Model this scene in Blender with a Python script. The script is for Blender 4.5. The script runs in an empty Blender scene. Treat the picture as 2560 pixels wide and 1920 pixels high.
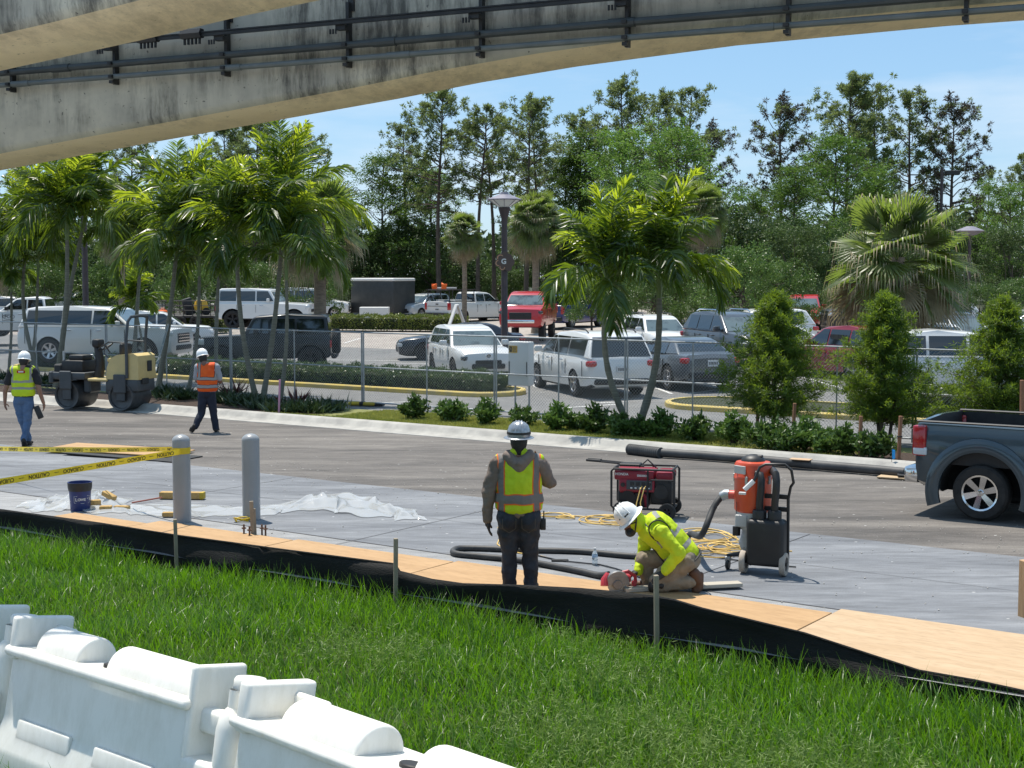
import bpy, bmesh, math, random
import numpy as np
from mathutils import Vector, Matrix, Euler
R = math.radians
random.seed(7); rng = np.random.default_rng(7)
scene = bpy.context.scene
COL = scene.collection

# ------------------------------------------------------------------ camera, sky, sun, exposure
EYE = 3.3; FPX = 3553.0; PITCH = math.atan((960-690)/FPX)
cam_d = bpy.data.cameras.new('camera'); cam = bpy.data.objects.new('camera', cam_d); COL.objects.link(cam)
cam.location = (0, 0, EYE); cam.rotation_euler = (math.pi/2-PITCH, 0, 0)
cam_d.sensor_width = 36; cam_d.lens = 36*FPX/2560; cam_d.clip_start = .1; cam_d.clip_end = 3000
scene.camera = cam
SUN_EL = R(70); SUN_AZ = R(-34)
sunvec = Vector((math.sin(SUN_AZ)*math.cos(SUN_EL), math.cos(SUN_AZ)*math.cos(SUN_EL), math.sin(SUN_EL)))
sl = bpy.data.lights.new('sun', 'SUN'); sl.energy = 5.0; sl.angle = R(.53); sl.color = (1, .94, .84)
so = bpy.data.objects.new('sun', sl); COL.objects.link(so); so.rotation_euler = sunvec.to_track_quat('Z', 'Y').to_euler()
W = bpy.data.worlds.new('World'); scene.world = W; W.use_nodes = True
nt = W.node_tree; nt.nodes.clear()
sky = nt.nodes.new('ShaderNodeTexSky'); sky.sky_type = 'NISHITA'; sky.sun_disc = False
sky.sun_elevation = SUN_EL; sky.sun_rotation = SUN_AZ; sky.altitude = 20; sky.air_density = 1.0; sky.dust_density = .1; sky.ozone_density = 3.6
tc = nt.nodes.new('ShaderNodeTexCoord'); mp = nt.nodes.new('ShaderNodeMapping'); mp.inputs['Scale'].default_value = (1.6, 1.6, 9); mp.inputs['Rotation'].default_value = (0, R(6), 0)
nz = nt.nodes.new('ShaderNodeTexNoise'); nz.inputs['Scale'].default_value = 2.2; nz.inputs['Detail'].default_value = 6; nz.inputs['Roughness'].default_value = .55
cr = nt.nodes.new('ShaderNodeValToRGB'); cr.color_ramp.elements[0].position = .44; cr.color_ramp.elements[1].position = .74
cr.color_ramp.elements[0].color = (0, 0, 0, 1); cr.color_ramp.elements[1].color = (.75, .75, .75, 1)
mx = nt.nodes.new('ShaderNodeMixRGB'); mx.inputs[2].default_value = (6.3, 7.3, 8.3, 1)
bg = nt.nodes.new('ShaderNodeBackground'); bg.inputs[1].default_value = .10; wo = nt.nodes.new('ShaderNodeOutputWorld')
L = nt.links.new
L(tc.outputs['Generated'], mp.inputs[0]); L(mp.outputs[0], nz.inputs[0]); L(nz.outputs[0], cr.inputs[0]); L(cr.outputs[0], mx.inputs[0])
m0 = nt.nodes.new('ShaderNodeMixRGB'); m0.inputs[0].default_value = .45; m0.inputs[2].default_value = (2.9, 5.5, 8.4, 1); L(sky.outputs[0], m0.inputs[1]); L(m0.outputs[0], mx.inputs[1]); L(mx.outputs[0], bg.inputs[0]); L(bg.outputs[0], wo.inputs[0])
scene.view_settings.view_transform = 'Standard'; scene.view_settings.look = 'None'
scene.view_settings.exposure = 0.32; scene.view_settings.gamma = 1
scene.cycles.max_bounces = 8; scene.cycles.transparent_max_bounces = 12

# ------------------------------------------------------------------ layout helpers
# road frame: u runs along the road (right and towards the camera), v across it (away from the camera)
UX, UY, VX, VY = .819, -.573, .573, .819
def uv(u, v, z=0): return Vector((UX*u+VX*v, UY*u+VY*v, z))
def vof(x, y): return VX*x+VY*y
def gz(x, y):
    v = vof(x, y)
    return min(max(0., v-31)*.011, .75)
CP, SP = math.cos(PITCH), math.sin(PITCH)
def ray(px, py):
    a = (px-1280)/FPX; b = (960-py)/FPX
    return Vector((a, CP+b*SP, -SP+b*CP))
def G(px, py, z=None):                 # ground point under a pixel of the photograph
    r = ray(px, py); zz = 0 if z is None else z
    for _ in range(12):
        t = (zz-EYE)/r.z; p = r*t
        if z is None: zz = gz(p.x, p.y)
    return Vector((p.x, p.y, zz))
def D(px, py, d):                      # point under a pixel at depth d
    r = ray(px, py); t = d/r.y
    return Vector((r.x*t, d, EYE+r.z*t))

# ------------------------------------------------------------------ materials
def nodes(name):
    m = bpy.data.materials.new(name); m.use_nodes = True
    return m, m.node_tree, m.node_tree.nodes['Principled BSDF'], m.node_tree.nodes['Material Output']
def mat(name, c, c2=None, sc=4., rough=.6, metal=0., bump=0., bsc=None, coat=0., trans=0., tcol=None, detail=4, stretch=(1,1,1), rvar=0., lo=.35, hi=.65, spec=None, ior=None, glass=0., alpha=1., c3=None, sc3=30., a3=.3):
    m, t, b, o = nodes(name); N = t.nodes.new; K = t.links.new
    b.inputs['Base Color'].default_value = (*c, 1); b.inputs['Roughness'].default_value = rough; b.inputs['Metallic'].default_value = metal
    if coat: b.inputs['Coat Weight'].default_value = coat; b.inputs['Coat Roughness'].default_value = .06
    if spec is not None: b.inputs['Specular IOR Level'].default_value = spec
    if glass: b.inputs['Transmission Weight'].default_value = glass
    if alpha < 1: b.inputs['Alpha'].default_value = alpha
    cur = None
    if c2 or bump:
        tcn = N('ShaderNodeTexCoord'); mpn = N('ShaderNodeMapping'); mpn.inputs['Scale'].default_value = stretch; K(tcn.outputs['Object'], mpn.inputs[0])
    if c2:
        n = N('ShaderNodeTexNoise'); n.inputs['Scale'].default_value = sc; n.inputs['Detail'].default_value = detail; n.inputs['Roughness'].default_value = .62
        K(mpn.outputs[0], n.inputs[0]); r = N('ShaderNodeValToRGB'); r.color_ramp.elements[0].position = lo; r.color_ramp.elements[1].position = hi
        r.color_ramp.elements[0].color = (*c, 1); r.color_ramp.elements[1].color = (*c2, 1); K(n.outputs[0], r.inputs[0]); cur = r.outputs[0]
        if c3:
            n3 = N('ShaderNodeTexNoise'); n3.inputs['Scale'].default_value = sc3; n3.inputs['Detail'].default_value = 5; K(mpn.outputs[0], n3.inputs[0])
            r3 = N('ShaderNodeValToRGB'); r3.color_ramp.elements[0].position = .5; r3.color_ramp.elements[1].position = .72
            r3.color_ramp.elements[0].color = (0,0,0,1); r3.color_ramp.elements[1].color = (a3,a3,a3,1); K(n3.outputs[0], r3.inputs[0])
            m3 = N('ShaderNodeMixRGB'); K(r3.outputs[0], m3.inputs[0]); K(cur, m3.inputs[1]); m3.inputs[2].default_value = (*c3, 1); cur = m3.outputs[0]
    if rvar:
        oi = N('ShaderNodeObjectInfo'); h = N('ShaderNodeHueSaturation'); ma = N('ShaderNodeMapRange'); ma.inputs[3].default_value = 1-rvar; ma.inputs[4].default_value = 1+rvar
        K(oi.outputs['Random'], ma.inputs[0]); K(ma.outputs[0], h.inputs['Value'])
        if cur: K(cur, h.inputs['Color'])
        else: h.inputs['Color'].default_value = (*c, 1)
        cur = h.outputs[0]
    if cur: K(cur, b.inputs['Base Color'])
    if bump:
        n2 = N('ShaderNodeTexNoise'); n2.inputs['Scale'].default_value = bsc or sc*6; n2.inputs['Detail'].default_value = 6; K(mpn.outputs[0], n2.inputs[0])
        bp = N('ShaderNodeBump'); bp.inputs['Strength'].default_value = bump; bp.inputs['Distance'].default_value = .02; K(n2.outputs[0], bp.inputs['Height']); K(bp.outputs[0], b.inputs['Normal'])
    if trans:
        tr = N('ShaderNodeBsdfTranslucent'); ms = N('ShaderNodeMixShader'); ms.inputs[0].default_value = trans
        if tcol: tr.inputs[0].default_value = (*tcol, 1)
        elif cur: K(cur, tr.inputs[0])
        else: tr.inputs[0].default_value = (*c, 1)
        K(b.outputs[0], ms.inputs[1]); K(tr.outputs[0], ms.inputs[2]); K(ms.outputs[0], o.inputs[0])
    return m

# ------------------------------------------------------------------ mesh building
class MB:
    def __init__(s): s.v = []; s.f = []; s.m = []; s.M = Matrix.Identity(4); s.mi = 0
    def at(s, loc=(0,0,0), rot=(0,0,0), sc=1.):
        s.M = Matrix.Translation(Vector(loc)) @ Euler(rot).to_matrix().to_4x4() @ (Matrix.Scale(sc, 4) if not isinstance(sc, (tuple, list)) else Matrix.Diagonal((*sc, 1)))
        return s
    def add(s, vs, fs, mi=None):
        o = len(s.v); M = s.M
        s.v += [tuple(M @ Vector(p)) for p in vs]; s.f += [tuple(i+o for i in f) for f in fs]; s.m += [s.mi if mi is None else mi]*len(fs); return s
    def box(s, c, d, mi=None, rot=None):
        x, y, z = d[0]/2, d[1]/2, d[2]/2
        vs = [Vector((i*x, j*y, k*z)) for i in (-1,1) for j in (-1,1) for k in (-1,1)]
        if rot: E = Euler(rot).to_matrix(); vs = [E @ p for p in vs]
        vs = [p+Vector(c) for p in vs]
        return s.add(vs, [(0,1,3,2),(4,6,7,5),(0,4,5,1),(2,3,7,6),(0,2,6,4),(1,5,7,3)], mi)
    def rbox(s, c, d, r=.02, seg=2, mi=None, rot=None, taper=None):
        bm = bmesh.new(); bmesh.ops.create_cube(bm, size=1); bmesh.ops.scale(bm, vec=d, verts=bm.verts)
        if taper:
            for p in bm.verts:
                if p.co.z > 0: p.co.x *= taper[0]; p.co.y *= taper[1]
        bmesh.ops.bevel(bm, geom=bm.edges[:], offset=min(r, min(d)*.49), segments=seg, profile=.5, affect='EDGES')
        return s.bmadd(bm, c, rot, mi)
    def bmadd(s, bm, c=(0,0,0), rot=None, mi=None):
        E = Euler(rot).to_matrix() if rot else None; bm.verts.index_update()
        vs = [(E @ p.co if E else p.co.copy())+Vector(c) for p in bm.verts]; fs = [tuple(q.index for q in f.verts) for f in bm.faces]; bm.free(); return s.add(vs, fs, mi)
    def tube(s, pts, rad, n=8, caps=True, mi=None, closed=False, flat=1.):
        pts = [Vector(p) for p in pts]; k = len(pts); rad = rad if isinstance(rad, (list, tuple)) else [rad]*k
        vs = []; fs = []; up = None
        for i, p in enumerate(pts):
            a = pts[(i-1) % k] if (i or closed) else p; b = pts[(i+1) % k] if (i < k-1 or closed) else p
            t = (b-a); t = t.normalized() if t.length > 1e-9 else Vector((0,0,1))
            if up is None: up = Vector((0,0,1)) if abs(t.z) < .9 else Vector((0,1,0))
            x = t.cross(up); x = x.normalized() if x.length > 1e-6 else t.orthogonal().normalized(); y = x.cross(t); up = y
            for j in range(n):
                q = 2*math.pi*j/n; vs.append(p+x*math.cos(q)*rad[i]+y*math.sin(q)*rad[i]*flat)
        m = k if closed else k-1
        for i in range(m):
            for j in range(n):
                a = i*n+j; b = i*n+(j+1) % n; c = ((i+1) % k)*n; fs.append((a, b, c+(j+1) % n, c+j))
        if caps and not closed: fs += [tuple(range(n-1, -1, -1)), tuple(range((k-1)*n, k*n))]
        return s.add(vs, fs, mi)
    def cyl(s, a, b, r, r2=None, n=16, caps=True, mi=None): return s.tube([a, b], [r, r if r2 is None else r2], n, caps, mi)
    def lathe(s, prof, n=24, c=(0,0,0), axis='z', mi=None, a0=0., a1=2*math.pi, rot=None):
        vs = []; fs = []; full = abs(a1-a0-2*math.pi) < 1e-6; k = len(prof); nn = n if full else n+1
        for j in range(nn):
            q = a0+(a1-a0)*j/n
            for r, z in prof: vs.append(Vector((r*math.cos(q), r*math.sin(q), z)))
        for j in range(n):
            for i in range(k-1):
                a = j*k+i; b = ((j+1) % nn)*k+i; fs.append((a, b, b+1, a+1))
        if axis == 'x': vs = [Vector((p.z, p.x, p.y)) for p in vs]
        elif axis == 'y': vs = [Vector((p.x, p.z, p.y)) for p in vs]
        if rot: E = Euler(rot).to_matrix(); vs = [E @ p for p in vs]
        return s.add([p+Vector(c) for p in vs], fs, mi)
    def prism(s, poly, h0, h1, axis='z', mi=None):
        n = len(poly); f3 = {'z': lambda p, h: (p[0], p[1], h), 'y': lambda p, h: (p[0], h, p[1]), 'x': lambda p, h: (h, p[0], p[1])}[axis]
        vs = [f3(p, h0) for p in poly]+[f3(p, h1) for p in poly]
        return s.add(vs, [tuple(range(n)), tuple(range(2*n-1, n-1, -1))]+[(i, (i+1) % n, n+(i+1) % n, n+i) for i in range(n)], mi)
    def ell(s, c, r, n=14, m=9, mi=None, rot=None):
        return s.lathe([(max(1e-4, math.cos(a))*1., math.sin(a)) for a in [math.pi*(i/(m-1)-.5) for i in range(m)]], n, (0,0,0), mi=mi) if False else s._ell(c, r, n, m, mi, rot)
    def _ell(s, c, r, n, m, mi, rot):
        r = r if isinstance(r, (tuple, list)) else (r, r, r); vs = []; fs = []; E = Euler(rot).to_matrix() if rot else None
        for i in range(m):
            a = math.pi*(i/(m-1)-.5)
            for j in range(n):
                q = 2*math.pi*j/n; p = Vector((r[0]*math.cos(a)*math.cos(q), r[1]*math.cos(a)*math.sin(q), r[2]*math.sin(a)))
                vs.append((E @ p if E else p)+Vector(c))
        for i in range(m-1):
            for j in range(n): fs.append((i*n+j, i*n+(j+1) % n, (i+1)*n+(j+1) % n, (i+1)*n+j))
        return s.add(vs, fs, mi)
    def cap(s, a, b, ra, rb, n=12, mi=None):            # capsule with two radii
        a = Vector(a); b = Vector(b); t = (b-a); Ln = t.length; t.normalize()
        q = Vector((0,0,1)).rotation_difference(t).to_matrix()
        prof = [(ra*math.cos(x), ra*math.sin(x)) for x in [-math.pi/2+math.pi/2*i/4 for i in range(5)]]
        prof += [(rb*math.cos(x), Ln+rb*math.sin(x)) for x in [math.pi/2*i/4 for i in range(5)]]
        prof = [(max(r, 1e-4), z) for r, z in prof]
        vs = []; k = len(prof)
        for j in range(n):
            w = 2*math.pi*j/n
            for r, z in prof: vs.append(a+q @ Vector((r*math.cos(w), r*math.sin(w), z)))
        fs = [(j*k+i, ((j+1) % n)*k+i, ((j+1) % n)*k+i+1, j*k+i+1) for j in range(n) for i in range(k-1)]
        fs += [tuple(j*k for j in range(n-1, -1, -1)), tuple(j*k+k-1 for j in range(n))]
        return s.add(vs, fs, mi)
    def text(s, txt, size, M, mi=None, ext=.001, bold=0.):
        cu = bpy.data.curves.new('t', 'FONT'); cu.body = txt; cu.size = size; cu.extrude = ext; cu.align_x = 'CENTER'; cu.align_y = 'CENTER'; cu.offset = bold; cu.resolution_u = 3
        ob = bpy.data.objects.new('t', cu); COL.objects.link(ob); dg = bpy.context.evaluated_depsgraph_get(); me = ob.evaluated_get(dg).to_mesh()
        vs = [M @ p.co for p in me.vertices]; fs = [tuple(p.vertices) for p in me.polygons]; ob.evaluated_get(dg).to_mesh_clear()
        bpy.data.objects.remove(ob); bpy.data.curves.remove(cu); return s.add(vs, fs, mi)
    def build(s, name, mats, parent=None, ang=35, recalc=True, smooth=True, loc=None):
        me = bpy.data.meshes.new(name); me.from_pydata(s.v, [], s.f)
        for m in (mats if isinstance(mats, (list, tuple)) else [mats]): me.materials.append(m)
        me.polygons.foreach_set('material_index', s.m)
        if recalc:
            bm = bmesh.new(); bm.from_mesh(me); bmesh.ops.recalc_face_normals(bm, faces=bm.faces); bm.to_mesh(me); bm.free()
        if smooth:
            me.polygons.foreach_set('use_smooth', [True]*len(me.polygons)); me.set_sharp_from_angle(angle=R(ang))
        me.update(); o = bpy.data.objects.new(name, me); COL.objects.link(o); o.parent = parent
        if loc is not None: o.location = loc
        return o
def np_mesh(name, V, F, mats, parent=None, mi=None, smooth=False):
    me = bpy.data.meshes.new(name); V = np.asarray(V, np.float32).reshape(-1, 3); F = np.asarray(F, np.int32); k = F.shape[1]
    me.vertices.add(len(V)); me.vertices.foreach_set('co', V.ravel()); me.loops.add(F.size); me.loops.foreach_set('vertex_index', F.ravel())
    me.polygons.add(len(F)); me.polygons.foreach_set('loop_start', np.arange(len(F), dtype=np.int32)*k); me.polygons.foreach_set('loop_total', np.full(len(F), k, np.int32))
    for m in (mats if isinstance(mats, (list, tuple)) else [mats]): me.materials.append(m)
    if mi is not None: me.polygons.foreach_set('material_index', np.asarray(mi, np.int32))
    if smooth: me.polygons.foreach_set('use_smooth', np.ones(len(F), bool))
    me.update(calc_edges=True); o = bpy.data.objects.new(name, me); COL.objects.link(o); o.parent = parent; return o
def thing(name, label, cat, loc=(0,0,0), rz=0, group=None, sc=1.):
    o = bpy.data.objects.new(name, None); COL.objects.link(o); o.location = loc; o.rotation_euler = (0, 0, rz); o.scale = (sc,)*3; o.empty_display_size = .2
    o['label'] = label; o['category'] = cat
    if group: o['group'] = group
    return o
def tag(o, label, cat, group=None, kind=None):
    if label: o['label'] = label
    if cat: o['category'] = cat
    if group: o['group'] = group
    if kind: o['kind'] = kind
    return o
def struct(o, label=None): o['kind'] = 'structure'; return tag(o, label, None)
def dup(root, loc, rz=0, sc=None, label=None):
    r = root.copy(); COL.objects.link(r); r.location = loc; r.rotation_euler = (0, 0, rz)
    if sc is not None: r.scale = (sc,)*3 if not isinstance(sc, (tuple, list)) else sc
    if label: r['label'] = label
    for ch in list(root.children):
        c = ch.copy(); COL.objects.link(c); c.parent = r
        for g in ch.children: d = g.copy(); COL.objects.link(d); d.parent = c
    return r
def norm(a): return a/np.maximum(np.linalg.norm(a, axis=-1, keepdims=True), 1e-9)
def rdir(n): return norm(rng.normal(size=(n, 3)))
def diamonds(P, A, wd, up=None):        # leaf quads: base P, long axis A, half width wd
    n = len(P); s = np.cross(A, rdir(n) if up is None else up); s = norm(s)*np.reshape(wd, (-1, 1))
    V = np.stack([P, P+A*.45+s, P+A, P+A*.45-s], 1); F = np.arange(4*n).reshape(n, 4); return V.reshape(-1, 3), F
class FB:                               # foliage buffer
    def __init__(s): s.V = []; s.F = []; s.mi = []; s.n = 0
    def add(s, V, F, mi=0): s.V.append(V); s.F.append(F+s.n); s.mi.append(np.full(len(F), mi)); s.n += len(V)
    def build(s, name, mats, parent=None): return np_mesh(name, np.concatenate(s.V), np.concatenate(s.F), mats, parent, np.concatenate(s.mi))
def evald(ob):                          # bake an object's modifiers into a new mesh
    dg = bpy.context.evaluated_depsgraph_get(); me = bpy.data.meshes.new_from_object(ob.evaluated_get(dg)); ob.modifiers.clear(); old = ob.data; ob.data = me; bpy.data.meshes.remove(old); return ob
# ------------------------------------------------------------------ the setting
def asphalt(name, c, c2, streak=True, spk=.0, tint=None):
    m, t, b, o = nodes(name); N = t.nodes.new; K = t.links.new
    tcn = N('ShaderNodeTexCoord'); mp = N('ShaderNodeMapping'); mp.inputs['Rotation'].default_value = (0, 0, R(35)); mp.inputs['Scale'].default_value = (.22, 1.1, 1) if streak else (.6, .6, 1); K(tcn.outputs['Object'], mp.inputs[0])
    n = N('ShaderNodeTexNoise'); n.inputs['Scale'].default_value = .9; n.inputs['Detail'].default_value = 8; n.inputs['Roughness'].default_value = .68; n.inputs['Distortion'].default_value = .6; K(mp.outputs[0], n.inputs[0])
    r = N('ShaderNodeValToRGB'); r.color_ramp.elements[0].position = .36; r.color_ramp.elements[1].position = .66; r.color_ramp.elements[0].color = (*c, 1); r.color_ramp.elements[1].color = (*c2, 1)
    if tint: e = r.color_ramp.elements.new(.52); e.color = (*tint, 1)
    K(n.outputs[0], r.inputs[0])
    f = N('ShaderNodeTexNoise'); f.inputs['Scale'].default_value = 90; f.inputs['Detail'].default_value = 3; K(tcn.outputs['Object'], f.inputs[0])
    mr = N('ShaderNodeMapRange'); mr.inputs[1].default_value = .3; mr.inputs[2].default_value = .7; mr.inputs[3].default_value = .78; mr.inputs[4].default_value = 1.2; K(f.outputs[0], mr.inputs[0])
    mu = N('ShaderNodeMixRGB'); mu.blend_type = 'MULTIPLY'; mu.inputs[0].default_value = 1; K(r.outputs[0], mu.inputs[1]); K(mr.outputs[0], mu.inputs[2]); cur = mu.outputs[0]
    if spk:
        vo = N('ShaderNodeTexVoronoi'); vo.inputs['Scale'].default_value = 4.5; mp2 = N('ShaderNodeMapping'); mp2.inputs['Rotation'].default_value = (0,0,R(35)); mp2.inputs['Scale'].default_value = (.7,1.4,1); K(tcn.outputs['Object'], mp2.inputs[0]); K(mp2.outputs[0], vo.inputs[0])
        lt = N('ShaderNodeMath'); lt.operation = 'LESS_THAN'; lt.inputs[1].default_value = spk; K(vo.outputs['Distance'], lt.inputs[0])
        vc = N('ShaderNodeSeparateColor'); K(vo.outputs['Color'], vc.inputs[0]); gt = N('ShaderNodeMath'); gt.operation = 'GREATER_THAN'; gt.inputs[1].default_value = .45; K(vc.outputs[0], gt.inputs[0])
        mm = N('ShaderNodeMath'); mm.operation = 'MULTIPLY'; K(lt.outputs[0], mm.inputs[0]); K(gt.outputs[0], mm.inputs[1])
        m2 = N('ShaderNodeMixRGB'); K(mm.outputs[0], m2.inputs[0]); K(cur, m2.inputs[1]); m2.inputs[2].default_value = (.6, .6, .58, 1); cur = m2.outputs[0]
    fs_ = N('ShaderNodeTexNoise'); fs_.inputs['Scale'].default_value = 7; fs_.inputs['Detail'].default_value = 6; fs_.inputs['Roughness'].default_value = .75; K(mp.outputs[0], fs_.inputs[0])
    m4 = N('ShaderNodeMapRange'); m4.inputs[1].default_value = .3; m4.inputs[2].default_value = .7; m4.inputs[3].default_value = .72; m4.inputs[4].default_value = 1.25; K(fs_.outputs[0], m4.inputs[0])
    m5 = N('ShaderNodeMixRGB'); m5.blend_type = 'MULTIPLY'; m5.inputs[0].default_value = 1; K(cur, m5.inputs[1]); K(m4.outputs[0], m5.inputs[2]); cur = m5.outputs[0]
    K(cur, b.inputs['Base Color']); b.inputs['Roughness'].default_value = .85; b.inputs['Specular IOR Level'].default_value = .3
    bp = N('ShaderNodeBump'); bp.inputs['Strength'].default_value = .35; bp.inputs['Distance'].default_value = .01; K(f.outputs[0], bp.inputs['Height']); K(bp.outputs[0], b.inputs['Normal'])
    return m
M_road = asphalt('road_asphalt', (.078, .072, .068), (.195, .178, .160), spk=.06, tint=(.134, .122, .112))
M_slab = asphalt('blue_grey_concrete', (.135, .142, .155), (.235, .243, .256), spk=.06, tint=(.182, .190, .204))
M_slab2 = asphalt('pale_grey_concrete', (.22, .222, .225), (.31, .31, .31), spk=.03)
M_lot = asphalt('lot_asphalt', (.15, .15, .15), (.20, .197, .192), streak=False)
M_lot2 = asphalt('faded_lot_asphalt', (.30, .265, .235), (.38, .34, .305), streak=False)
M_line = mat('white_paint', (.72, .72, .70), (.5, .5, .49), sc=6, rough=.7)
M_kerb = mat('kerb_concrete', (.40, .385, .35), (.28, .27, .25), sc=2.5, rough=.85, bump=.2, bsc=40)
M_ykerb = mat('yellow_kerb_paint', (.62, .45, .08), (.42, .34, .15), sc=3, rough=.7)
M_soil = mat('soil_under_grass', (.018, .022, .007), (.035, .042, .012), sc=5, rough=.95)
M_lsoil = mat('thatch_soil', (.15, .165, .045), (.21, .20, .07), sc=4, rough=.95)
M_mulch = mat('mulch', (.022, .013, .009), (.06, .035, .022), sc=18, rough=.95, bump=.8, bsc=60)

def strip(name, u0, u1, v0, v1, z, m, du=4., dv=2., follow=False, label=None):
    us = np.linspace(u0, u1, max(2, int(abs(u1-u0)/du)+1)); vs = np.linspace(v0, v1, max(2, int(abs(v1-v0)/dv)+1)); V = []; F = []
    for v in vs:
        for u in us:
            p = uv(u, v); V.append((p.x, p.y, z+(gz(p.x, p.y) if follow else 0)))
    n = len(us)
    for j in range(len(vs)-1):
        for i in range(n-1): F.append((j*n+i, j*n+i+1, (j+1)*n+i+1, (j+1)*n+i))
    return struct(np_mesh(name, V, F, m, smooth=True), label)
# near bank: falls gently from the silt fence towards the camera; then flat to the horizon
def bankz(v): return .03-.12*min(1., max(0., (v-5.3)/1.2))-.15*min(1., max(0., (v-6.5)/4.8))
GV = [-60, -20, 0, 3, 5.3, 5.9, 6.5, 7.5, 9, 10.5, 11.3, 11.6, 12, 31, 45, 60, 100, 160, 400, 1500]
GU = [-1500, -400, -120, -60, -30, -20, -14, -10, -7, -4, -1, 2, 5, 8, 12, 20, 40, 80, 200, 600, 1500]
V = []; F = []
for v in GV:
    for u in GU:
        p = uv(u, v); z = bankz(v) if v < 11.5 else (-.05 if v < 31 else min((v-31)*.011, .75)-.05); V.append((p.x, p.y, z))
n = len(GU)
for j in range(len(GV)-1):
    for i in range(n-1): F.append((j*n+i, j*n+i+1, (j+1)*n+i+1, (j+1)*n+i))
struct(np_mesh('ground', V, F, M_soil, smooth=True), 'dark soil ground under grass and trees')
strip('concrete_slab', -60, 40, 13.25, 17.0, 0, M_slab, label='blue grey concrete slab of the work area')
strip('concrete_walk', -60, 40, 11.3, 13.236, -.002, M_slab2, label='paler grey concrete margin beside the silt fence')
strip('asphalt_road', -70, 60, 17.004, 23.1, -.006, M_road, label='streaky brown grey asphalt road')
strip('parking_lot', -90, 90, 26.2, 47, .0, M_lot, follow=True, label='grey asphalt of the near parking rows')
strip('far_parking_lot', -140, 140, 47.004, 96, .0, M_lot2, follow=True, label='faded brownish asphalt of the far parking rows')
strip('unseen_bounce_sheet', -40, 30, -40, 4.6, .036, M_slab2, label='unseen pale concrete sheet added for bounce light on the near side of the barriers')  # unseen pale sheet, added to bounce sunlight up onto the beams
# slab joints: narrow dark grooves
mb = MB()
M_joint = mat('dark_joint_filler', (.06, .06, .065), rough=.9)
def lnseg(mb, a, b, w, z, follow=False):
    a = Vector(a); b = Vector(b); t = (b-a); t.z = 0; s = Vector((-t.y, t.x, 0)).normalized()*w/2; n = max(1, int(t.length/4)); vs = []; fs = []
    for i in range(n+1):
        p = a.lerp(b, i/n)
        for q in (p-s, p+s): vs.append((q.x, q.y, z+(gz(q.x, q.y) if follow else 0)))
    for i in range(n): fs.append((2*i, 2*i+1, 2*i+3, 2*i+2))
    mb.add(vs, fs)
for u in (-16.2, -11.7, -7.2, -2.7, 1.8, 6.3):
    lnseg(mb, uv(u, 11.35), uv(u, 16.95), .012, .005)
lnseg(mb, uv(-40, 13.243), uv(30, 13.243), .014, .0055); lnseg(mb, uv(-40, 15.1), uv(30, 15.1), .008, .005)
struct(mb.build('slab_joint', M_joint, smooth=False), 'dark joint grooves across the concrete slab')
# parking stall lines
mb = MB()
for a, b in (((890, 1010), (1040, 1004)), ((1480, 1008), (1570, 1005)), ((1793, 948), (1840, 962)), ((1830, 945), (1840, 944)), ((2010, 944), (2110, 972)), ((1960, 942), (2040, 937)), ((1640, 970), (1680, 985)), ((1310, 950), (1345, 970)), ((1410, 1020), (1560, 1010)),
             ((250, 880), (480, 872)), ((860, 858), (905, 845)), ((960, 908), (1100, 910)), ((820, 900), (1130, 903)), ((1310, 893), (1350, 893)), ((1310, 885), (1360, 884)), ((20, 868), (60, 862)), ((455, 865), (520, 855)), ((1720, 985), (1790, 975)), ((2420, 865), (2560, 868))):
    lnseg(mb, G(*a), G(*b), .11, .006, True)
struct(mb.build('stall_line', M_line, smooth=False), 'white painted stall lines in the parking lot')
# kerb between road and planting strip: rolled gutter profile swept along the road
def sweep(name, prof, path, m, label=None, closed=False, parent=None):
    mb = MB(); k = len(prof); vs = []; fs = []; n = len(path)
    for i, p in enumerate(path):
        p = Vector(p); a = Vector(path[(i-1) % n]) if (i or closed) else p; b = Vector(path[(i+1) % n]) if (i < n-1 or closed) else p
        t = b-a; t.z = 0; t.normalize(); s = Vector((-t.y, t.x, 0))
        for q in prof: vs.append((p.x+s.x*q[0], p.y+s.y*q[0], p.z+q[1]))
    for i in range(n if closed else n-1):
        for j in range(k-1): a = i*k+j; b = ((i+1) % n)*k+j; fs.append((a, b, b+1, a+1))
    mb.add(vs, fs); return mb.build(name, m, parent, ang=40)
path = [uv(u, 23.05) for u in np.arange(-62, 50, 1.)]
struct(sweep('kerb', [(-.12, -.03), (-.11, .004), (.22, .008), (.32, .05), (.38, .125), (.44, .15), (.62, .15), (.64, .02)], path, M_kerb), 'pale concrete roll kerb along the road')
strip('planting_strip', -70, 60, 23.66, 26.25, .05, M_lsoil, du=3, dv=.6, label='soil of the planting strip behind the kerb')
strip('mulch_bed', -11.2, 60, 23.75, 25.4, .062, M_mulch, label='dark mulch bed under the shrubs')
strip('mulch_bed', -70, -23, 23.7, 25.9, .062, M_mulch, label='dark mulch bed under the palms')
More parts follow.
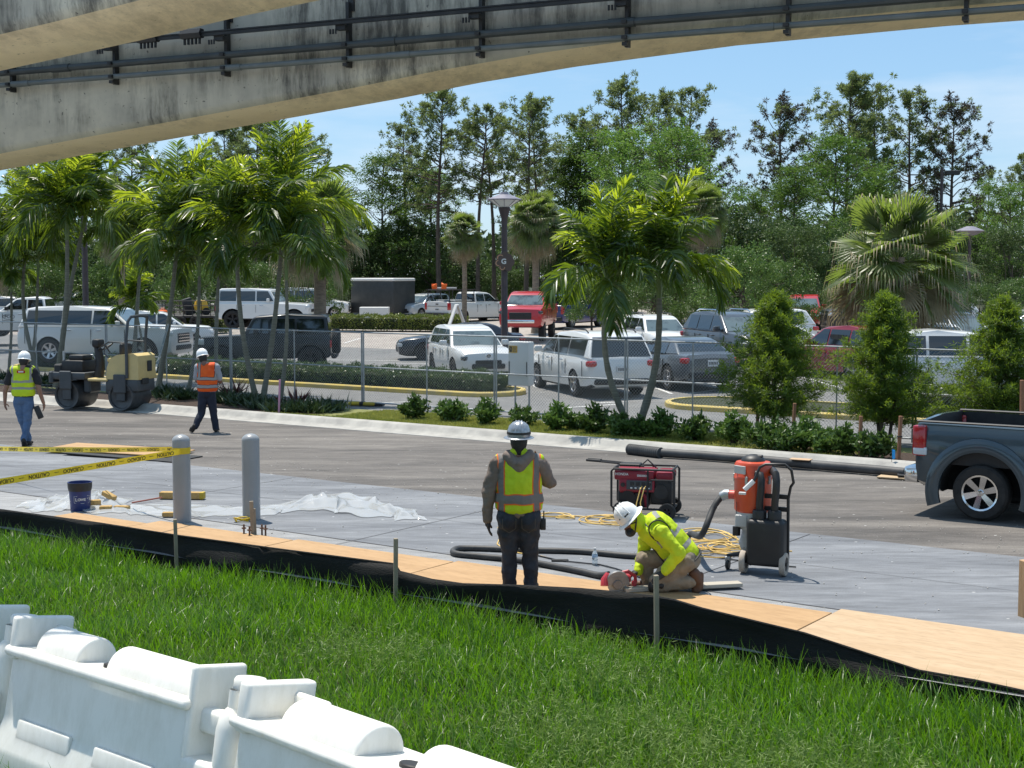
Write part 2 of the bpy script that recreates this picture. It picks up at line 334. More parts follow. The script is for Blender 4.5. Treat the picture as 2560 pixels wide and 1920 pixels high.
# kerbed islands inside the lot
def island(u0, u1, v0, v1, mats, lab):
    path = []; r = (v1-v0)/2
    for i in range(9): a = -math.pi/2+math.pi*i/8; path.append((u1-r+r*math.cos(a), (v0+v1)/2+r*math.sin(a)))
    for i in range(9): a = math.pi/2+math.pi*i/8; path.append((u0+r+r*math.cos(a), (v0+v1)/2+r*math.sin(a)))
    P = [];
    for i, a in enumerate(path):
        b = path[(i+1) % len(path)]; k = max(1, int(math.dist(a, b)/3))
        for j in range(k): q = uv(a[0]+(b[0]-a[0])*j/k, a[1]+(b[1]-a[1])*j/k); q.z = gz(q.x, q.y); P.append(q)
    # grey round ends, painted yellow along the straight sides
    struct(sweep('island_kerb', [(.0, -.02), (.0, .11), (.03, .14), (.15, .14), (.15, .0)], P, mats, closed=True), lab)
    mb = MB(); mb.add([(p.x, p.y, p.z+.10) for p in P], [tuple(range(len(P)))]); struct(mb.build('island_soil', M_soil, smooth=False), 'soil inside '+lab)
island(-44, -22.2, 31.0, 33.2, M_ykerb, 'yellow painted kerb of the island left of the fence gate')
island(-17.6, 8, 31.0, 33.6, M_ykerb, 'yellow painted kerb of the island behind the young trees')
# ------------------------------------------------------------------ elevated beams
def beam_mat(name, base, base2, dark, amt):
    m, t, b, o = nodes(name); N = t.nodes.new; K = t.links.new
    tcn = N('ShaderNodeTexCoord')
    def noise(sc, stretch, det=6, ro=.6):
        mp = N('ShaderNodeMapping'); mp.inputs['Scale'].default_value = stretch; K(tcn.outputs['Object'], mp.inputs[0])
        n = N('ShaderNodeTexNoise'); n.inputs['Scale'].default_value = sc; n.inputs['Detail'].default_value = det; n.inputs['Roughness'].default_value = ro; K(mp.outputs[0], n.inputs[0]); return n.outputs[0]
    def ramp(x, a, bb, c0, c1):
        r = N('ShaderNodeValToRGB'); r.color_ramp.elements[0].position = a; r.color_ramp.elements[1].position = bb; r.color_ramp.elements[0].color = (*c0, 1); r.color_ramp.elements[1].color = (*c1, 1); K(x, r.inputs[0]); return r.outputs[0]
    c = ramp(noise(1.6, (1, 1, 1)), .35, .65, base, base2)
    drip = ramp(noise(3.2, (3.2, 1, .5), 9, .75), .42, .62, (0,0,0), (1,1,1)); blot = ramp(noise(1.1, (.8, 1, 1.6), 5), .38, .58, (0,0,0), (1,1,1))
    mu = N('ShaderNodeMath'); mu.operation = 'MULTIPLY'; K(drip, mu.inputs[0]); K(blot, mu.inputs[1])
    m2 = N('ShaderNodeMath'); m2.operation = 'MULTIPLY'; m2.inputs[1].default_value = amt; K(mu.outputs[0], m2.inputs[0])
    x = N('ShaderNodeMixRGB'); K(m2.outputs[0], x.inputs[0]); K(c, x.inputs[1]); x.inputs[2].default_value = (*dark, 1)
    pit = ramp(noise(28, (1, 1, 1), 3), .66, .72, (0,0,0), (.8,.8,.8)); x2 = N('ShaderNodeMixRGB'); K(pit, x2.inputs[0]); K(x.outputs[0], x2.inputs[1]); x2.inputs[2].default_value = (*[q*1.6 for q in dark], 1)
    K(x2.outputs[0], b.inputs['Base Color']); b.inputs['Roughness'].default_value = .9
    bp = N('ShaderNodeBump'); bp.inputs['Strength'].default_value = .3; bp.inputs['Distance'].default_value = .01; K(noise(22, (1,1,1)), bp.inputs['Height']); K(bp.outputs[0], b.inputs['Normal'])
    return m
M_bside = beam_mat('stained_beam_concrete', (.62, .58, .47), (.42, .40, .34), (.06, .06, .055), .85)
M_bsoff = beam_mat('bounce_tinted_soffit_concrete', (.86, .70, .46), (.78, .62, .40), (.16, .12, .08), .35)  # ground bounce light is put into the soffit's warm, bright base colour
M_black = mat('black_steel', (.012, .012, .013), (.03, .028, .026), sc=8, rough=.45)
M_conA = mat('dark_conduit', (.035, .042, .042), (.055, .062, .06), sc=6, rough=.5)
M_conB = mat('grey_conduit', (.11, .125, .12), (.16, .17, .16), sc=6, rough=.5)
# beam frame: s along (right/near), w across (away), z up
BU = Vector((.868, -.41+.0, 0)).normalized(); BW = Vector((.41, .868, 0)).normalized()
B0 = Vector((-3.72, 10.3, 0)); CZ = EYE+1.345            # conduit height
BS = [-9, -7, -5, -4, -3, -2, -1, 0, 1, 2, 2.97, 3.6, 4.27, 5.3, 6.5, 8, 9.5, 11, 13]
BB = [1.30, 1.15, .96, .86, .77, .68, .575, .47, .365, .265, .168, .095, .035, -.025, -.05, -.05, -.02, .06, .2]
def bpt(s, w, z, off): return B0-BW*off+BU*s+BW*w+Vector((0, 0, z))
def make_beam(label, off, dz, rails):
    t = thing('elevated_beam', label, 'concrete beam', B0-BW*off); o = Vector(t.location)
    mb = MB(); vs = []; prof = None; BWd = .66; TOP = CZ+.62+dz
    for s, b in zip(BS, BB):
        zb = CZ-b+dz
        ring = [(0, zb+.045), (.035, zb), (BWd-.035, zb), (BWd, zb+.045), (BWd, TOP), (0, TOP)]
        for w, z in ring: vs.append(bpt(s, w, z, off)-o)
    fs = []; mi = []
    for i in range(len(BS)-1):
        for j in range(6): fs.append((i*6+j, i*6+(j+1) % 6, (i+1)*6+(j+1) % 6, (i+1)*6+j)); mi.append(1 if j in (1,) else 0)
    fs += [tuple(range(6)), tuple(range(len(vs)-1, len(vs)-7, -1))]; mi += [0, 0]
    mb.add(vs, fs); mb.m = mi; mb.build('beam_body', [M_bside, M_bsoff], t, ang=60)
    if not rails: return t
    def line(z, w, r, name, m, joints=None, flat=None, s1=12.5):
        mb = MB()
        if flat: mb.tube([bpt(-9, w, z, off)-o, bpt(s1, w, z, off)-o], r, 4)
        else:
            mb.tube([bpt(-9, w, z, off)-o, bpt(s1, w, z, off)-o], r, 10)
            for s in joints or []: mb.cyl(bpt(s, w, z, off)-o, bpt(s+.16, w, z, off)-o, r*1.22, n=10)
        return mb.build(name, m, t)
    line(CZ, -.06, .018, 'conduit', M_conB, [-2.2, .25, 2.05, 3.3, 5.55, 8]); line(CZ+.085, -.06, .023, 'conduit', M_conA, [-1.4, .62, 3.2, 4.75, 7.15])
    mb = MB(); z = CZ+.215
    for dz2, hh, ww in ((0, .020, .022), (.016, .008, .034)):
        a = bpt(-9, -.11, z+dz2, off)-o; b = bpt(12.5, -.11, z+dz2, off)-o; n = BW*ww/2; h = Vector((0, 0, hh/2))
        mb.add([a-n-h, a+n-h, a+n+h, a-n+h, b-n-h, b+n-h, b+n+h, b-n+h], [(0,1,5,4),(1,2,6,5),(2,3,7,6),(3,0,4,7),(0,3,2,1),(4,5,6,7)])
    mb.build('contact_rail', M_black, t)
    for s in (1.42, 1.78):
        mb = MB()
        mb.tube([bpt(s, -.11, z+.012, off)-o, bpt(s+.16, -.11, z+.012, off)-o], .034, 6)
        for k in range(5): mb.tube([bpt(s+.02+k*.03, -.11, z, off)-o, bpt(s+.02+k*.03, -.11, z-.055, off)-o], .009, 5)
        mb.build('rail_splice', M_black, t)
    for k in range(11):
        s = -1.62+k*.925*1.0; c = bpt(s, -.03, CZ+.13, off)-o; mb = MB(); mb.M = Matrix.Translation(c) @ Matrix.Rotation(math.atan2(BU.y, BU.x), 4, 'Z')
        mb.box((0, 0, .02), (.022, .04, .40)); mb.box((.008, .02, .22), (.04, .02, .10)); mb.box((-.02, -.045, .06), (.07, .05, .03)); mb.box((0, -.03, -.13), (.03, .07, .02)); mb.box((0, -.03, -.045), (.03, .08, .02)); mb.box((0, -.03, -.165), (.03, .05, .02))
        for q in range(3): mb.cyl((-.085+q*.02, -.08, .05), (-.085+q*.02, -.08, .02), .007, n=6)
        mb.build('rail_bracket', M_black, t)
    return t
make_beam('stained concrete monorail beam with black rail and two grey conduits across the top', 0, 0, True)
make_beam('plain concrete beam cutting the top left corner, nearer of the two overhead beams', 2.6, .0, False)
# ------------------------------------------------------------------ vegetation
M_bark = mat('pine_bark', (.055, .042, .034), (.10, .078, .06), sc=6, rough=.95, stretch=(1,1,.3))
M_needle = mat('pine_needles', (.065, .105, .032), (.11, .14, .05), sc=.5, rough=.65, trans=.55, tcol=(.20, .26, .08), rvar=.3)
M_needleb = mat('brown_pine_needles', (.085, .072, .048), (.11, .085, .055), sc=.6, rough=.8, trans=.2, rvar=.25)
M_cyp = mat('cypress_leaves', (.075, .155, .022), (.15, .25, .036), sc=.35, rough=.6, trans=.5, rvar=.3)
M_oak = mat('broad_leaves', (.045, .085, .022), (.09, .145, .036), sc=.7, rough=.6, trans=.35, rvar=.3)
M_shr = mat('glossy_shrub_leaves', (.060, .125, .022), (.125, .20, .04), sc=3, rough=.42, trans=.35, rvar=.25)
M_pline = mat('palm_leaflets', (.022, .048, .012), (.045, .09, .018), sc=1.6, rough=.36, trans=.36, tcol=(.26, .38, .02), rvar=.12)
M_pbright = mat('young_palm_leaflets', (.05, .10, .014), (.09, .15, .02), sc=1.6, rough=.36, trans=.58, tcol=(.46, .56, .03), rvar=.12)
M_pshaft = mat('green_palm_shaft', (.11, .17, .04), (.17, .22, .07), sc=6, rough=.4)
M_ptrunk = mat('ringed_palm_trunk', (.13, .125, .095), (.21, .20, .155), sc=3, rough=.8, stretch=(.4,.4,14))
M_fan = mat('fan_palm_leaves', (.075, .10, .035), (.13, .16, .06), sc=1.2, rough=.42, trans=.36, tcol=(.30, .42, .06), rvar=.1)
M_fandry = mat('dry_palm_tips', (.27, .22, .13), (.38, .32, .20), sc=3, rough=.8, trans=.3)
M_ftrunk = mat('rough_palm_trunk', (.17, .13, .10), (.28, .22, .16), sc=5, rough=.95, bump=.6, stretch=(1,1,3))
M_hedge = mat('hedge_leaves', (.045, .085, .022), (.10, .15, .04), sc=2, rough=.35, trans=.25)
M_core = mat('hedge_twigs', (.02, .028, .012), rough=.95)
M_wood = mat('stake_wood', (.22, .10, .055), (.30, .15, .08), sc=6, rough=.85, stretch=(8,8,1))
M_bald = mat('young_cypress_needles', (.034, .076, .011), (.080, .138, .018), sc=1.8, rough=.55, trans=.42, tcol=(.26, .38, .025), rvar=.1)
M_redleaf = mat('red_leaves', (.10, .012, .015), (.05, .02, .016), sc=6, rough=.4, trans=.25)
M_darkleaf = mat('dark_groundcover', (.022, .045, .018), (.045, .075, .026), sc=4, rough=.3, trans=.2)

def limb(mb, a, b, r0, r1, wob=.1, seg=4, n=6):
    a = Vector(a); b = Vector(b); pts = [a.lerp(b, i/seg)+(Vector([random.gauss(0, 1) for _ in range(3)])*wob*(b-a).length*.12 if 0 < i < seg else Vector()) for i in range(seg+1)]
    mb.tube(pts, [r0+(r1-r0)*i/seg for i in range(seg+1)], n); return pts
def tree_root(name): return thing(name, 'x', 'tree')

def pine(h, w, c0, brown=False, lean=.0, dens=1., forks=1):
    t = tree_root('pine_tree'); tb = MB(); fb = FB()
    top = Vector((lean*h, 0, h*.97)); trunk = [Vector((lean*h*(z**1.5)+.25*math.sin(z*5)*(z), .2*math.sin(z*4+1)*z, h*.97*z)) for z in np.linspace(0, 1, 9)]
    tb.tube(trunk, [.24*(1-.86*z) for z in np.linspace(0, 1, 9)], 8)
    P = []; Nn = []
    nb = int(46*dens)
    for i in range(nb):
        z = c0+(1-c0)*(i+random.random())/nb; q = (z-c0)/(1-c0); f = z*8; k = min(7, int(f)); base = trunk[k].lerp(trunk[k+1], f-k)
        ln = w*(.42+.58*math.sin(math.pi*min(1, .2+q*.72)))*random.uniform(.5, 1.1)*(1 if q < .93 else .65)
        a = random.uniform(0, 6.28); el = random.uniform(-.05, .45)+.5*q
        tip = base+Vector((math.cos(a)*math.cos(el), math.sin(a)*math.cos(el), math.sin(el)))*ln
        pts = limb(tb, base, tip, .055*(1.2-q*.7), .015, .35, 4, 4)
        for k2 in range(int(5*dens)+1):
            s = random.uniform(.4, 1.05); p = base.lerp(tip, s)+Vector([random.gauss(0, .26) for _ in range(3)])*(.4+ln*.22); P.append(p)
            if random.random() < .5: tb.tube([base.lerp(tip, max(.2, s-.25)), p], [.018, .008], 3)
    for p in P:
        m = 32; n = norm(rdir(m)+np.array([0, 0, .35])); ln = rng.uniform(.22, .42, m); c = np.array(p)+n*.05
        V, F = diamonds(c, n*ln[:, None], rng.uniform(.022, .045, m)); fb.add(V, F, 0 if (not brown or random.random() < .35) else 1)
    tb.build('trunk', M_bark, t, smooth=True); fb.build('crown', [M_needle, M_needleb], t); return t
def cypress(h, w, c0=.25, m=M_cyp, dens=1.):
    t = tree_root('cypress_tree'); tb = MB(); fb = FB()
    tb.tube([(0.1*math.sin(z*6), .1*math.cos(z*5), h*z*.98) for z in np.linspace(0, 1, 8)], [.2*(1-.9*z) for z in np.linspace(0, 1, 8)], 7)
    nb = int(24*dens); lob = [random.uniform(.55, 1.2) for _ in range(7)]
    for i in range(nb):
        q = ((i+random.random())/nb)**.9; z = c0+(1-c0)*q; base = Vector((0, 0, h*z*.97)); a = i*2.399+random.uniform(-.5, .5)
        ln = w*(.25+.75*(1-q)**.75)*lob[int((a % 6.283)/6.284*7)]*random.uniform(.55, 1.15); el = random.uniform(.1, .6)+.5*q
        tip = base+Vector((math.cos(a)*math.cos(el), math.sin(a)*math.cos(el), math.sin(el)))*ln; limb(tb, base, tip, .05, .012, .4, 3, 4)
        for k2 in range(4):                                   # side boughs, each ending in a flat feathery clump
            p0 = base.lerp(tip, random.uniform(.4, .95)); az2 = a+random.gauss(0, .9); l2 = ln*random.uniform(.2, .45)+.3; p1 = p0+Vector((math.cos(az2), math.sin(az2), random.uniform(-.1, .5)))*l2; tb.tube([p0, p1], [.02, .008], 3)
            mm = 85; sp = random.uniform(.42, .8); off = rng.normal(size=(mm, 3))*[sp*.62, sp*.62, sp*.27]; c = np.array(p1)+off
            n = norm(rdir(mm)*[1, 1, .55]+off*.4); V, F = diamonds(c, n*rng.uniform(.13, .30, mm)[:, None], rng.uniform(.028, .055, mm)); fb.add(V, F)
    tb.build('trunk', M_bark, t); fb.build('crown', m, t); return t
def broad(h, w, m=M_oak, n=9000, leaf=.2, base=.06, name='leafy_tree'):
    t = tree_root(name); tb = MB(); fb = FB()
    tb.tube([(0, 0, 0), (.05, .03, h*.3), (0, 0, h*.6)], [.16, .12, .05], 7)
    cl = []
    for i in range(46):
        d = Vector(rdir(1)[0]); d.z = abs(d.z)*1.5-.55; d.normalize(); rr = random.uniform(.45, 1.)**.6
        c = Vector((d.x*w*rr, d.y*w*rr, h*(.44+base)+d.z*h*.50*rr)); cl.append((c, random.uniform(.28, .55)*w*.62)); 
        if i % 3 == 0: limb(tb, (0, 0, h*random.uniform(.2, .5)), c, .05, .015, .3, 3, 4)
    k = n//len(cl)
    for c, r in cl:
        d = rdir(k); rad = r*rng.uniform(.55, 1.08, k)[:, None]; p = np.array(c)+d*rad*[1, 1, .8]; p[:, 2] = np.maximum(p[:, 2], .1)
        a = norm(d*.6+rdir(k)+[0, 0, -.2]); V, F = diamonds(p, a*(leaf*rng.uniform(.7, 1.3, k))[:, None], leaf*.3*rng.uniform(.7, 1.2, k)); fb.add(V, F)
    tb.build('trunk', M_bark, t); fb.build('crown', m, t); return t

def put(root, px, py, d, topy=None, rz=0, label='', group='trees beyond the parking lot', first=False, href=None):
    p = D(px, 690, d); z0 = gz(p.x, p.y); s = 1.
    if topy is not None: s = (D(px, topy, d).z-z0)/href
    loc = (p.x, p.y, z0-.05)
    if first: root.location = loc; root.rotation_euler = (0, 0, rz); root.scale = (s,)*3; root['label'] = label; o = root
    else: o = dup(root, loc, rz, s, label)
    o['group'] = group; return o
protos = {}
def kind(k, f, h): protos[k] = [f(), h, False]
kind('pA', lambda: pine(18, 4.3, .48, dens=1.3), 18); kind('pB', lambda: pine(18, 3.5, .42, dens=1.1, lean=.03), 18); kind('pC', lambda: pine(18, 3.8, .38, brown=True, dens=1.3), 18); kind('pD', lambda: pine(18, 3.1, .56, dens=.95, lean=-.03), 18); kind('pE', lambda: pine(18, 4.5, .36, dens=1.6), 18)
kind('cA', lambda: cypress(13, 5.0, dens=1.6), 13); kind('cB', lambda: cypress(13, 4.2, .3, dens=1.5), 13); kind('cC', lambda: cypress(13, 5.8, .15, dens=1.9), 13)
kind('bA', lambda: broad(7, 3.6, n=12000), 7); kind('bB', lambda: broad(7, 3.2, M_shr, 12000, .17), 7); kind('bC', lambda: broad(9, 3.3, M_oak, 12000, .2), 9)
def T(k, px, topy, d, label, rz=None):
    pr = protos[k]; put(pr[0], px, 0, d, topy, random.uniform(0, 6.28) if rz is None else rz, label, first=not pr[2], href=pr[1]); pr[2] = True
# pines: px and crown top in photograph pixels, depth in metres
for a in (('pE', 640, 285, 96, 'broad dark pine crown just under the beam, behind the leftmost palms'), ('pA', 765, 330, 104, 'pine with sparse bare branches above the left fan palm'), ('pE', 560, 300, 100, 'tall dense pine behind the palm clump, touching the beam soffit'),
          ('pA', 1098, 224, 100, 'tallest pine left of the lamp post, crown close under the beam'), ('pB', 1010, 310, 106, 'shorter pine leaning beside the tall pine left of the lamp'),
          ('pD', 1195, 262, 98, 'slim bare-trunked pine directly behind the lamp post'), ('pD', 1235, 290, 101, 'thin pine trunk just left of the lamp head'), ('pB', 1315, 243, 97, 'airy pine with forked bare trunk right of the lamp head'), ('pD', 1345, 262, 103, 'narrow pine beside the forked pine right of the lamp'),
          ('pB', 1455, 285, 108, 'thin pine above the pale cypress in the middle of the treeline'), ('pA', 1560, 208, 100, 'wide round-topped pine above the middle palm'), ('pB', 1635, 232, 105, 'pine just behind the round-topped pine above the middle palm'), ('pD', 1705, 222, 99, 'slim pine on the right of the pair above the middle palm'), ('pC', 1775, 320, 112, 'small pine with low branch left of the wide sky gap'),
          ('pC', 1950, 255, 99, 'greyish brown thin-leaved pine left of the tallest right-hand pine'), ('pE', 2115, 195, 98, 'tallest dense pine above the right fan palm'), ('pB', 2185, 225, 103, 'pine tucked behind the tallest right-hand pine'), ('pB', 2262, 230, 97, 'lopsided pine right of the tallest dense pine'), ('pC', 2375, 255, 96, 'brown-tipped pine standing alone near the right edge'), ('pB', 2470, 420, 108, 'low pine beyond the roofed light near the right edge'), ('pD', 2548, 385, 96, 'dark pine cut by the right edge'),
          ('pA', 330, 330, 100, 'pine mostly hidden by the beam above the left palms'), ('pB', 60, 300, 104, 'pine mostly hidden by the beam at the far left')): T(*a)
for a in (('cA', 960, 395, 106, 'pale green feathery tree left of the tallest pine'), ('cC', 1075, 430, 106, 'bushy light green tree under the tallest pine left of the lamp'), ('cB', 880, 520, 106, 'light green tree behind the left fan palm'), ('cB', 1465, 330, 106, 'slim light green cypress with sky on its left, centre of treeline'), ('cA', 1555, 330, 92, 'tall bright green cypress under the round-topped pine'), ('cC', 1690, 335, 86, 'big bright yellow green cypress beside the sky gap'), ('cB', 1410, 400, 106, 'dark green cypress right of the lamp head'),
          ('cA', 2085, 345, 90, 'light green cypress in front of the tallest right-hand pine'), ('cB', 1985, 420, 86, 'green cypress under the greyish brown pine'), ('cC', 1880, 480, 88, 'spreading pale cypress left of the vine-clad trunk'), ('cB', 2180, 430, 92, 'cypress directly behind the right fan palm crown'), ('cC', 2520, 470, 84, 'drooping dark green tree at the right edge'), ('cA', 700, 480, 106, 'green cypress between the left palms and left fan palm'), ('cB', 480, 440, 96, 'green cypress seen through the left palm clump'), ('cA', 1290, 600, 110, 'hazy light tree in the gap behind the lamp post')): T(*a)
for i, a in enumerate((('bA', 900, 600, 105, 'dark leafy tree behind the enclosed trailer'), ('bC', 985, 560, 105, 'dark round tree left of the small sabal palm'), ('bA', 1100, 560, 105, 'dark leafy tree under the bushy light green tree'), ('bA', 1240, 640, 105, 'leafy tree filling the gap left of the lamp post'), ('bC', 1390, 560, 105, 'dark tree behind the sabal palm with the grey trunk'), ('bA', 1470, 590, 105, 'dark tree left of the middle palm crown'), ('bC', 1590, 530, 86, 'dark tree behind the middle palm crown'), ('bA', 1700, 560, 82, 'dark tree right of the middle palm crown'),
          ('bC', 1800, 500, 85, 'dark vine-draped tree in the middle of the right half'), ('bA', 1900, 540, 82, 'dark leafy tree right of the vine-draped tree'), ('bC', 1985, 555, 78, 'rounded dark bush tree left of the right fan palm'), ('bA', 2100, 560, 86, 'dark tree behind the left side of the right fan palm'), ('bC', 2330, 520, 84, 'dark tree behind the right side of the right fan palm'), ('bA', 2420, 560, 88, 'dark tree below the roofed light'), ('bC', 2530, 560, 80, 'dark leafy tree filling the right edge'),
          ('bA', 60, 560, 88, 'dark tree behind the leftmost palm'), ('bC', 200, 540, 88, 'dark tree behind the left lamp pole'), ('bA', 330, 560, 86, 'dark tree behind the left palm clump'), ('bC', 470, 540, 88, 'dark tree right of the left palm clump'), ('bA', 600, 570, 105, 'dark tree above the boxy white off-road truck'), ('bC', 720, 560, 105, 'dark tree above the white van'), ('bA', 830, 600, 105, 'dark tree behind the left fan palm skirt'),
          ('bB', 1010, 690, 106, 'glossy shrub behind the silver crossover'), ('bB', 1090, 665, 106, 'glossy shrub behind the white pickup with the rack'), ('bB', 1180, 668, 106, 'glossy shrub left of the lamp post'), ('bB', 1300, 670, 106, 'glossy shrub behind the red pickup'), ('bB', 1390, 690, 106, 'glossy shrub behind the blue pickup'), ('bB', 1480, 690, 74, 'glossy shrub right of the blue pickup'), ('bB', 1640, 660, 72, 'glossy shrub behind the middle palm trunks'), ('bB', 1860, 610, 66, 'big pale glossy shrub behind the grey parked crossover'), ('bB', 1960, 650, 68, 'glossy shrub behind the red crossover front'), ('bB', 1750, 700, 70, 'low glossy shrub above the white station wagon'), ('bB', 2450, 705, 62, 'bright green shrub right of the right fan palm'), ('bB', 2545, 690, 62, 'bright green shrub at the right edge'), ('bB', 2110, 700, 70, 'glossy shrub behind the black crossover'), ('bB', 2300, 690, 72, 'glossy shrub under the right fan palm skirt'),
          ('bB', 110, 650, 84, 'glossy shrub behind the white company pickup'), ('bB', 300, 640, 84, 'glossy shrub behind the blue tarp'), ('bB', 460, 650, 82, 'glossy shrub behind the flatbed trailer'), ('bB', 640, 650, 84, 'glossy shrub above the white off-road truck roof'), ('bB', 790, 640, 84, 'glossy shrub behind the van and fan palm'))): T(*a)
# far wood closing the view between the trunks
fb = FB(); n = 40000
x = rng.uniform(-95, 95, n); y = rng.uniform(128, 150, n); top = 7.6+1.6*np.sin(x*.21)+1.1*np.sin(x*.57+1)+.8*np.sin(x*1.3); z = rng.uniform(0, 1, n)**.7*top+.6
V_, F_ = diamonds(np.stack([x, y, z], 1), norm(rdir(n))*rng.uniform(.5, 1., n)[:, None], rng.uniform(.15, .3, n)); fb.add(V_, F_)
tag(fb.build('far_wood', M_oak), 'distant dark green wood beyond the treeline', 'woods', kind='stuff')

# ---- palms
def frond(fb, base, az, el, ln, droop, nl=54, lw=.026, ll=.5, mi=0, plume=.35, mb=None, sag=.5):
    pts = []; p = Vector(base); dirh = Vector((math.cos(az), math.sin(az), 0)); e = el
    for i in range(11): pts.append(p.copy()); p = p+(dirh*math.cos(e)+Vector((0, 0, math.sin(e))))*ln/10; e -= droop/10*(.5+i*.1)
    if mb: mb.tube(pts, [.022*(1-.8*i/10) for i in range(11)], 4)
    P = []; A = []; Wd = []
    side = dirh.cross(Vector((0, 0, 1)))
    for i in range(nl):
        f = .16+.84*(i+.5)/nl; k = min(9, int(f*10)); c = pts[k].lerp(pts[k+1], f*10-k); tg = (pts[k+1]-pts[k]).normalized(); nrm = side.cross(tg)
        l = ll*(math.sin(math.pi*(.12+.84*f))**.7)
        for s in (-1, 1):
            for _ in range(1):
                d = (side*s*(.8)+tg*(.55+.4*f)+nrm*random.gauss(.15, plume)).normalized(); d.z -= sag*.35; d.normalize()
                P.append(c); A.append(d*l*random.uniform(.85, 1.1)); Wd.append(lw*random.uniform(.8, 1.2))
    P = np.array(P); A = np.array(A); Wd = np.array(Wd); n = len(P)
    # bent leaflet: two quads, second one drooping
    s = norm(np.cross(A, np.array(pts[5]-pts[4])[None, :].repeat(n, 0)+rdir(n)*.5))*Wd[:, None]; m_ = P+A*.5; A2 = A*.55; A2[:, 2] -= np.linalg.norm(A, axis=1)*sag*.4; tip = m_+A2
    V = np.stack([P-s*.5, P+s*.5, m_+s, m_-s, tip+s*.12, tip-s*.12], 1).reshape(-1, 3); b = np.arange(n)[:, None]*6; F = np.concatenate([b+[0, 1, 2, 3], b+[3, 2, 4, 5]]); fb.add(V, F, mi)
def ring_trunk(mb, pts, r0, r1):
    k = len(pts); mb.tube(pts, [r0+(r1-r0)*i/(k-1)+(.01 if i % 2 else 0) for i in range(k)], 10)
def feather_stem(t, foot, head, bend, r0, nf, ln, seed, upright=.9, clip=None, shaft=.7):
    random.seed(seed); foot = Vector(foot); head = Vector(head); mb = MB(); k = 14
    pts = [foot.lerp(head, i/k)+Vector(bend)*math.sin(math.pi*i/k) for i in range(k+1)]
    ring_trunk(mb, pts, r0, r0*.62); mb.build('trunk', M_ptrunk, t)
    sh = MB(); tip = head+(pts[-1]-pts[-3]).normalized()*shaft
    sh.tube([head, head.lerp(tip, .3), head.lerp(tip, .7), tip], [r0*.7, r0*.85, r0*.6, r0*.3], 9); fb = FB()
    nf = int(nf*1.3)
    for i in range(nf):
        q = i/nf; el = 1.52-1.25*q**1.5+random.gauss(0, .13); az = i*2.4+random.uniform(-.3, .3)
        frond(fb, tip-Vector((0, 0, .2*q)), az, max(-.35, el), ln*random.uniform(.8, 1.1), (.55+2.2*q**1.5)+random.uniform(0, .5), mb=sh, mi=1 if (i % 4 == 1 and q < .7) or i < 2 else 0, ll=.54*ln/1.9, sag=.25+.75*q)
    sh.build('crown_shaft', M_pshaft, t); fb.build('fronds', [M_pline, M_pbright], t)
def feather_palm(label, stems, group='feather palms in the planting strip'):
    base = stems[0][0]; t = thing('feather_palm', label, 'palm', base, group=group)
    for i, (foot, head, bend, r, nf, ln) in enumerate(stems): feather_stem(t, foot-base, head-base, bend, r, nf, ln, hash((i, round(base.x*10))) % 9999)
    return t
def stem(fx, fy, hx, hy, bend=(0,0,0), r=.075, nf=12, ln=1.9, dd=0):
    f = G(fx, fy); h = D(hx, hy, f.y+dd); return (f+Vector((0, 0, .0)), h, bend, r, nf, ln)
feather_palm('pair of palms with curved grey trunks among the shrubs near the kerb', [stem(1592, 1080, 1648, 745, (.16,0,0), .085, 15, 2.0), stem(1580, 1082, 1512, 765, (-.22,0,0), .072, 13, 1.9, -.2)])
feather_palm('leftmost palm with thin straight trunk beside the left picture edge', [stem(100, 950, 62, 640, (-.25,0,0), .07, 14, 2.2)])
feather_palm('tall palm clump behind the road roller, two grey trunks', [stem(138, 968, 168, 600, (.12,0,0), .085, 15, 2.6), stem(146, 966, 205, 580, (-.1,0,0), .08, 14, 2.5, .5)])
feather_palm('bright green palm between roller and worker in orange vest', [stem(393, 984, 440, 640, (.05,0,0), .08, 15, 2.6), stem(330, 960, 352, 640, (0,0,0), .07, 12, 2.0, .8), stem(372, 940, 345, 800, (0,0,0), .05, 10, 1.4, 1.)])
feather_palm('palm pair with crossing trunks behind the pink stake', [stem(642, 1006, 592, 640, (-.12,0,0), .075, 13, 2.2), stem(656, 1007, 705, 600, (.06,0,0), .075, 15, 2.5, .3)])

feather_palm('low bushy young palm behind the worker in lime vest, fronds reaching down', [stem(20, 948, 28, 730, (.05,0,0), .05, 10, 1.5), stem(75, 950, 95, 690, (.05,0,0), .055, 11, 1.7)])
feather_palm('low feathery palm between the roller and the crossing palms, hanging fronds', [stem(470, 985, 498, 690, (.1,0,0), .06, 12, 1.9), stem(540, 990, 552, 620, (-.05,0,0), .06, 12, 2.0, .6)])
feather_palm('slim palm with long fronds hanging beside the pink stake', [stem(700, 1012, 716, 700, (.08,0,0), .055, 11, 2.0)])

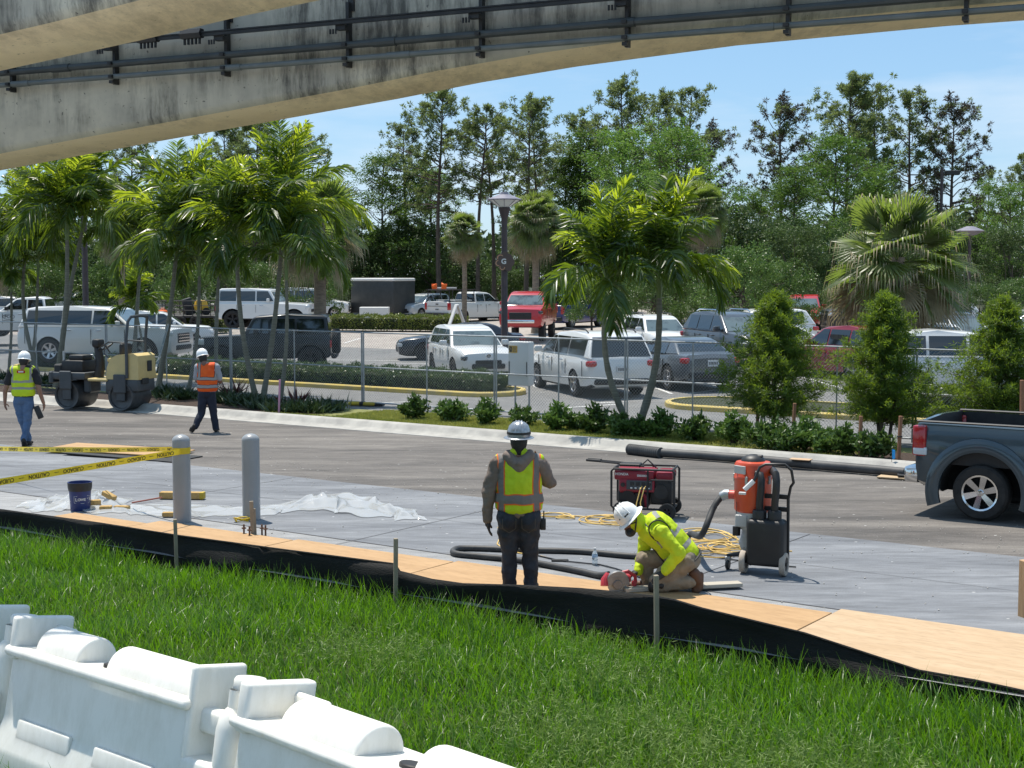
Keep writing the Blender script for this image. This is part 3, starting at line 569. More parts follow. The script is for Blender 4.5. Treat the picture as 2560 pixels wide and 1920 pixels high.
def fan_leaf(fb, c, d, r, cup=.35, droop=.5, seg=30, split=.36, dry=.0, mi=0, spread=2.6):
    # c: tip of petiole, d: direction of the leaf's midrib
    d = d.normalized(); sd = d.cross(Vector((0, 0, 1))); sd = sd.normalized() if sd.length > .01 else Vector((1, 0, 0)); sd = Matrix.Rotation(random.gauss(0, .5), 3, d) @ sd; up = sd.cross(d); V = []; F = []; M = []
    for i in range(seg):
        a = (i/(seg-1)-.5)*spread; l = r*(1-.28*(abs(a)/spread*2)**2)*random.uniform(.9, 1.06); dr = d*math.cos(a)+sd*math.sin(a)+up*cup*(1-math.cos(a))
        da = spread/(seg-1)*.5; w = l*split*da*1.7
        p0 = c; p1 = c+dr*l*split+Vector((0, 0, -.02)); s1 = (sd*math.cos(a)-d*math.sin(a)).normalized()*w
        p2 = c+dr*l*.78+Vector((0, 0, -droop*l*.14)); p3 = p2+(dr*.12+Vector((random.gauss(0, .04), random.gauss(0, .04), -1))*droop*.62)*l*.42
        fold = up*w*(.5 if i % 2 else -.5)
        b = len(V); V += [p0, p0+s1*.02, p1+s1+fold, p1-s1-fold, p2+s1*.42, p2-s1*.42, p3+s1*.08, p3-s1*.08]
        F += [(b, b+1, b+2, b+3), (b+3, b+2, b+4, b+5), (b+5, b+4, b+6, b+7)]; M += [mi, mi, 1 if random.random() < dry else mi]
    fb.V.append(np.array([tuple(v) for v in V])); fb.F.append(np.array(F)+fb.n); fb.mi.append(np.array(M)); fb.n += len(V)
def fan_palm(label, base, h, r, leaf, nl, seed, skirt=True, tr=.2, dry=.55, name='fan_palm', group='fan palms', lowest=-1.15):
    random.seed(seed); t = thing(name, label, 'palm', base, group=group); mb = MB()
    mb.tube([(0, 0, -.1), (0, 0, .3), (.03, 0, h*.5), (0, 0, h)], [tr*1.25, tr, tr*.9, tr*.95], 12); mb.build('trunk', M_ftrunk, t); fb = FB(); pb = MB()
    for i in range(nl):
        q = (i+.5)/nl; el = 1.4-(1.4-lowest)*q**1.15+random.gauss(0, .16); az = i*2.399+random.gauss(0, .4)
        d = Vector((math.cos(az)*math.cos(el), math.sin(az)*math.cos(el), math.sin(el))); c0 = Vector((0, 0, h-.1-.3*q)); c = c0+d*r*random.uniform(.75, 1.05)
        pb.tube([c0, c0.lerp(c, .5)+Vector((0, 0, .05)), c], [.022, .018, .012], 4); d2 = (d+Vector((0, 0, -.25))).normalized()
        fan_leaf(fb, c, d2, leaf*random.uniform(.75, 1.12), cup=random.uniform(.1, .5), droop=.45+.85*q, dry=dry*(.4+.8*q), mi=1 if (skirt and q > .84) else 0)
    pb.build('leaf_stalks', M_fan, t); fb.build('fronds', [M_fan, M_fandry], t); return t
g = D(2243, 690, 45.5); fan_palm('large fan palm with drooping straw-coloured tips, right of centre behind young trees', (g.x, g.y, gz(g.x, g.y)), 3.75, 1.2, 1.85, 58, 3, tr=.24, lowest=-.95, dry=.8)
g = G(800, 915); fan_palm('fan palm with thick bare trunk in front of the black off-road car', (g.x, g.y, g.z), 5.2, 1.0, 1.35, 44, 5, tr=.24, lowest=-1.1)
g = D(-45, 690, 62); fan_palm('fan palm with drooping fronds cut by the left edge', (g.x, g.y, gz(g.x, g.y)), 4.6, 1.0, 1.2, 36, 9, lowest=-1.1)
def sabal(label, px, cy, d, r, seed, tr=.19):
    c = D(px, cy, d); z0 = gz(c.x, c.y); return fan_palm(label, (c.x, c.y, z0), c.z-z0, r*.5, r*.62, 110, seed, skirt=True, tr=tr, dry=.25, name='sabal_palm', group='sabal palms beyond the lot', lowest=-1.2)
sabal('sabal palm with round head and grey trunk just right of the lamp post', 1338, 545, 74, 1.75, 21); sabal('small sabal palm with round head left of the lamp post', 1160, 575, 76, 1.25, 22, .14); sabal('brownish sabal palm half hidden behind the middle palm', 1752, 515, 72, 1.6, 23); sabal('sabal palm head behind the left palm clump', 300, 560, 74, 1.5, 24)

# ---- young cypress trees tied to stakes
def young(label, px, py, topy, halfw, seed, trunks=1, stakes=()):
    random.seed(seed); b = G(px, py, .05); h = D(px, topy, b.y).z-.05; w = halfw/FPX*b.y; t = thing('young_cypress', label, 'tree', b, group='young cypress trees tied to stakes'); tb = MB(); fb = FB()
    for k in range(trunks):
        a = k*2.1; o = .05*(trunks-1); tb.tube([(o*math.cos(a), o*math.sin(a), 0), (o*2.2*math.cos(a), o*2*math.sin(a), h*.35), (o*math.cos(a), o*math.sin(a), h*.7), (0, 0, h*.97)], [.035, .03, .018, .006], 7)
    nb = 190
    for i in range(nb):
        q = (i+random.random())/nb; z = h*(.20+.80*q); prof = min(1., .35+q*4)*(1-q)**.85+.06; a = i*2.399
        ln = w*1.6*prof*random.uniform(.5, 1.2); el = random.uniform(.05, .65); base = Vector((0, 0, z-ln*.3)); d = Vector((math.cos(a)*math.cos(el), math.sin(a)*math.cos(el), math.sin(el))); tip = base+d*ln
        tb.tube([base, tip], [.009, .003], 4)
        for s in np.linspace(.25, 1.05, 9):
            p = np.array(base.lerp(tip, s))+rng.normal(size=3)*.05; m = 30; dd = norm(np.array(d)*.5+rdir(m)+[0, 0, .25])
            c = p+rng.normal(size=(m, 3))*.035; V, F = diamonds(c, dd*rng.uniform(.05, .13, m)[:, None], rng.uniform(.0045, .010, m)); fb.add(V, F)
    tb.build('trunk', M_bark, t); fb.build('crown', M_bald, t)
    for (sx, sy, ty, lab) in stakes:
        f = G(sx, sy, .05); hh = D(sx, ty, f.y).z-.05; s = MB(); s.rbox((0, 0, hh/2), (.055, .055, hh), .006, 1, rot=None); s.mi = 1; s.rbox((0, 0, hh*.55), (.075, .075, .025), .005, 1)
        o = s.build('wooden_stake', [M_wood, M_black], None); o.location = f; o.rotation_euler = (0, random.uniform(-.03, .05), .3); tag(o, lab, 'stake', 'wooden tree stakes')
    return t
young('leftmost of the three young cypress trees, single dark trunk', 1935, 1090, 742, 118, 1, 1, ((1893, 1086, 1010, 'wooden stake left of the leftmost young cypress trunk'), (1981, 1114, 1008, 'wooden stake right of the leftmost young cypress trunk')))
young('middle young cypress tree with several slim trunks', 2208, 1112, 745, 112, 2, 3, ((2150, 1146, 1040, 'wooden stake left of the middle young cypress'), (2246, 1154, 1040, 'wooden stake right of the middle young cypress, beside the pickup tail')))
young('rightmost young cypress tree above the pickup bed', 2500, 1120, 758, 118, 3, 2, ((2553, 1180, 950, 'wooden stake at the right edge behind the pickup'),))

# ---- shrubs of the planting strip
def shrub(r, h, n, leaf, m, seed):
    random.seed(seed); t = thing('shrub', 'x', 'shrub', group='glossy shrubs in the planting strip'); fb = FB(); tb = MB()
    for i in range(34):
        a = random.uniform(0, 6.28); q = random.uniform(.1, 1); tip = Vector((math.cos(a)*r*q, math.sin(a)*r*q, h*(1-.5*q*q)*random.uniform(.65, 1.1))); tb.tube([(0, 0, 0), (tip.x*.45, tip.y*.45, tip.z*.6), tip], [.008, .006, .003], 4)
        for s in np.linspace(.45, 1.03, 6):
            k = n//200; d = norm(rdir(k)+[0, 0, .45]); c = np.array(tip*s)+rng.normal(size=(k, 3))*.02
            V, F = diamonds(c, d*(leaf*rng.uniform(.7, 1.2, k))[:, None], leaf*.2*rng.uniform(.8, 1.2, k)); fb.add(V, F)
    tb.build('stems', M_bark, t); fb.build('leaves', m, t); return t
shA = shrub(.33, .52, 1500, .115, M_shr, 1); shB = shrub(.37, .46, 1500, .11, M_shr, 2)
SHL = [(1038, 1050, 1., 'leftmost round green shrub on the grass by the fence'), (1130, 1056, 1.05, 'second round shrub from the left on the grass strip'), (1215, 1063, 1., 'third round shrub from the left, just left of the hard hat'), (1305, 1066, .9, 'yellow-flecked shrub hidden behind the hard hat'), (1395, 1078, 1.05, 'shrub right of the silver hard hat'), (1440, 1078, .8, 'small shrub beside the one right of the hard hat'), (1488, 1086, 1.1, 'shrub left of the curved palm trunks'), (1548, 1092, 1., 'shrub at the foot of the left curved palm trunk'), (1652, 1098, 1.05, 'shrub right of the curved palm trunks'), (1742, 1106, 1.1, 'round shrub midway between palm and first young cypress'), (1835, 1112, 1.1, 'shrub left of the first stake'), (1922, 1124, 1.15, 'shrub at the foot of the leftmost young cypress'), (2010, 1128, 1.1, 'dark shrub beside the green tag'), (2058, 1134, .95, 'shrub between the first and second young cypress'), (2112, 1140, 1., 'shrub left of the second pair of stakes'), (2185, 1148, 1.05, 'shrub at the foot of the middle young cypress'), (1600, 1096, .8, 'small shrub right behind the palm foot'), (1965, 1132, .9, 'low shrub between the first pair of stakes')]
for i, (px, py, s, lab) in enumerate(SHL):
    pr = (shA, shB)[i % 2]; p = G(px, py, .055)
    if i < 2: pr.location = p; pr.scale = (s,)*3; pr['label'] = lab
    else: dup(pr, p, random.uniform(0, 6.28), s, lab)
# red-leaved plants and dark ground cover beneath the left palms
def spiky(label, px, py, r, h, n, m, name, cat, group, z=.06, wd=.022):
    p = G(px, py, z); fb = FB(); d = norm(rdir(n)*[1, 1, .3]+[0, 0, .75]); V, F = diamonds(rng.normal(size=(n, 3))*[r*.3, r*.3, 0]+[0, 0, 0], d*(h*rng.uniform(.5, 1.1, n))[:, None], wd*rng.uniform(.7, 1.4, n)); fb.add(V, F)
    o = fb.build(name, m); o.location = p; return tag(o, label, cat, group)
spiky('red-leaved plant behind the orange-vested worker', 584, 995, .3, .65, 60, M_redleaf, 'red_plant', 'plant', 'red-leaved plants'); spiky('large red-leaved plant right of the pink stake', 745, 1022, .3, .62, 70, M_redleaf, 'red_plant', 'plant', 'red-leaved plants'); spiky('small red-leaved plant at the foot of the crossing palms', 690, 1018, .25, .4, 50, M_redleaf, 'red_plant', 'plant', 'red-leaved plants')
for i, (px, py, lab) in enumerate(((420, 990, 'dark leafy plant right of the roller drum'), (450, 998, 'dark leafy plant left of the orange-vested worker'), (560, 1006, 'dark ground-cover tuft right of the orange-vested worker'), (610, 1012, 'dark ground-cover tuft before the crossing palms'), (665, 1022, 'dark ground-cover tuft left of the pink stake'), (715, 1030, 'dark ground-cover tuft beside the pink stake'), (785, 1030, 'dark ground-cover tuft under the large red plant'), (815, 1026, 'last dark ground-cover tuft before the grass strip'), (120, 960, 'dark plants at the foot of the clump behind the roller'), (30, 950, 'dark plants behind the worker in lime vest'))):
    spiky(lab, px, py, .72, .42, 420, M_darkleaf, 'ground_cover_plant', 'plant', 'dark plants in the left mulch bed', wd=.02)
# ---- clipped hedges
def hedge(label, u0, u1, v0, v1, h, n, m=M_hedge, leaf=.06):
    c = uv((u0+u1)/2, (v0+v1)/2); c.z = gz(c.x, c.y)+.08; t = thing('clipped_hedge', label, 'hedge', c, math.atan2(UY, UX), 'clipped hedges in the parking lot'); lx, ly = (u1-u0)/2, (v1-v0)/2
    mb = MB(); mb.rbox((0, 0, h*.47), (lx*2-.16, ly*2-.16, h*.94-.1), .1, 2); mb.build('twigs', M_core, t); fb = FB()
    f = rng.uniform(0, 1, n); sx = rng.uniform(-lx, lx, n); sy = rng.uniform(-ly, ly, n); sz = rng.uniform(.02, h, n); A = np.array([lx*2*h, lx*2*ly*2, ly*4*h]); A = A/A.sum(); k = np.searchsorted(np.cumsum(A), f)
    P = np.stack([sx, sy, sz], 1); P[k == 0, 1] = -ly; P[k == 1, 2] = h; P[k == 2, 0] = np.where(rng.random((k == 2).sum()) < .5, -lx, lx); lump = .05*np.sin(P[:, 0]*4.1+P[:, 2]*3)+.04*np.sin(P[:, 0]*9.3+P[:, 1]*6); P[:, 2] += np.where(k == 1, lump, 0); P[:, 1] += np.where(k == 0, lump, 0); P += rng.normal(size=(n, 3))*.035
    nn = np.zeros((n, 3)); nn[k == 0, 1] = -1; nn[k == 1, 2] = 1; V, F = diamonds(P, norm(nn*.5+rdir(n))*(leaf*rng.uniform(.7, 1.4, n))[:, None], leaf*.28*rng.uniform(.8, 1.2, n)); fb.add(V, F); fb.build('leaves', m, t); return t
hedge('long clipped hedge on the yellow-kerbed island behind the fence, left half', -43.5, -23.0, 31.5, 32.9, .44, 42000)
hedge('dark clipped hedge on the island behind the young trees, right side', -12.5, 8, 31.6, 33.2, .62, 30000)
M_hedge2 = mat('yellow_green_hedge_leaves', (.10, .14, .02), (.18, .21, .035), sc=2, rough=.4, trans=.3)
def hedge_px(label, x0, x1, y, d0, d1, h, n):
    a = D(x0, 690, d0); b = D(x1, 690, d1); c = (a+b)/2; c.z = gz(c.x, c.y)+.05; L_ = (b-a).length/2; t = hedge(label, -L_, L_, -.8, .8, h, n, M_hedge2, .09); t.location = c; t.rotation_euler = (0, 0, math.atan2(b.y-a.y, b.x-a.x)); return t
hedge_px('yellow green hedge in front of the silver crossover and the trailer', 835, 1160, 0, 78, 76, .75, 9000); hedge_px('yellow green hedge in front of the flatbed trailer', 375, 565, 0, 76, 76, .75, 6000)
# ------------------------------------------------------------------ vehicles
def paint(name, c, rough=.28, metal=0., coat=.6): return mat(name, c, rough=rough, metal=metal, coat=coat)
PW = paint('white_car_paint', (.66, .66, .65)); PBK = paint('black_car_paint', (.008, .010, .013), .38, 0., .25); PNV = paint('navy_car_paint', (.012, .018, .032)); PRED = paint('red_car_paint', (.42, .012, .018))
PDR = paint('dark_red_car_paint', (.20, .012, .022)); PBL = paint('blue_car_paint', (.012, .025, .16)); PSL = paint('silver_car_paint', (.52, .55, .58), .3, .35); PGR = paint('grey_car_paint', (.075, .082, .092), .28, .3); PGG = paint('blue_grey_car_paint', (.10, .115, .13), .28, .3); PTK = paint('slate_blue_paint', (.036, .058, .072), .24, .25, .8)
M_tyre = mat('tyre_rubber', (.012, .012, .012), (.03, .028, .026), sc=9, rough=.85); M_rim = mat('alloy_rim', (.50, .50, .52), rough=.28, metal=.9); M_rimd = mat('dark_rim', (.03, .03, .033), rough=.35, metal=.6); M_well = mat('wheel_well_black', (.006, .006, .006), rough=.95)
M_glass = mat('dark_car_glass', (.008, .011, .013), rough=.04, spec=.9, coat=.5); M_glassl = mat('light_car_glass', (.10, .135, .14), (.02, .028, .03), sc=1.2, rough=.05, spec=.9, coat=.5, lo=.45, hi=.6)
M_trim = mat('black_plastic_trim', (.014, .014, .015), (.024, .023, .023), sc=12, rough=.55); M_chrome = mat('chrome', (.72, .73, .74), rough=.12, metal=1.); M_lamp = mat('clear_headlamp', (.55, .58, .60), rough=.12, coat=.8); M_lampd = mat('smoked_headlamp', (.03, .032, .036), rough=.1, coat=.8)
M_red = mat('red_tail_lamp', (.38, .008, .012), rough=.15, coat=.7); M_amber = mat('amber_lens', (.7, .22, .02), rough=.2); M_plate = mat('plate_white', (.65, .66, .66), (.5, .52, .54), sc=30, rough=.5); M_ink = mat('black_ink', (.012, .012, .014), rough=.6); M_orange = mat('orange_plastic', (.75, .13, .015), rough=.45); M_white = mat('white_plastic', (.64, .64, .63), rough=.45); M_steel = mat('galvanised_steel', (.42, .44, .45), (.30, .315, .32), sc=8, rough=.42, metal=.7)

def wheel(parent, x, y, r, w, rim, side, spokes=5, rr=.66):
    mb = MB(); ro = r; mb.at((x, y, r))
    mb.lathe([(r*rr, -w/2), (r*.9, -w/2), (r*.98, -w*.38), (r, -w*.2), (r, w*.2), (r*.98, w*.38), (r*.9, w/2), (r*rr, w/2), (r*rr, -w/2)], 28, axis='y'); tyre = mb.build('wheel', M_tyre, parent, 30)
    mb = MB(); mb.at((x, y, r), (0, 0, 0)); s = side
    mb.lathe([(r*rr, s*w*.44), (r*rr*.97, s*w*.5), (r*rr*.88, s*w*.47), (r*rr*.84, s*w*.2)], 28, axis='y', mi=0)
    mb.lathe([(.001, s*w*.10), (r*rr*.86, s*w*.12)], 20, axis='y', mi=1)
    for k in range(spokes):
        a = 2*math.pi*k/spokes+.3; c, q = math.cos(a), math.sin(a); t = (-q, c); rr0 = r*.1; rr1 = r*rr*.88; w0, w1 = r*.085, r*.115; y0 = s*w*.36; y1 = s*w*.44
        vs = [(c*rr0+t[0]*w0, y0, q*rr0+t[1]*w0), (c*rr0-t[0]*w0, y0, q*rr0-t[1]*w0), (c*rr1-t[0]*w1, y1, q*rr1-t[1]*w1), (c*rr1+t[0]*w1, y1, q*rr1+t[1]*w1)]
        vs += [(v[0], s*w*.2, v[2]) for v in vs]; mb.add(vs, [(0,1,2,3),(0,4,5,1),(1,5,6,2),(2,6,7,3),(3,7,4,0)], 0)
    mb.lathe([(.001, s*w*.45), (r*.10, s*w*.44), (r*.13, s*w*.36), (r*.13, s*w*.2)], 14, axis='y', mi=0); mb.build('rim', [rim, M_well], tyre, 30, recalc=False)
    return tyre

# a body is lofted through stations (x, z low, z top, half width); the cabin stands on it
TYPES = {
 'suv': dict(L=4.6, body=[(2.28,.46,.70,.66),(2.22,.32,.86,.80),(2.02,.25,.98,.89),(1.5,.23,1.03,.915),(.95,.22,1.06,.925),(-.4,.22,1.05,.93),(-1.5,.24,1.07,.92),(-2.0,.27,1.07,.89),(-2.2,.34,1.04,.83),(-2.28,.46,.95,.74)],
   cab=[(1.05,1.02),(.30,1.56),(.05,1.63),(-.8,1.68),(-1.6,1.64),(-1.85,1.58),(-2.20,1.04)], wb=.86, wr=.64, wx=(1.38,-1.32), wr_=.35, ww=.235, pil=[.95,-.12,-1.05,-1.75], zl=1.10, zh=1.55),
 'bigsuv': dict(L=5.5, body=[(2.75,.50,.95,.80),(2.70,.34,1.12,.93),(2.50,.28,1.20,.98),(1.7,.27,1.24,1.0),(1.2,.27,1.26,1.01),(-.4,.27,1.22,1.01),(-2.0,.28,1.22,1.0),(-2.5,.32,1.20,.97),(-2.7,.40,1.12,.92),(-2.75,.52,1.0,.86)],
   cab=[(1.35,1.20),(.62,1.76),(.40,1.83),(-.8,1.88),(-2.1,1.86),(-2.42,1.80),(-2.68,1.18)], wb=.95, wr=.73, wx=(1.78,-1.55), wr_=.41, ww=.28, pil=[1.15,-.05,-1.10,-2.4], zl=1.28, zh=1.74),
 'van': dict(L=5.15, body=[(2.56,.42,.66,.68),(2.50,.28,.84,.84),(2.25,.22,.98,.95),(1.7,.2,1.06,.99),(1.2,.2,1.10,1.0),(-.5,.2,1.10,1.0),(-1.7,.22,1.12,.99),(-2.3,.26,1.12,.96),(-2.5,.32,1.08,.90),(-2.56,.44,.98,.82)],
   cab=[(1.55,1.06),(.55,1.62),(.25,1.70),(-.8,1.755),(-1.9,1.72),(-2.2,1.64),(-2.50,1.06)], wb=.94, wr=.74, wx=(1.62,-1.45), wr_=.35, ww=.235, pil=[1.4,.25,-.85,-2.15], zl=1.13, zh=1.60),
 'sedan': dict(L=4.9, body=[(2.43,.40,.62,.62),(2.36,.26,.74,.80),(2.1,.2,.84,.89),(1.5,.18,.91,.915),(.9,.18,.95,.92),(-.4,.18,.95,.92),(-1.4,.19,1.0,.915),(-2.0,.22,1.02,.89),(-2.32,.30,1.0,.80),(-2.43,.44,.90,.68)],
   cab=[(.95,.93),(.15,1.36),(-.15,1.42),(-.6,1.44),(-1.1,1.40),(-1.35,1.33),(-1.98,1.0)], wb=.84, wr=.60, wx=(1.42,-1.42), wr_=.345, ww=.225, pil=[.85,-.25,-1.15], zl=1.0, zh=1.33),
 'pickup': dict(L=5.9, body=[(2.95,.55,.95,.82),(2.90,.36,1.10,.95),(2.65,.30,1.20,1.0),(1.9,.29,1.24,1.01),(1.4,.29,1.26,1.015),(.2,.29,1.26,1.015),(-.62,.29,1.26,1.015),(-1.5,.30,1.30,1.015),(-2.6,.34,1.31,1.01),(-2.90,.42,1.31,1.0),(-2.93,.5,1.29,.985)],
   cab=[(1.55,1.20),(.85,1.76),(.6,1.84),(-.1,1.89),(-.35,1.86),(-.50,1.78),(-.62,1.22)], wb=.93, wr=.72, wx=(1.95,-1.72), wr_=.41, ww=.27, pil=[1.35,.25,-.5], zl=1.31, zh=1.75, bed=(-.72,-2.84,.88)),
 'jeep': dict(L=4.4, box=True, body=[(2.12,.52,.80,.62),(2.08,.48,1.12,.64),(1.3,.46,1.16,.70),(.72,.46,1.18,.74),(.5,.45,1.20,.78),(-.5,.45,1.20,.78),(-1.6,.45,1.20,.78),(-1.98,.48,1.20,.77),(-2.02,.52,1.18,.76)],
   cab=[(.72,1.17),(.42,1.72),(.30,1.80),(-.7,1.85),(-1.8,1.83),(-1.92,1.76),(-2.0,1.17)], wb=.745, wr=.66, wx=(1.45,-1.40), wr_=.415, ww=.28, pil=[.68,-.12,-.95,-1.88], zl=1.26, zh=1.72),
 'hummer': dict(L=4.8, box=True, body=[(2.36,.60,.98,.82),(2.32,.50,1.20,.90),(1.5,.46,1.26,.97),(.85,.46,1.28,1.0),(.5,.46,1.28,1.01),(-.8,.46,1.28,1.01),(-1.9,.46,1.28,1.01),(-2.2,.48,1.27,1.0),(-2.24,.55,1.25,.98)],
   cab=[(.82,1.25),(.48,1.82),(.36,1.93),(-.7,1.98),(-2.0,1.97),(-2.12,1.90),(-2.2,1.25)], wb=.96, wr=.86, wx=(1.62,-1.42), wr_=.46, ww=.32, pil=[.76,-.25,-1.2,-2.08], zl=1.36, zh=1.84),
 'bus': dict(L=5.7, body=[(2.85,.50,.80,.80),(2.80,.36,1.02,.93),(2.5,.30,1.12,.99),(1.95,.28,1.18,1.01),(1.5,.28,1.2,1.01),(-.5,.28,1.2,1.01),(-2.3,.28,1.2,1.01),(-2.75,.32,1.2,1.0),(-2.83,.40,1.18,.98),(-2.85,.5,1.15,.95)],
   cab=[(1.95,1.15),(1.2,1.88),(.95,2.0),(-.5,2.08),(-2.4,2.07),(-2.7,2.0),(-2.82,1.18)], wb=.96, wr=.84, wx=(1.9,-1.65), wr_=.38, ww=.25, pil=[1.75,.6,-.8,-2.1,-2.7], zl=1.3, zh=1.86),
}
TYPES['pickup2'] = dict(TYPES['pickup'], wr_=.38, ww=.28, wx=(1.95, -2.04), af=1.45)
def lerp_line(prof, z, front):
    pts = prof if front else prof[::-1]
    for a, b in zip(pts, pts[1:]):
        if a[1] <= z <= b[1]: f = (z-a[1])/max(1e-6, b[1]-a[1]); return a[0]+(b[0]-a[0])*f
    return pts[0][0]
def vehicle(name, label, cat, typ, col, px, py, yaw, ppx=None, hpx=None, rim=M_rim, glass=M_glass, frontglass=None, lamp=M_lamp, group='vehicles in the parking lot', lift=0., plate=True, trimlow=True, bumper=None, handles=True, spokes=5, roofrails=False, pos=None, scale=1., spare=False, chromegrille=False, grille=True, tl='corner', rideh=0.):
    T_ = TYPES[typ]; box = T_.get('box'); p = G(px, py) if pos is None else Vector(pos)
    t = thing(name, label, cat, p, yaw, group, scale); L2 = T_['L']/2; St = T_['body']; cab = T_['cab']; wb, wr = T_['wb'], T_['wr']; zb0 = cab[0][1]; zr = max(c[1] for c in cab)
    hz = lift
    mb = MB(); vs = []; fs = []; kk = None
    for x, z0, z1, hw in St:
        h = z1-z0
        if box: half = [(0, z0), (hw*.9, z0), (hw, z0+.06), (hw, z0+h*.5), (hw, z1-.05), (hw*.96, z1), (0, z1+.015)]
        else: half = [(0, z0), (hw*.82, z0), (hw*.95, z0+.07), (hw*.985, z0+h*.28), (hw, z0+h*.58), (hw*.975, z1-h*.16), (hw*.93, z1-.035), (hw*.85, z1), (0, z1+.03)]
        ring = [(x, y, z+hz) for y, z in half]+[(x, -y, z+hz) for y, z in half[-2:0:-1]]; kk = len(ring); vs += ring
    for i in range(len(St)-1):
        for j in range(kk): fs.append((i*kk+j, i*kk+(j+1) % kk, (i+1)*kk+(j+1) % kk, (i+1)*kk+j))
    fs += [tuple(range(kk)), tuple(range(len(vs)-1, len(vs)-kk-1, -1))]; mb.add(vs, fs)
    body = mb.build('body', [col, M_well, M_trim], t, 38)
    # cut wheel arches (and the pickup bed) out of the body
    cb = MB(); wr_, ww = T_['wr_'], T_['ww']; hwm = max(s[3] for s in St)
    for x in T_['wx']:
        for s in (-1, 1): cb.cyl((x, s*(hwm+.1), wr_), (x, s*(hwm-ww-.12), wr_), wr_*T_.get('af', 1.17), n=24)
    if 'bed' in T_: a, b, w = T_['bed']; cb.box(((a+b)/2, 0, 1.2+hz), (a-b, w*2, .95))
    co = cb.build('cutter', M_well, t, smooth=False); md = body.modifiers.new('cut', 'BOOLEAN'); md.operation = 'DIFFERENCE'; md.object = co; md.solver = 'EXACT'; evald(body); bpy.data.objects.remove(co)
    me = body.data
    while len(me.materials) < 3: me.materials.append(M_trim)
    me.materials[0] = col; me.materials[1] = M_well; me.materials[2] = M_trim
    mi = []
    for f in me.polygons:
        c = f.center; k = 0
        for x in T_['wx']:
            if (c.x-x)**2+(c.z-wr_)**2 < (wr_*(T_.get('af', 1.17)+.005))**2 and abs(c.y) < hwm-.0 and (abs(f.normal.y) > .9 and abs(c.y) < hwm-ww-.05 or abs(math.hypot(c.x-x, c.z-wr_)-wr_*(T_.get('af', 1.17)-.01)) < .03): k = 1
        if 'bed' in T_ and a+.01 > c.x > b-.01 and abs(c.y) < w+.01 and c.z > .72+hz and (c.z < 1.2+hz or abs(f.normal.z) < .3) and abs(f.normal.z) < .999 or ('bed' in T_ and abs(c.z-(.725+hz)) < .01 and abs(f.normal.z) > .9 and a > c.x > b): k = 2
        if c.z < (.34 if not box else .5)+hz and trimlow and abs(f.normal.z) < .95: k = 2
        mi.append(k)
    me.polygons.foreach_set('material_index', mi)
    me.polygons.foreach_set('use_smooth', [True]*len(mi)); me.set_sharp_from_angle(angle=R(32))
    # cabin
    W = lambda z: wb+(wr-wb)*max(0., (z-zb0)/(zr-zb0))**1.15
    bm = bmesh.new(); n = len(cab); L_ = [bm.verts.new((x, W(z), z+hz)) for x, z in cab]; R_ = [bm.verts.new((x, -W(z), z+hz)) for x, z in cab]
    bm.faces.new(L_); bm.faces.new(R_[::-1])
    for i in range(n): bm.faces.new((L_[i], R_[i], R_[(i+1) % n], L_[(i+1) % n]))
    ed = [e for e in bm.edges if (e.verts[0] in L_ and e.verts[1] in L_) or (e.verts[0] in R_ and e.verts[1] in R_)]
    bmesh.ops.bevel(bm, geom=ed, offset=.07, segments=3, profile=.55, affect='EDGES'); cm = MB(); cm.bmadd(bm); cm.build('cabin', col, t, 32)
    zl, zh = T_['zl'], T_['zh']; pil = T_['pil']; ov = .008
    for s in (-1, 1):
        for i in range(len(pil)-1):
            x1, x0 = pil[i]-.035, pil[i+1]+.035; q = []
            for z in np.linspace(zl, zh, 4): q.append((min(x1, lerp_line(cab, z, True)-.13), z))
            for z in np.linspace(zh, zl, 4): q.append((max(x0, lerp_line(cab, z, False)+.10), z))
            if q[0][0]-q[-1][0] < .1: continue
            w = MB(); m_ = len(q); w.add([(x, s*(W(z)+ov), z+hz) for x, z in q]+[(x, s*(W(z)-.01), z+hz) for x, z in q], [tuple(range(m_)), tuple(range(2*m_-1, m_-1, -1))]+[(k, (k+1) % m_, m_+(k+1) % m_, m_+k) for k in range(m_)]); w.build('window', glass, t, smooth=False)
    def screen(front, nm, g):
        w = MB(); zz = np.linspace(zl-.02, zh+.02, 4); vs = []; off = ov if front else -ov
        for z in zz:
            x = lerp_line(cab, z, front)+off*1.6; y = W(z)-.075; vs += [(x, y, z+hz), (x, y*.5, z+hz+.0), (x, 0, z+hz), (x, -y*.5, z+hz), (x, -y, z+hz)]
        fs = [(i*5+j, i*5+j+1, i*5+j+6, i*5+j+5) for i in range(3) for j in range(4)]; w.add(vs, fs); w.build(nm, g, t)
    screen(True, 'windshield', frontglass or M_glassl); screen(False, 'rear_window', glass)
    # wheels
    for x in T_['wx']:
        for s in (-1, 1): wheel(t, x, s*(hwm-ww/2-.015), wr_, ww, rim, s, spokes)
    # lights, grille, bumpers, mirrors, plates
    fx, fz0, fz1, fw = St[1]; f0 = St[0]; H = fz1-fz0
    for s in (-1, 1):
        m = MB(); m.rbox((fx-.09, s*(fw-.16), hz+fz1-.13), (.22, .38, .14 if not box else .2), .04, 2, rot=(0, 0, s*-.38)); m.build('headlight', lamp, t)
        rx, rz0, rz1, rw = St[-2]; m = MB()
        if typ[:6] == 'pickup': m.rbox((-L2+.075, s*(rw-.055), hz+1.04), (.19, .16, .42), .03, 2)
        elif typ in ('suv', 'sedan', 'van'): m.rbox((rx+.06, s*(rw-.13), hz+rz1-.15), (.26, .40, .16), .05, 2, rot=(0, 0, s*.38))
        else: m.rbox((-L2+.10 if not box else St[-1][0]-.0, s*(rw-.09), hz+rz1-.28), (.12, .14, .42 if typ in ('bigsuv', 'bus') else .24), .03, 2)
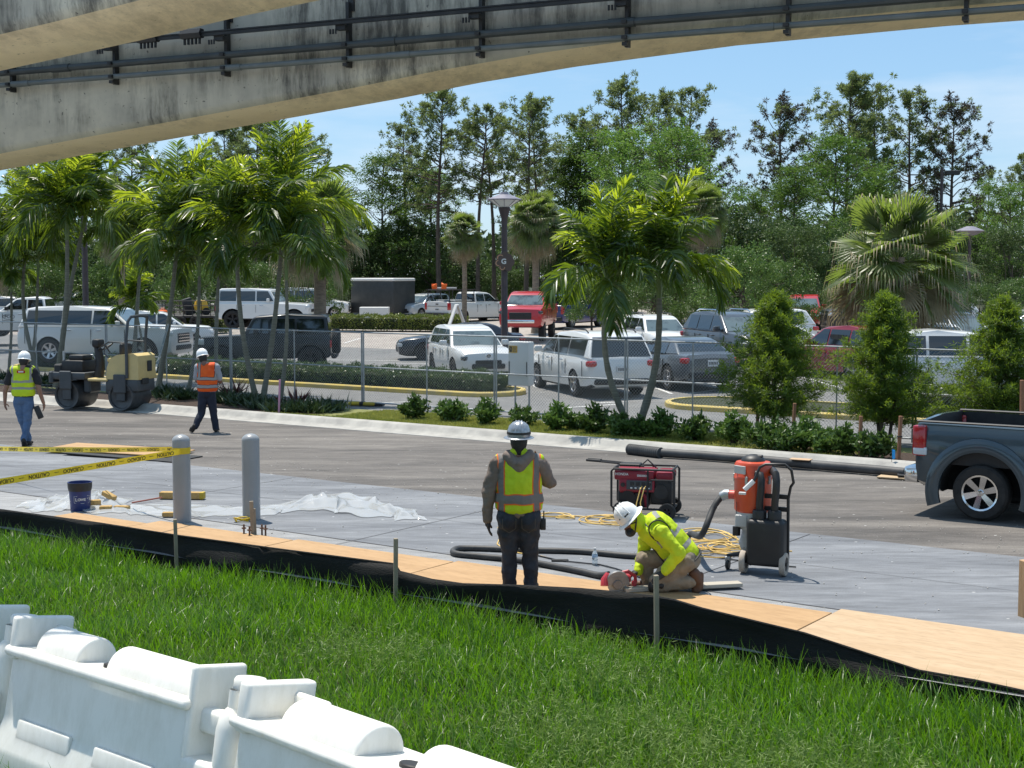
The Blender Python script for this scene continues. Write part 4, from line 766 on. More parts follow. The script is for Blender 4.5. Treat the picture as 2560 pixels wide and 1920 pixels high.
        m.build('taillight', M_red, t)
        m = MB(); zx = cab[0][0]-.42; m.rbox((zx, s*(W(zl)+.17), hz+zl+.05), (.13, .24, .17), .045, 2); m.box((zx, s*(W(zl)+.03), hz+zl+.0), (.06, .12, .05)); m.build('mirror', col if col is not PW or typ[:6] != 'pickup' else M_trim, t)
        if handles:
            for i in range(len(pil)-1 if typ not in ('bus',) else 1):
                hx = pil[i+1]+.28
                if hx < St[-1][0]+.5 or i > 1: continue
                m = MB(); m.rbox((hx, s*(wb+.075 if not box else wb+.045), hz+zb0-.10), (.19, .05, .035), .012, 1); m.build('door_handle', col if col is not PW else M_chrome, t)
        for sx, dz in [(pil[i] if i else pil[0]-.02, 0) for i in range(min(4, len(pil)))]:                       # door seams
            sm = MB(); sm.box((sx, s*(hwm-.004), hz+(fz0+zb0)/2+.12), (.012, .02, zb0-fz0-.38)); sm.build('door_seam', M_trim, t, smooth=False)
    if grille:
        m = MB(); gh = H*.42 if typ in ('pickup', 'pickup2', 'bigsuv') else H*.22; gw = fw*1.05; gx = St[0][0]+.012; gzc = hz+fz1-.12-gh/2 if typ in ('pickup', 'pickup2', 'bigsuv') else hz+f0[2]-.08
        m.rbox((gx-.05, 0, gzc), (.12, gw, gh), .03, 2, mi=0)
        for k in range(3): m.box((gx+.014, 0, gzc-gh*.3+gh*.3*k), (.012, gw*.94, gh*.09), mi=1)
        m.build('grille', [M_trim, M_chrome if chromegrille else M_trim], t); m = MB(); m.rbox((St[0][0]-.05, 0, hz+f0[1]+.03), (.16, fw*1.35, .17), .05, 2); m.build('bumper', bumper or M_trim, t)
    m = MB(); bz = St[-1][1]+.06
    if typ[:6] == 'pickup': m.rbox((-L2-.05, 0, hz+.56), (.20, 1.92, .22), .04, 2)
    else: m.rbox((-L2+.06, 0, hz+bz-.05), (.18, St[-2][3]*1.75, .16), .05, 2)
    m.build('bumper', bumper or M_trim, t)
    if plate:
        m = MB(); m.box((-L2-(.012 if typ[:6] != 'pickup' else -.02), 0, hz+(.78 if typ[:6] != 'pickup' else .86)), (.03, .32, .17)); m.mi = 1
        for k in range(6): m.box((-L2-(.03 if typ[:6] != 'pickup' else -.0), -.11+.044*k, hz+(.78 if typ[:6] != 'pickup' else .86)), (.006, .02+.008*(k % 2), .07))
        m.build('licence_plate', [M_plate, M_ink], t, smooth=False)
    if typ[:6] == 'pickup':
        m = MB(); m.box((-L2+.0, 0, hz+1.04), (.014, 1.66, .02)); m.rbox((-L2+.0, 0, hz+1.17), (.03, .22, .07), .01, 1); m.build('tailgate_handle', M_trim, t)
    if roofrails:
        for s in (-1, 1): m = MB(); m.tube([(cab[2][0]-.1, s*(wr-.05), zr-.02+hz), (cab[2][0]-.25, s*(wr-.05), zr+.055+hz), (cab[-3][0]+.25, s*(wr-.05), zr+.055+hz), (cab[-3][0]+.05, s*(wr-.05), zr-.02+hz)], .02, 6); m.build('roof_rail', M_trim if col is PW else M_chrome, t)
    if spare: m = MB(); m.lathe([(.001, -.14), (.34, -.14), (.40, -.1), (.40, .1), (.34, .13), (.22, .14), (.001, .12)], 26, (St[-1][0]-.16, 0, hz+.98), axis='x'); m.build('spare_wheel', M_tyre, t)
    # match the size seen in the photograph
    return t
def V(name, label, cat, typ, col, px, py, d, yaw, **k):           # centre under pixel column px at depth d
    p = D(px, 690, d); p.z = gz(p.x, p.y)+(k.pop('dz', 0)); return vehicle(name, label, cat, typ, col, 0, 0, R(yaw), pos=p, **k)
V('pickup_truck', 'white company pickup with PCC oval on its door, cut by the left edge', 'pickup', 'pickup', PW, 93, 826, 66, 183, dz=.35)
V('large_suv', 'long white full-size SUV parked sideways behind the road roller', 'suv', 'bigsuv', PW, 262, 0, 50, -10, dz=.26, scale=1.05, chromegrille=True, spokes=6)
V('off_road_truck', 'boxy white off-road truck with rear spare wheel behind the palms', 'off-road car', 'hummer', PW, 665, 0, 72, -6, dz=.42, scale=1.03, spare=True, rim=M_rimd, plate=False)
V('off_road_car', 'black boxy off-road car with rear spare wheel facing left behind the fence', 'off-road car', 'jeep', PBK, 668, 0, 48.5, 184, scale=1.06, spare=True, rim=M_rimd, plate=False)
V('passenger_van', 'white passenger van partly hidden by the left fan palm', 'van', 'bus', PW, 770, 0, 97, 0, dz=.0, scale=1.0)
V('crossover', 'silver crossover facing the camera beside the dark trailer', 'car', 'suv', PSL, 1058, 0, 98, 236, dz=-.1, scale=1.02)
tF = V('pickup_truck', 'white work pickup with ladder rack and orange cones on it', 'pickup', 'pickup', PW, 1178, 0, 90, 48, dz=-.1, scale=1.04)
V('pickup_truck', 'lifted red pickup facing the camera right of the lamp post', 'pickup', 'pickup', PRED, 1322, 0, 67, 262, lift=.34, dz=.05, chromegrille=False, lamp=M_lampd, bumper=M_chrome, rim=M_rimd, scale=1.02)
V('pickup_truck', 'dark blue pickup seen from behind, right of the red pickup', 'pickup', 'pickup', PBL, 1425, 0, 80, 62, dz=.0)
V('sedan', 'dark navy sedan seen from its left side behind the white crossover', 'car', 'sedan', PNV, 1150, 0, 54.5, 186, dz=-.05, scale=1.0, rim=M_rimd, spokes=7)
tVW = V('crossover', 'white crossover with round badge facing the camera, left of the lamp post', 'car', 'suv', PW, 1172, 0, 45.5, 287, dz=0, scale=1.0, lamp=M_lampd, rim=M_rimd)
V('minivan', 'white minivan seen from behind through the fence', 'minivan', 'van', PW, 1470, 0, 40.3, 108, roofrails=True)
V('sedan', 'dark grey sedan seen from behind beside the white minivan', 'car', 'sedan', PGG, 1690, 0, 42, 108, scale=1.03)
V('crossover', 'white crossover facing the camera behind the white minivan', 'car', 'suv', PW, 1645, 0, 56, 284, roofrails=True, dz=-.1)
V('suv', 'dark grey square SUV facing the camera behind the dark grey sedan', 'suv', 'suv', PGR, 1838, 0, 51.5, 290, scale=1.1, roofrails=True, lamp=M_lamp)
V('station_wagon', 'white long crossover parked sideways above the dark grey SUV', 'car', 'suv', PW, 1890, 0, 60, 185, scale=1.07, dz=-.1)
V('sedan', 'white sedan nose peeking out right of the leftmost young cypress', 'car', 'sedan', PW, 1985, 0, 56, -4, dz=-.25)
V('crossover', 'red crossover front with bright windshield beyond the lot rows', 'car', 'suv', PRED, 2010, 0, 72, 255, dz=.2, scale=1.05)
V('crossover', 'dark red crossover seen from behind between two young cypress trees', 'car', 'suv', PDR, 2118, 0, 44.5, 118, dz=-.05, scale=1.02)
V('crossover', 'black crossover parked sideways under the right fan palm', 'car', 'bigsuv', PBK, 2210, 0, 66, 180, dz=.2)
V('pickup_truck', 'white vehicle with broad windshield facing the camera behind the middle young cypress', 'pickup', 'bigsuv', PW, 2330, 0, 47, 279, dz=-.2, scale=.95)
V('crossover', 'white crossover with black roof line sideways between the right young cypress trees', 'car', 'suv', PW, 2420, 0, 38.3, -6, dz=-.1, scale=1.12)
V('crossover', 'grey crossover left of the rightmost young cypress, behind the white windshield', 'car', 'suv', PGR, 2398, 0, 60, 284, dz=-.3, roofrails=True)
V('crossover', 'white car roof seen just under the skirt of the right fan palm', 'car', 'suv', PW, 2330, 0, 70, 182, dz=.0)
V('crossover', 'silver crossover cut by the right edge beyond the rightmost young cypress', 'car', 'suv', PSL, 2585, 0, 60, 176, dz=-.1, scale=1.05)
V('work_truck', 'white truck cab behind the white company pickup on the left', 'pickup', 'pickup', PW, 215, 0, 86, 215, dz=.25)
V('crossover', 'white car half hidden behind the hood of the full-size SUV and palms', 'car', 'suv', PW, 400, 0, 62, 10, dz=-.0)
V('cargo_van', 'white cargo van roof visible behind the flatbed trailer', 'van', 'bus', PW, 440, 0, 92, 4, dz=.1, scale=.95)
V('crossover', 'white car roof peeking over the company pickup at far left', 'car', 'suv', PW, 40, 0, 84, 5, dz=.2)
# round badge and oval lettering
def on(t, lx, ly, lz, rot): return Matrix.Translation((lx, ly, lz)) @ Euler(rot).to_matrix().to_4x4()
mb = MB(); mb.lathe([(.075, -.006), (.088, 0), (.075, .006), (.062, 0), (.075, -.006)], 24, (2.305, 0, .80), axis='x', mi=0); mb.lathe([(.001, .0), (.07, .0)], 20, (2.300, 0, .80), axis='x', mi=1)
mb.text('V', .075, on(None, 2.304, 0, .828, (R(90), 0, R(90))), 0, .003, .002); mb.text('W', .075, on(None, 2.304, 0, .775, (R(90), 0, R(90))), 0, .003, .002); mb.build('badge', [M_chrome, M_lampd], tVW)
pk = [o for o in COL.objects if o.get('label', '').startswith('white company')][0]
mb = MB(); mb.mi = 0
ring = [(1.05+.27*math.cos(a), .125*math.sin(a)+.98) for a in np.linspace(0, 6.283, 33)[:-1]]; ring2 = [(1.05+.25*math.cos(a), .108*math.sin(a)+.98) for a in np.linspace(0, 6.283, 33)[:-1]]
mb.add([(x, 1.024, z) for x, z in ring]+[(x, 1.024, z) for x, z in ring2], [(i, (i+1) % 32, 32+(i+1) % 32, 32+i) for i in range(32)]); mb.text('PCC', .19, on(None, 1.05, 1.024, .98, (R(90), 0, R(180))), 0, .002, .002); mb.box((1.05, 1.024, .82), (.5, .004, .018)); mb.build('door_lettering', M_ink, pk, recalc=False, smooth=False)
# ladder rack of the work truck (fixed to it) and what lies on top
mb = MB()
for x in (-.7, -1.75, -2.8):
    for s in (-1, 1): mb.tube([(x, s*.93, 1.28), (x, s*.88, 2.0)], .03, 6)
    mb.tube([(x, -.9, 2.0), (x, .9, 2.0)], .03, 6)
for s in (-1, 1): mb.tube([(-.5, s*.88, 2.03), (-3.0, s*.88, 2.03)], .028, 6)
mb.build('ladder_rack', M_trim, tF)
mb = MB(); mb.rbox((-1.5, 0, 1.34), (1.5, 1.6, .14), .03, 1); mb.build('tool_box', M_steel, tF)
def rel(t, q): bpy.context.view_layer.update(); return t.matrix_world @ Vector(q)
mb = MB(); mb.rbox((0, 0, .06), (1.3, .5, .12), .03, 1); o = mb.build('sign_board', mat('grey_board', (.35, .35, .36), rough=.6)); o.location = rel(tF, (-2.0, .1, 2.05)); o.rotation_euler = (0, 0, R(48)); tag(o, 'grey boards lying on the ladder rack of the white work pickup', 'board')
for i, (x, y, r) in enumerate(((-2.6, .55, 1.2), (-2.7, -.35, -1.1))):
    mb = MB(); mb.lathe([(.03, .46), (.13, .03), (.14, 0), (.14, -.02), (.001, -.02)], 14); mb.box((0, 0, -.02), (.34, .34, .03)); o = mb.build('traffic_cone', M_orange); o.location = rel(tF, (x, y, 2.22)); o.rotation_euler = (r, 0, .4); tag(o, ('orange traffic cone lying on the near end of the ladder rack', 'orange traffic cone lying on the far end of the ladder rack')[i], 'cone', 'cones on the ladder rack')
# enclosed trailer
p = D(957, 690, 97); p.z = gz(p.x, p.y)+.0; t = thing('enclosed_trailer', 'dark enclosed cargo trailer with white rounded roof, right of the van', 'trailer', p, R(-35), 'trailers in the lot', 1.05)
mb = MB(); mb.rbox((0, 0, 1.35), (3.6, 2.2, 2.1), .05, 2); mb.build('body', mat('dark_trailer_skin', (.035, .037, .038), (.05, .052, .052), sc=3, rough=.5), t); mb = MB(); mb.rbox((0, 0, 2.45), (3.66, 2.26, .22), .1, 3); mb.build('roof', M_white, t)
for s in (-1, 1): wheel(t, -.5, s*1.12, .34, .2, M_rim, s); wheel(t, .3, s*1.12, .34, .2, M_rim, s)
p = D(936, 690, 93); p.z = gz(p.x, p.y)+.1; mb = MB(); mb.rbox((0, 0, .38), (1.9, .9, .72), .03, 1); mb.box((-.2, -.46, .25), (.06, .02, .5)); o = mb.build('utility_box', M_white); o.location = p; tag(o, 'low white utility box in front of the dark trailer', 'box')
# flatbed trailer with yellow machine, and the drum
p = D(475, 690, 76); p.z = gz(p.x, p.y)+.3; t = thing('flatbed_trailer', 'black flatbed trailer with mesh sides left of the white off-road truck', 'trailer', p, R(4), 'trailers in the lot')
mb = MB(); mb.rbox((0, 0, .62), (3.4, 1.9, .14), .02, 1); mb.build('deck', M_trim, t); mb = MB()
for x in np.linspace(-1.65, 1.65, 8):
    for s in (-1, 1): mb.tube([(x, s*.92, .65), (x, s*.92, 1.45)], .02, 5)
for z in (.95, 1.2, 1.45):
    for s in (-1, 1): mb.tube([(-1.65, s*.92, z), (1.65, s*.92, z)], .02, 5)
mb.build('side_rails', M_trim, t)
for x in (-.4, .4):
    for s in (-1, 1): wheel(t, x, s*.98, .33, .2, M_rimd, s)
M_yel = mat('machine_yellow', (.62, .36, .03), rough=.45); t2 = thing('small_machine', 'small yellow and black machine standing on the flatbed trailer', 'machine', rel(t, (.35, 0, .69)), .3); mb = MB(); mb.rbox((.2, 0, .5), (.8, .7, .55), .08, 2, taper=(.7, .9)); mb.build('hood', M_yel, t2); mb = MB(); mb.rbox((-.45, 0, .45), (.5, .6, .9), .06, 2, rot=(0, -.3, 0)); mb.build('seat', M_trim, t2)
mb = MB()
for x in (-.4, .45):
    for s in (-1, 1): mb.cyl((x, s*.3, .2), (x, s*.42, .2), .2, n=14)
mb.build('wheels', M_tyre, t2)
p = D(405, 690, 73); p.z = gz(p.x, p.y)+.35; t = thing('traffic_drum', 'orange and white striped traffic drum in front of the flatbed trailer', 'traffic drum', p); mb = MB(); mb.lathe([(.001, 0), (.32, 0), (.30, .1), (.25, .1), (.24, .95), (.2, 1.0), (.06, 1.02), (.001, 1.02)], 18, mi=0)
for z in (.3, .62): mb.lathe([(.253, z), (.25, z+.13)], 18, mi=1)
mb.build('drum', [M_orange, M_white], t); mb = MB(); mb.tube([(-.08, 0, 1.02), (-.08, 0, 1.1), (.08, 0, 1.1), (.08, 0, 1.02)], .015, 5); mb.build('handle', M_orange, t)
p = D(225, 690, 88); mb = MB(); mb.rbox((0, 0, 0), (2.6, 2.0, .7), .12, 2); o = mb.build('tarp_load', mat('blue_tarp', (.02, .16, .42), rough=.5)); o.location = (p.x-.1, p.y+2, gz(p.x, p.y)+1.85); tag(o, 'bright blue tarpaulin-covered load behind the white truck cab', 'load')
# ------------------------------------------------------------------ chain-link fence, lamps, cabinet, roller
M_wire = mat('chain_link_wire', (.42, .44, .45), rough=.45, metal=.6)
def vpt(px, v=27.35):
    r = ray(px, 690); rx = r.x/r.y; d = v/(VX*rx+VY); return Vector((rx*d, d, 0))
FPX_ = [-75, 262, 574, 905, 1238, 1567, 1913, 2293, 2720]
FL = ['leftmost chain-link panel behind the worker in lime vest', 'chain-link panel behind the road roller', 'chain-link panel behind the worker in orange vest', 'chain-link panel in front of the left hedge, above the yellow foot', 'chain-link panel in front of the white crossover with the round badge', 'chain-link panel in front of the white minivan', 'chain-link panel left of the leftmost young cypress', 'chain-link panel behind the middle young cypress', 'chain-link panel behind the pickup at the right edge']
FENCEP = []
for i in range(len(FPX_)-1):
    a = vpt(FPX_[i]); b = vpt(FPX_[i+1]); a.z = b.z = .04; dv = (b-a); Ln = dv.length-.06; FENCEP.append((a, b))
    t = thing('chain_link_fence', FL[i] if i else FL[0], 'fence', a+dv.normalized()*.03, math.atan2(dv.y, dv.x), 'chain-link fence panels'); H = 1.84; r = .021
    mb = MB()
    for x in (0, Ln): mb.cyl((x, 0, -.02), (x, 0, H), r, n=8)
    for z in (.06, .95, H-.01): mb.cyl((0, 0, z), (Ln, 0, z), r*.85, n=8)
    mb.cyl((Ln/2, 0, .06), (Ln/2, 0, H), r*.85, n=8); mb.build('frame', M_steel, t)
    mb = MB(); z0, z1 = .08, H-.03; step = .078; hh = z1-z0; k = int((Ln+hh)/step)
    for sgn in (1, -1):
        for q in range(1, k):
            o = q*step-hh; xa, za, xb, zb = o, z0, o+hh, z1
            if xa < 0: za += -xa; xa = 0
            if xb > Ln: zb -= xb-Ln; xb = Ln
            if zb-za < .02: continue
            if sgn < 0: xa, xb = Ln-xa, Ln-xb
            mb.tube([(xa, -.024+.004*sgn, za), (xb, -.024+.004*sgn, zb)], .0027, 3, caps=False)
    mb.build('chain_link_mesh', M_wire, t, recalc=False, smooth=False)
M_foot = mat('yellow_rubber', (.55, .38, .02), (.40, .28, .03), sc=3, rough=.7)
for i, lab in ((3, 'yellow and black fence foot in front of the left hedge'), (6, 'yellow and black fence foot behind the leftmost young cypress'), (5, 'yellow and black fence foot behind the curved palm trunks')):
    p = FENCEP[i][0]; mb = MB(); mb.rbox((0, 0, .045), (.75, .24, .09), .03, 1, mi=0); mb.rbox((0, 0, .05), (.16, .245, .095), .03, 1, mi=1); mb.rbox((.45, 0, .03), (.25, .2, .06), .02, 1, mi=1)
    o = mb.build('rubber_foot', [M_foot, M_trim]); o.location = (p.x, p.y-.05, .02); o.rotation_euler = (0, 0, -.3); tag(o, lab, 'fence foot', 'fence feet')
# lawn strip on the near side of the planting strip: blades
n = 110000; u = rng.uniform(-24, -9.5, n); v = rng.uniform(23.68, 26.2, n); keep = ~((u > -12.5) & (v > 23.9+.25*np.sin(u*3)) & (rng.random(n) < .85)) & ~((u < -22) & (v > 24.2)); u, v = u[keep], v[keep]; n = len(u)
P = np.stack([UX*u+VX*v, UY*u+VY*v, np.full(n, .05)], 1); fb = FB(); d = norm(rdir(n)*[.8, .8, 0]+[0, 0, .9]); V_, F_ = diamonds(P, d*rng.uniform(.04, .10, n)[:, None], rng.uniform(.006, .012, n)); fb.add(V_, F_)
M_lawn = mat('yellow_green_lawn', (.24, .27, .045), (.36, .36, .08), sc=.9, rough=.6, trans=.35)
tag(fb.build('lawn_grass', M_lawn), 'short yellowish lawn on the strip behind the kerb', 'grass', kind='stuff')
# ---- lamp post
M_post = mat('brown_post_paint', (.045, .030, .032), (.06, .042, .042), sc=4, rough=.5); M_lens = mat('frosted_lens', (.55, .56, .54), rough=.3); M_shade = mat('grey_violet_shade', (.17, .16, .20), (.23, .215, .25), sc=3, rough=.45)
M_conc = mat('tan_base_concrete', (.48, .33, .20), (.56, .40, .26), sc=4, rough=.85); M_disc = mat('brown_sign_disc', (.085, .055, .042), rough=.5); M_disc2 = mat('tan_sign_ring', (.40, .22, .12), rough=.5)
def lamp_post(label, px, d, topy, sign=True, dz=0.):
    p = D(px, 690, d); p.z = gz(p.x, p.y)+dz; H = D(px, topy, d).z-p.z; k = H/6.2; t = thing('lamp_post', label, 'lamp post', p, 0, 'lamp posts'); mb = MB()
    mb.rbox((0, 0, .28), (.62, .62, .56), .04, 2); mb.build('base', M_conc, t); mb = MB(); mb.lathe([(.001, .56), (.2, .56), (.2, .62), (.14, .68), (.115, .75), (.10, H-1.05), (.105, H-.9), (.21, H-.55), (.16, H-.5), (.001, H-.5)], 16); mb.build('pole', M_post, t)
    mb = MB(); mb.lathe([(.12, H-.52), (.52, H-.27), (.12, H-.5)], 8, rot=None); mb.lathe([(.16, H-.53), (.50, H-.28)], 8); mb.build('lens', M_lens, t, 20)
    mb = MB(); mb.lathe([(.30, H-.285), (.59, H-.275), (.60, H-.245), (.20, H-.09), (.17, H-.09), (.13, H), (.001, H+.005)], 8)
    for q in range(8): a = math.pi*2*q/8; mb.tube([(.14*math.cos(a), .14*math.sin(a), H-.53), (.55*math.cos(a), .55*math.sin(a), H-.27)], .012, 4)
    mb.build('lamp_shade', M_shade, t, 20)
    if sign:
        z = H-2.35
        for x, zz, r_, y in ((-.13, .12, .15, -.14), (.13, .12, .15, -.14), (-.02, .0, .19, -.17), (.2, -.02, .15, -.15), (-.2, -.05, .13, -.15), (-.07, -.19, .12, -.16), (.13, -.2, .13, -.14), (.03, .22, .12, -.12)):
            mb = MB(); mb.lathe([(.001, -.03), (r_, -.03), (r_, .03), (.001, .03)], 20, (x, y, z+zz), axis='y', mi=0); mb.lathe([(r_*.55, -.036), (r_*.78, -.036)], 18, (x, y, z+zz), axis='y', mi=1)
            if r_ == .19: mb.text('G', .24, Matrix.Translation((x, y-.034, z+zz)) @ Euler((R(90), 0, 0)).to_matrix().to_4x4(), 2, .003, .008)
            mb.build('sign_disc', [M_disc, M_disc if r_ == .19 or x > 0 else M_disc2, M_lens], t)
    return t
lamp_post('brown lamp post with conical grey shade and G sign, in the centre of the lot', 1261, 48.5, 480)
lamp_post('brown lamp post behind the road roller, head hidden among palm fronds', 213, 52, 470, False)
p = D(2425, 575, 78); t = thing('lamp_post', 'distant roofed lamp post right of the big fan palm', 'lamp post', (p.x, p.y, gz(p.x, p.y)), 0, 'lamp posts'); h = p.z-t.location.z; mb = MB(); mb.cyl((0, 0, 0), (0, 0, h-.3), .09, n=8); mb.build('pole', M_post, t); mb = MB(); mb.lathe([(.001, h-.3), (.25, h-.3), (.85, h-.05), (.2, h+.2), (.001, h+.2)], 8); mb.build('lamp_shade', M_shade, t, 20)
p = D(2375, 432, 90); t = thing('floodlight_pole', 'tall dark pole with box floodlight among the pines at right', 'light pole', (p.x-.5, p.y, gz(p.x, p.y))); h = p.z-t.location.z; mb = MB(); mb.cyl((0, 0, 0), (0, 0, h+.3), .1, n=8); mb.build('pole', M_post, t); mb = MB(); mb.rbox((.65, 0, h), (.85, .4, .28), .03, 1); mb.box((.15, 0, h), (.3, .08, .08)); mb.build('floodlight', M_trim, t)
# ---- white cabinet hung behind the fence with a yellow warning sign
a, b = FENCEP[4]; ang = math.atan2(b.y-a.y, b.x-a.x); p = a.lerp(b, .165)+Vector((VX, VY, 0))*.22; t = thing('white_cabinet', 'white cabinet with yellow warning sign behind the fence, right of the lamp post', 'cabinet', (p.x, p.y, .72), ang)
mb = MB(); mb.rbox((0, 0, .52), (.58, .26, 1.04), .03, 2); mb.build('cabinet_body', M_white, t); mb = MB(); mb.box((-.135, -.133, .86), (.24, .012, .17), mi=0); mb.box((-.205, -.141, .86), (.07, .006, .13), mi=1)
for k in range(4): mb.box((-.095, -.141, .91-.033*k), (.11, .005, .012), mi=1)
mb.text('!', .1, Matrix.Translation((-.205, -.146, .86)) @ Euler((R(90), 0, 0)).to_matrix().to_4x4(), 0, .002); mb.build('warning_sign', [M_yel, M_ink], t, smooth=False)
for x in (-.25, .25): mb = MB(); mb.box((x, -.134, .40), (.022, .01, .34)); mb.build('slot', M_ink, t, smooth=False)
for x in (-.2, .2): mb = MB(); mb.cyl((x, .05, -.70), (x, .05, .02), .025, n=6); mb.build('leg', M_steel, t)
for px, py, lab in ((1288, 957, 'tan concrete block on the asphalt right of the island end'),): p = G(px, py); mb = MB(); mb.rbox((0, 0, .1), (.2, .3, .2), .02, 1); o = mb.build('concrete_block', M_conc); o.location = p; tag(o, lab, 'block')
# folded sign by the red pickup
p = D(1142, 690, 72); p.z = gz(p.x, p.y)+.1; mb = MB()
for s in (-1, 1): mb.rbox((s*.28, 0, .75), (.06, .75, 1.55), .02, 1, rot=(0, s*-.34, 0))
o = mb.build('folding_sign', M_white); o.location = p; o.rotation_euler = (0, 0, .2); tag(o, 'white folding A-frame sign beyond the navy sedan', 'sign')
# ---- pink survey stake, flags, tags
p = G(697, 1038, .05); mb = MB(); mb.rbox((0, 0, .42), (.045, .02, .84), .004, 1); o = mb.build('survey_stake', mat('pink_paint', (.55, .26, .38), rough=.7)); o.location = p; o.rotation_euler = (0, .04, .2); tag(o, 'pink survey stake in front of the crossing palm trunks', 'stake')
M_blue = mat('blue_flag', (.02, .33, .75), rough=.5); M_green = mat('green_tag', (.02, .45, .10), rough=.5)
for px, py, m, c, lab, nm in ((2229, 1166, M_blue, .13, 'small blue marker flag behind the pickup bumper', 'marker_flag'), (1989, 1122, M_green, .10, 'small bright green plant tag among the shrubs', 'plant_tag')):
    p = G(px, py, .06); mb = MB(); mb.cyl((0, 0, 0), (0, 0, .3), .004, n=5, mi=1); mb.add([(0, 0, .3), (.05, .02, .28), (.06, .0, .14), (.01, -.02, .12)], [(0, 1, 2, 3)], 0); mb.box((.03, 0, .21), (.05, .012, c), mi=0); o = mb.build(nm, [m, M_trim], smooth=False); o.location = p; tag(o, lab, 'tag')
# ---- road roller
M_rgrey = mat('roller_grey', (.045, .052, .058), (.06, .066, .072), sc=5, rough=.5); M_cream = mat('roller_cream', (.62, .47, .20), (.52, .40, .18), sc=2.5, rough=.45); M_drum = mat('worn_drum_steel', (.05, .052, .055), (.10, .10, .10), sc=4, rough=.5, metal=.4)
p = G(262, 1021, .02); t = thing('road_roller', 'cream and grey tandem road roller with roll bar parked at the kerb', 'road roller', p, R(163), sc=1.0)
def drum(x):
    mb = MB(); mb.lathe([(.30, -.42), (.34, -.43), (.345, -.42), (.345, .42), (.34, .43), (.30, .42), (.28, .38), (.12, .34), (.001, .34)], 36, (x, 0, .345), axis='y'); mb.lathe([(.30, -.42), (.28, -.38), (.12, -.34), (.001, -.34)], 36, (x, 0, .345), axis='y')
    d = mb.build('drum', M_drum, t, 30); mb = MB()
    for s in (-1, 1): mb.rbox((x, s*.41, .42), (.24, .05, .38), .02, 1)
    mb.build('drum_plate', M_rgrey, d)
drum(.80); drum(-.72)
mb = MB(); mb.rbox((.78, 0, .82), (1.02, .86, .18), .04, 2); mb.rbox((.34, 0, .60), (.2, .5, .42), .04, 1); mb.rbox((1.24, 0, .78), (.12, .9, .3), .03, 1)
for s in (-1, 1): mb.rbox((.80, s*.46, .72), (.34, .05, .46), .03, 1)
mb.build('front_frame', M_rgrey, t)
mb = MB(); mb.rbox((.72, 0, 1.05), (.62, .6, .30), .05, 2, mi=0); mb.rbox((1.12, 0, .98), (.22, .64, .24), .03, 1, mi=0); mb.rbox((.66, 0, 1.26), (.42, .46, .14), .05, 2, mi=0); mb.cyl((.95, -.34, 1.0), (.95, -.40, 1.0), .10, n=14, mi=1); mb.cyl((.62, -.32, 1.04), (.62, -.40, 1.04), .13, n=16, mi=1); mb.rbox((.80, -.33, 1.16), (.2, .06, .1), .02, 1, mi=1)
mb.tube([(.5, -.34, .9), (.45, -.36, 1.15), (.55, -.36, 1.3), (.8, -.34, 1.3)], .02, 6, mi=1); mb.tube([(1.0, -.33, 1.15), (.9, -.36, .95), (.7, -.36, .92)], .015, 6, mi=1); mb.cyl((1.0, .2, 1.1), (1.0, .2, 1.42), .035, n=10, mi=1); mb.rbox((1.05, -.36, 1.12), (.05, .04, .06), .01, 1, mi=2); mb.build('engine', [M_trim, M_steel, M_red], t)
mb = MB(); mb.tube([(.16, 0, .72), (.10, 0, 1.1), (.14, 0, 1.42), (.2, 0, 1.58)], [.13, .11, .10, .07], 10); mb.rbox((.15, 0, 1.62), (.2, .3, .2), .05, 2); mb.build('steering_console', M_trim, t)
mb = MB(); mb.at((-.07, 0, 1.55), (0, R(35), 0)); mb.tube([(.19*math.cos(a), .19*math.sin(a), 0) for a in np.linspace(0, 6.283, 25)[:-1]], .016, 6, closed=True)
for a in (0, 2.1, 4.2): mb.cyl((0, 0, -.02), (.18*math.cos(a), .18*math.sin(a), 0), .012, n=5)
mb.cyl((0, 0, -.2), (0, 0, 0), .02, n=6); mb.build('steering_wheel', M_trim, t)
mb = MB(); mb.rbox((-.08, 0, .74), (.56, .86, .07), .02, 1); mb.build('floor_plate', M_cream, t)
mb = MB(); mb.rbox((-.74, 0, .62), (.9, .80, .30), .04, 2); mb.rbox((-.28, 0, .52), (.2, .5, .3), .04, 1)
for s in (-1, 1): mb.rbox((-.72, s*.46, .66), (.34, .05, .46), .03, 1)
mb.build('rear_frame', M_rgrey, t)
mb = MB(); mb.prism([(-.30, .76), (-.34, 1.05), (-.44, 1.27), (-.62, 1.36), (-1.08, 1.40), (-1.20, 1.34), (-1.22, .80), (-1.2, .76)], -.40, .40, 'y'); mb.build('hood', M_cream, t, 50); mb = MB(); mb.rbox((-1.225, -.1, 1.08), (.02, .2, .26), .01, 1); mb.rbox((-1.225, .1, .72), (.02, .3, .14), .01, 1); mb.build('rear_vent', M_trim, t)
mb = MB(); mb.rbox((-.42, 0, 1.22), (.36, .5, .10), .04, 2); mb.build('seat', M_cream, t); mb = MB(); mb.rbox((-.62, 0, 1.48), (.10, .46, .30), .05, 2); mb.build('seat_back', M_trim, t)
mb = MB()
mb.tube([(-.92, -.44, .80), (-.92, -.44, 1.75), (-.97, -.43, 2.18), (-1.02, -.36, 2.29), (-1.03, 0, 2.31), (-1.02, .36, 2.29), (-.97, .43, 2.18), (-.92, .44, 1.75), (-.92, .44, .80)], .038, 8); mb.build('roll_bar', M_rgrey, t)
for s in (-1, 1): mb = MB(); mb.tube([(-.40, s*.42, 1.30), (-.30, s*.44, 1.40), (-.33, s*.44, 1.62), (-.44, s*.44, 1.68), (-.86, s*.44, 1.66)], .018, 6); mb.build('hand_rail', M_rgrey, t)
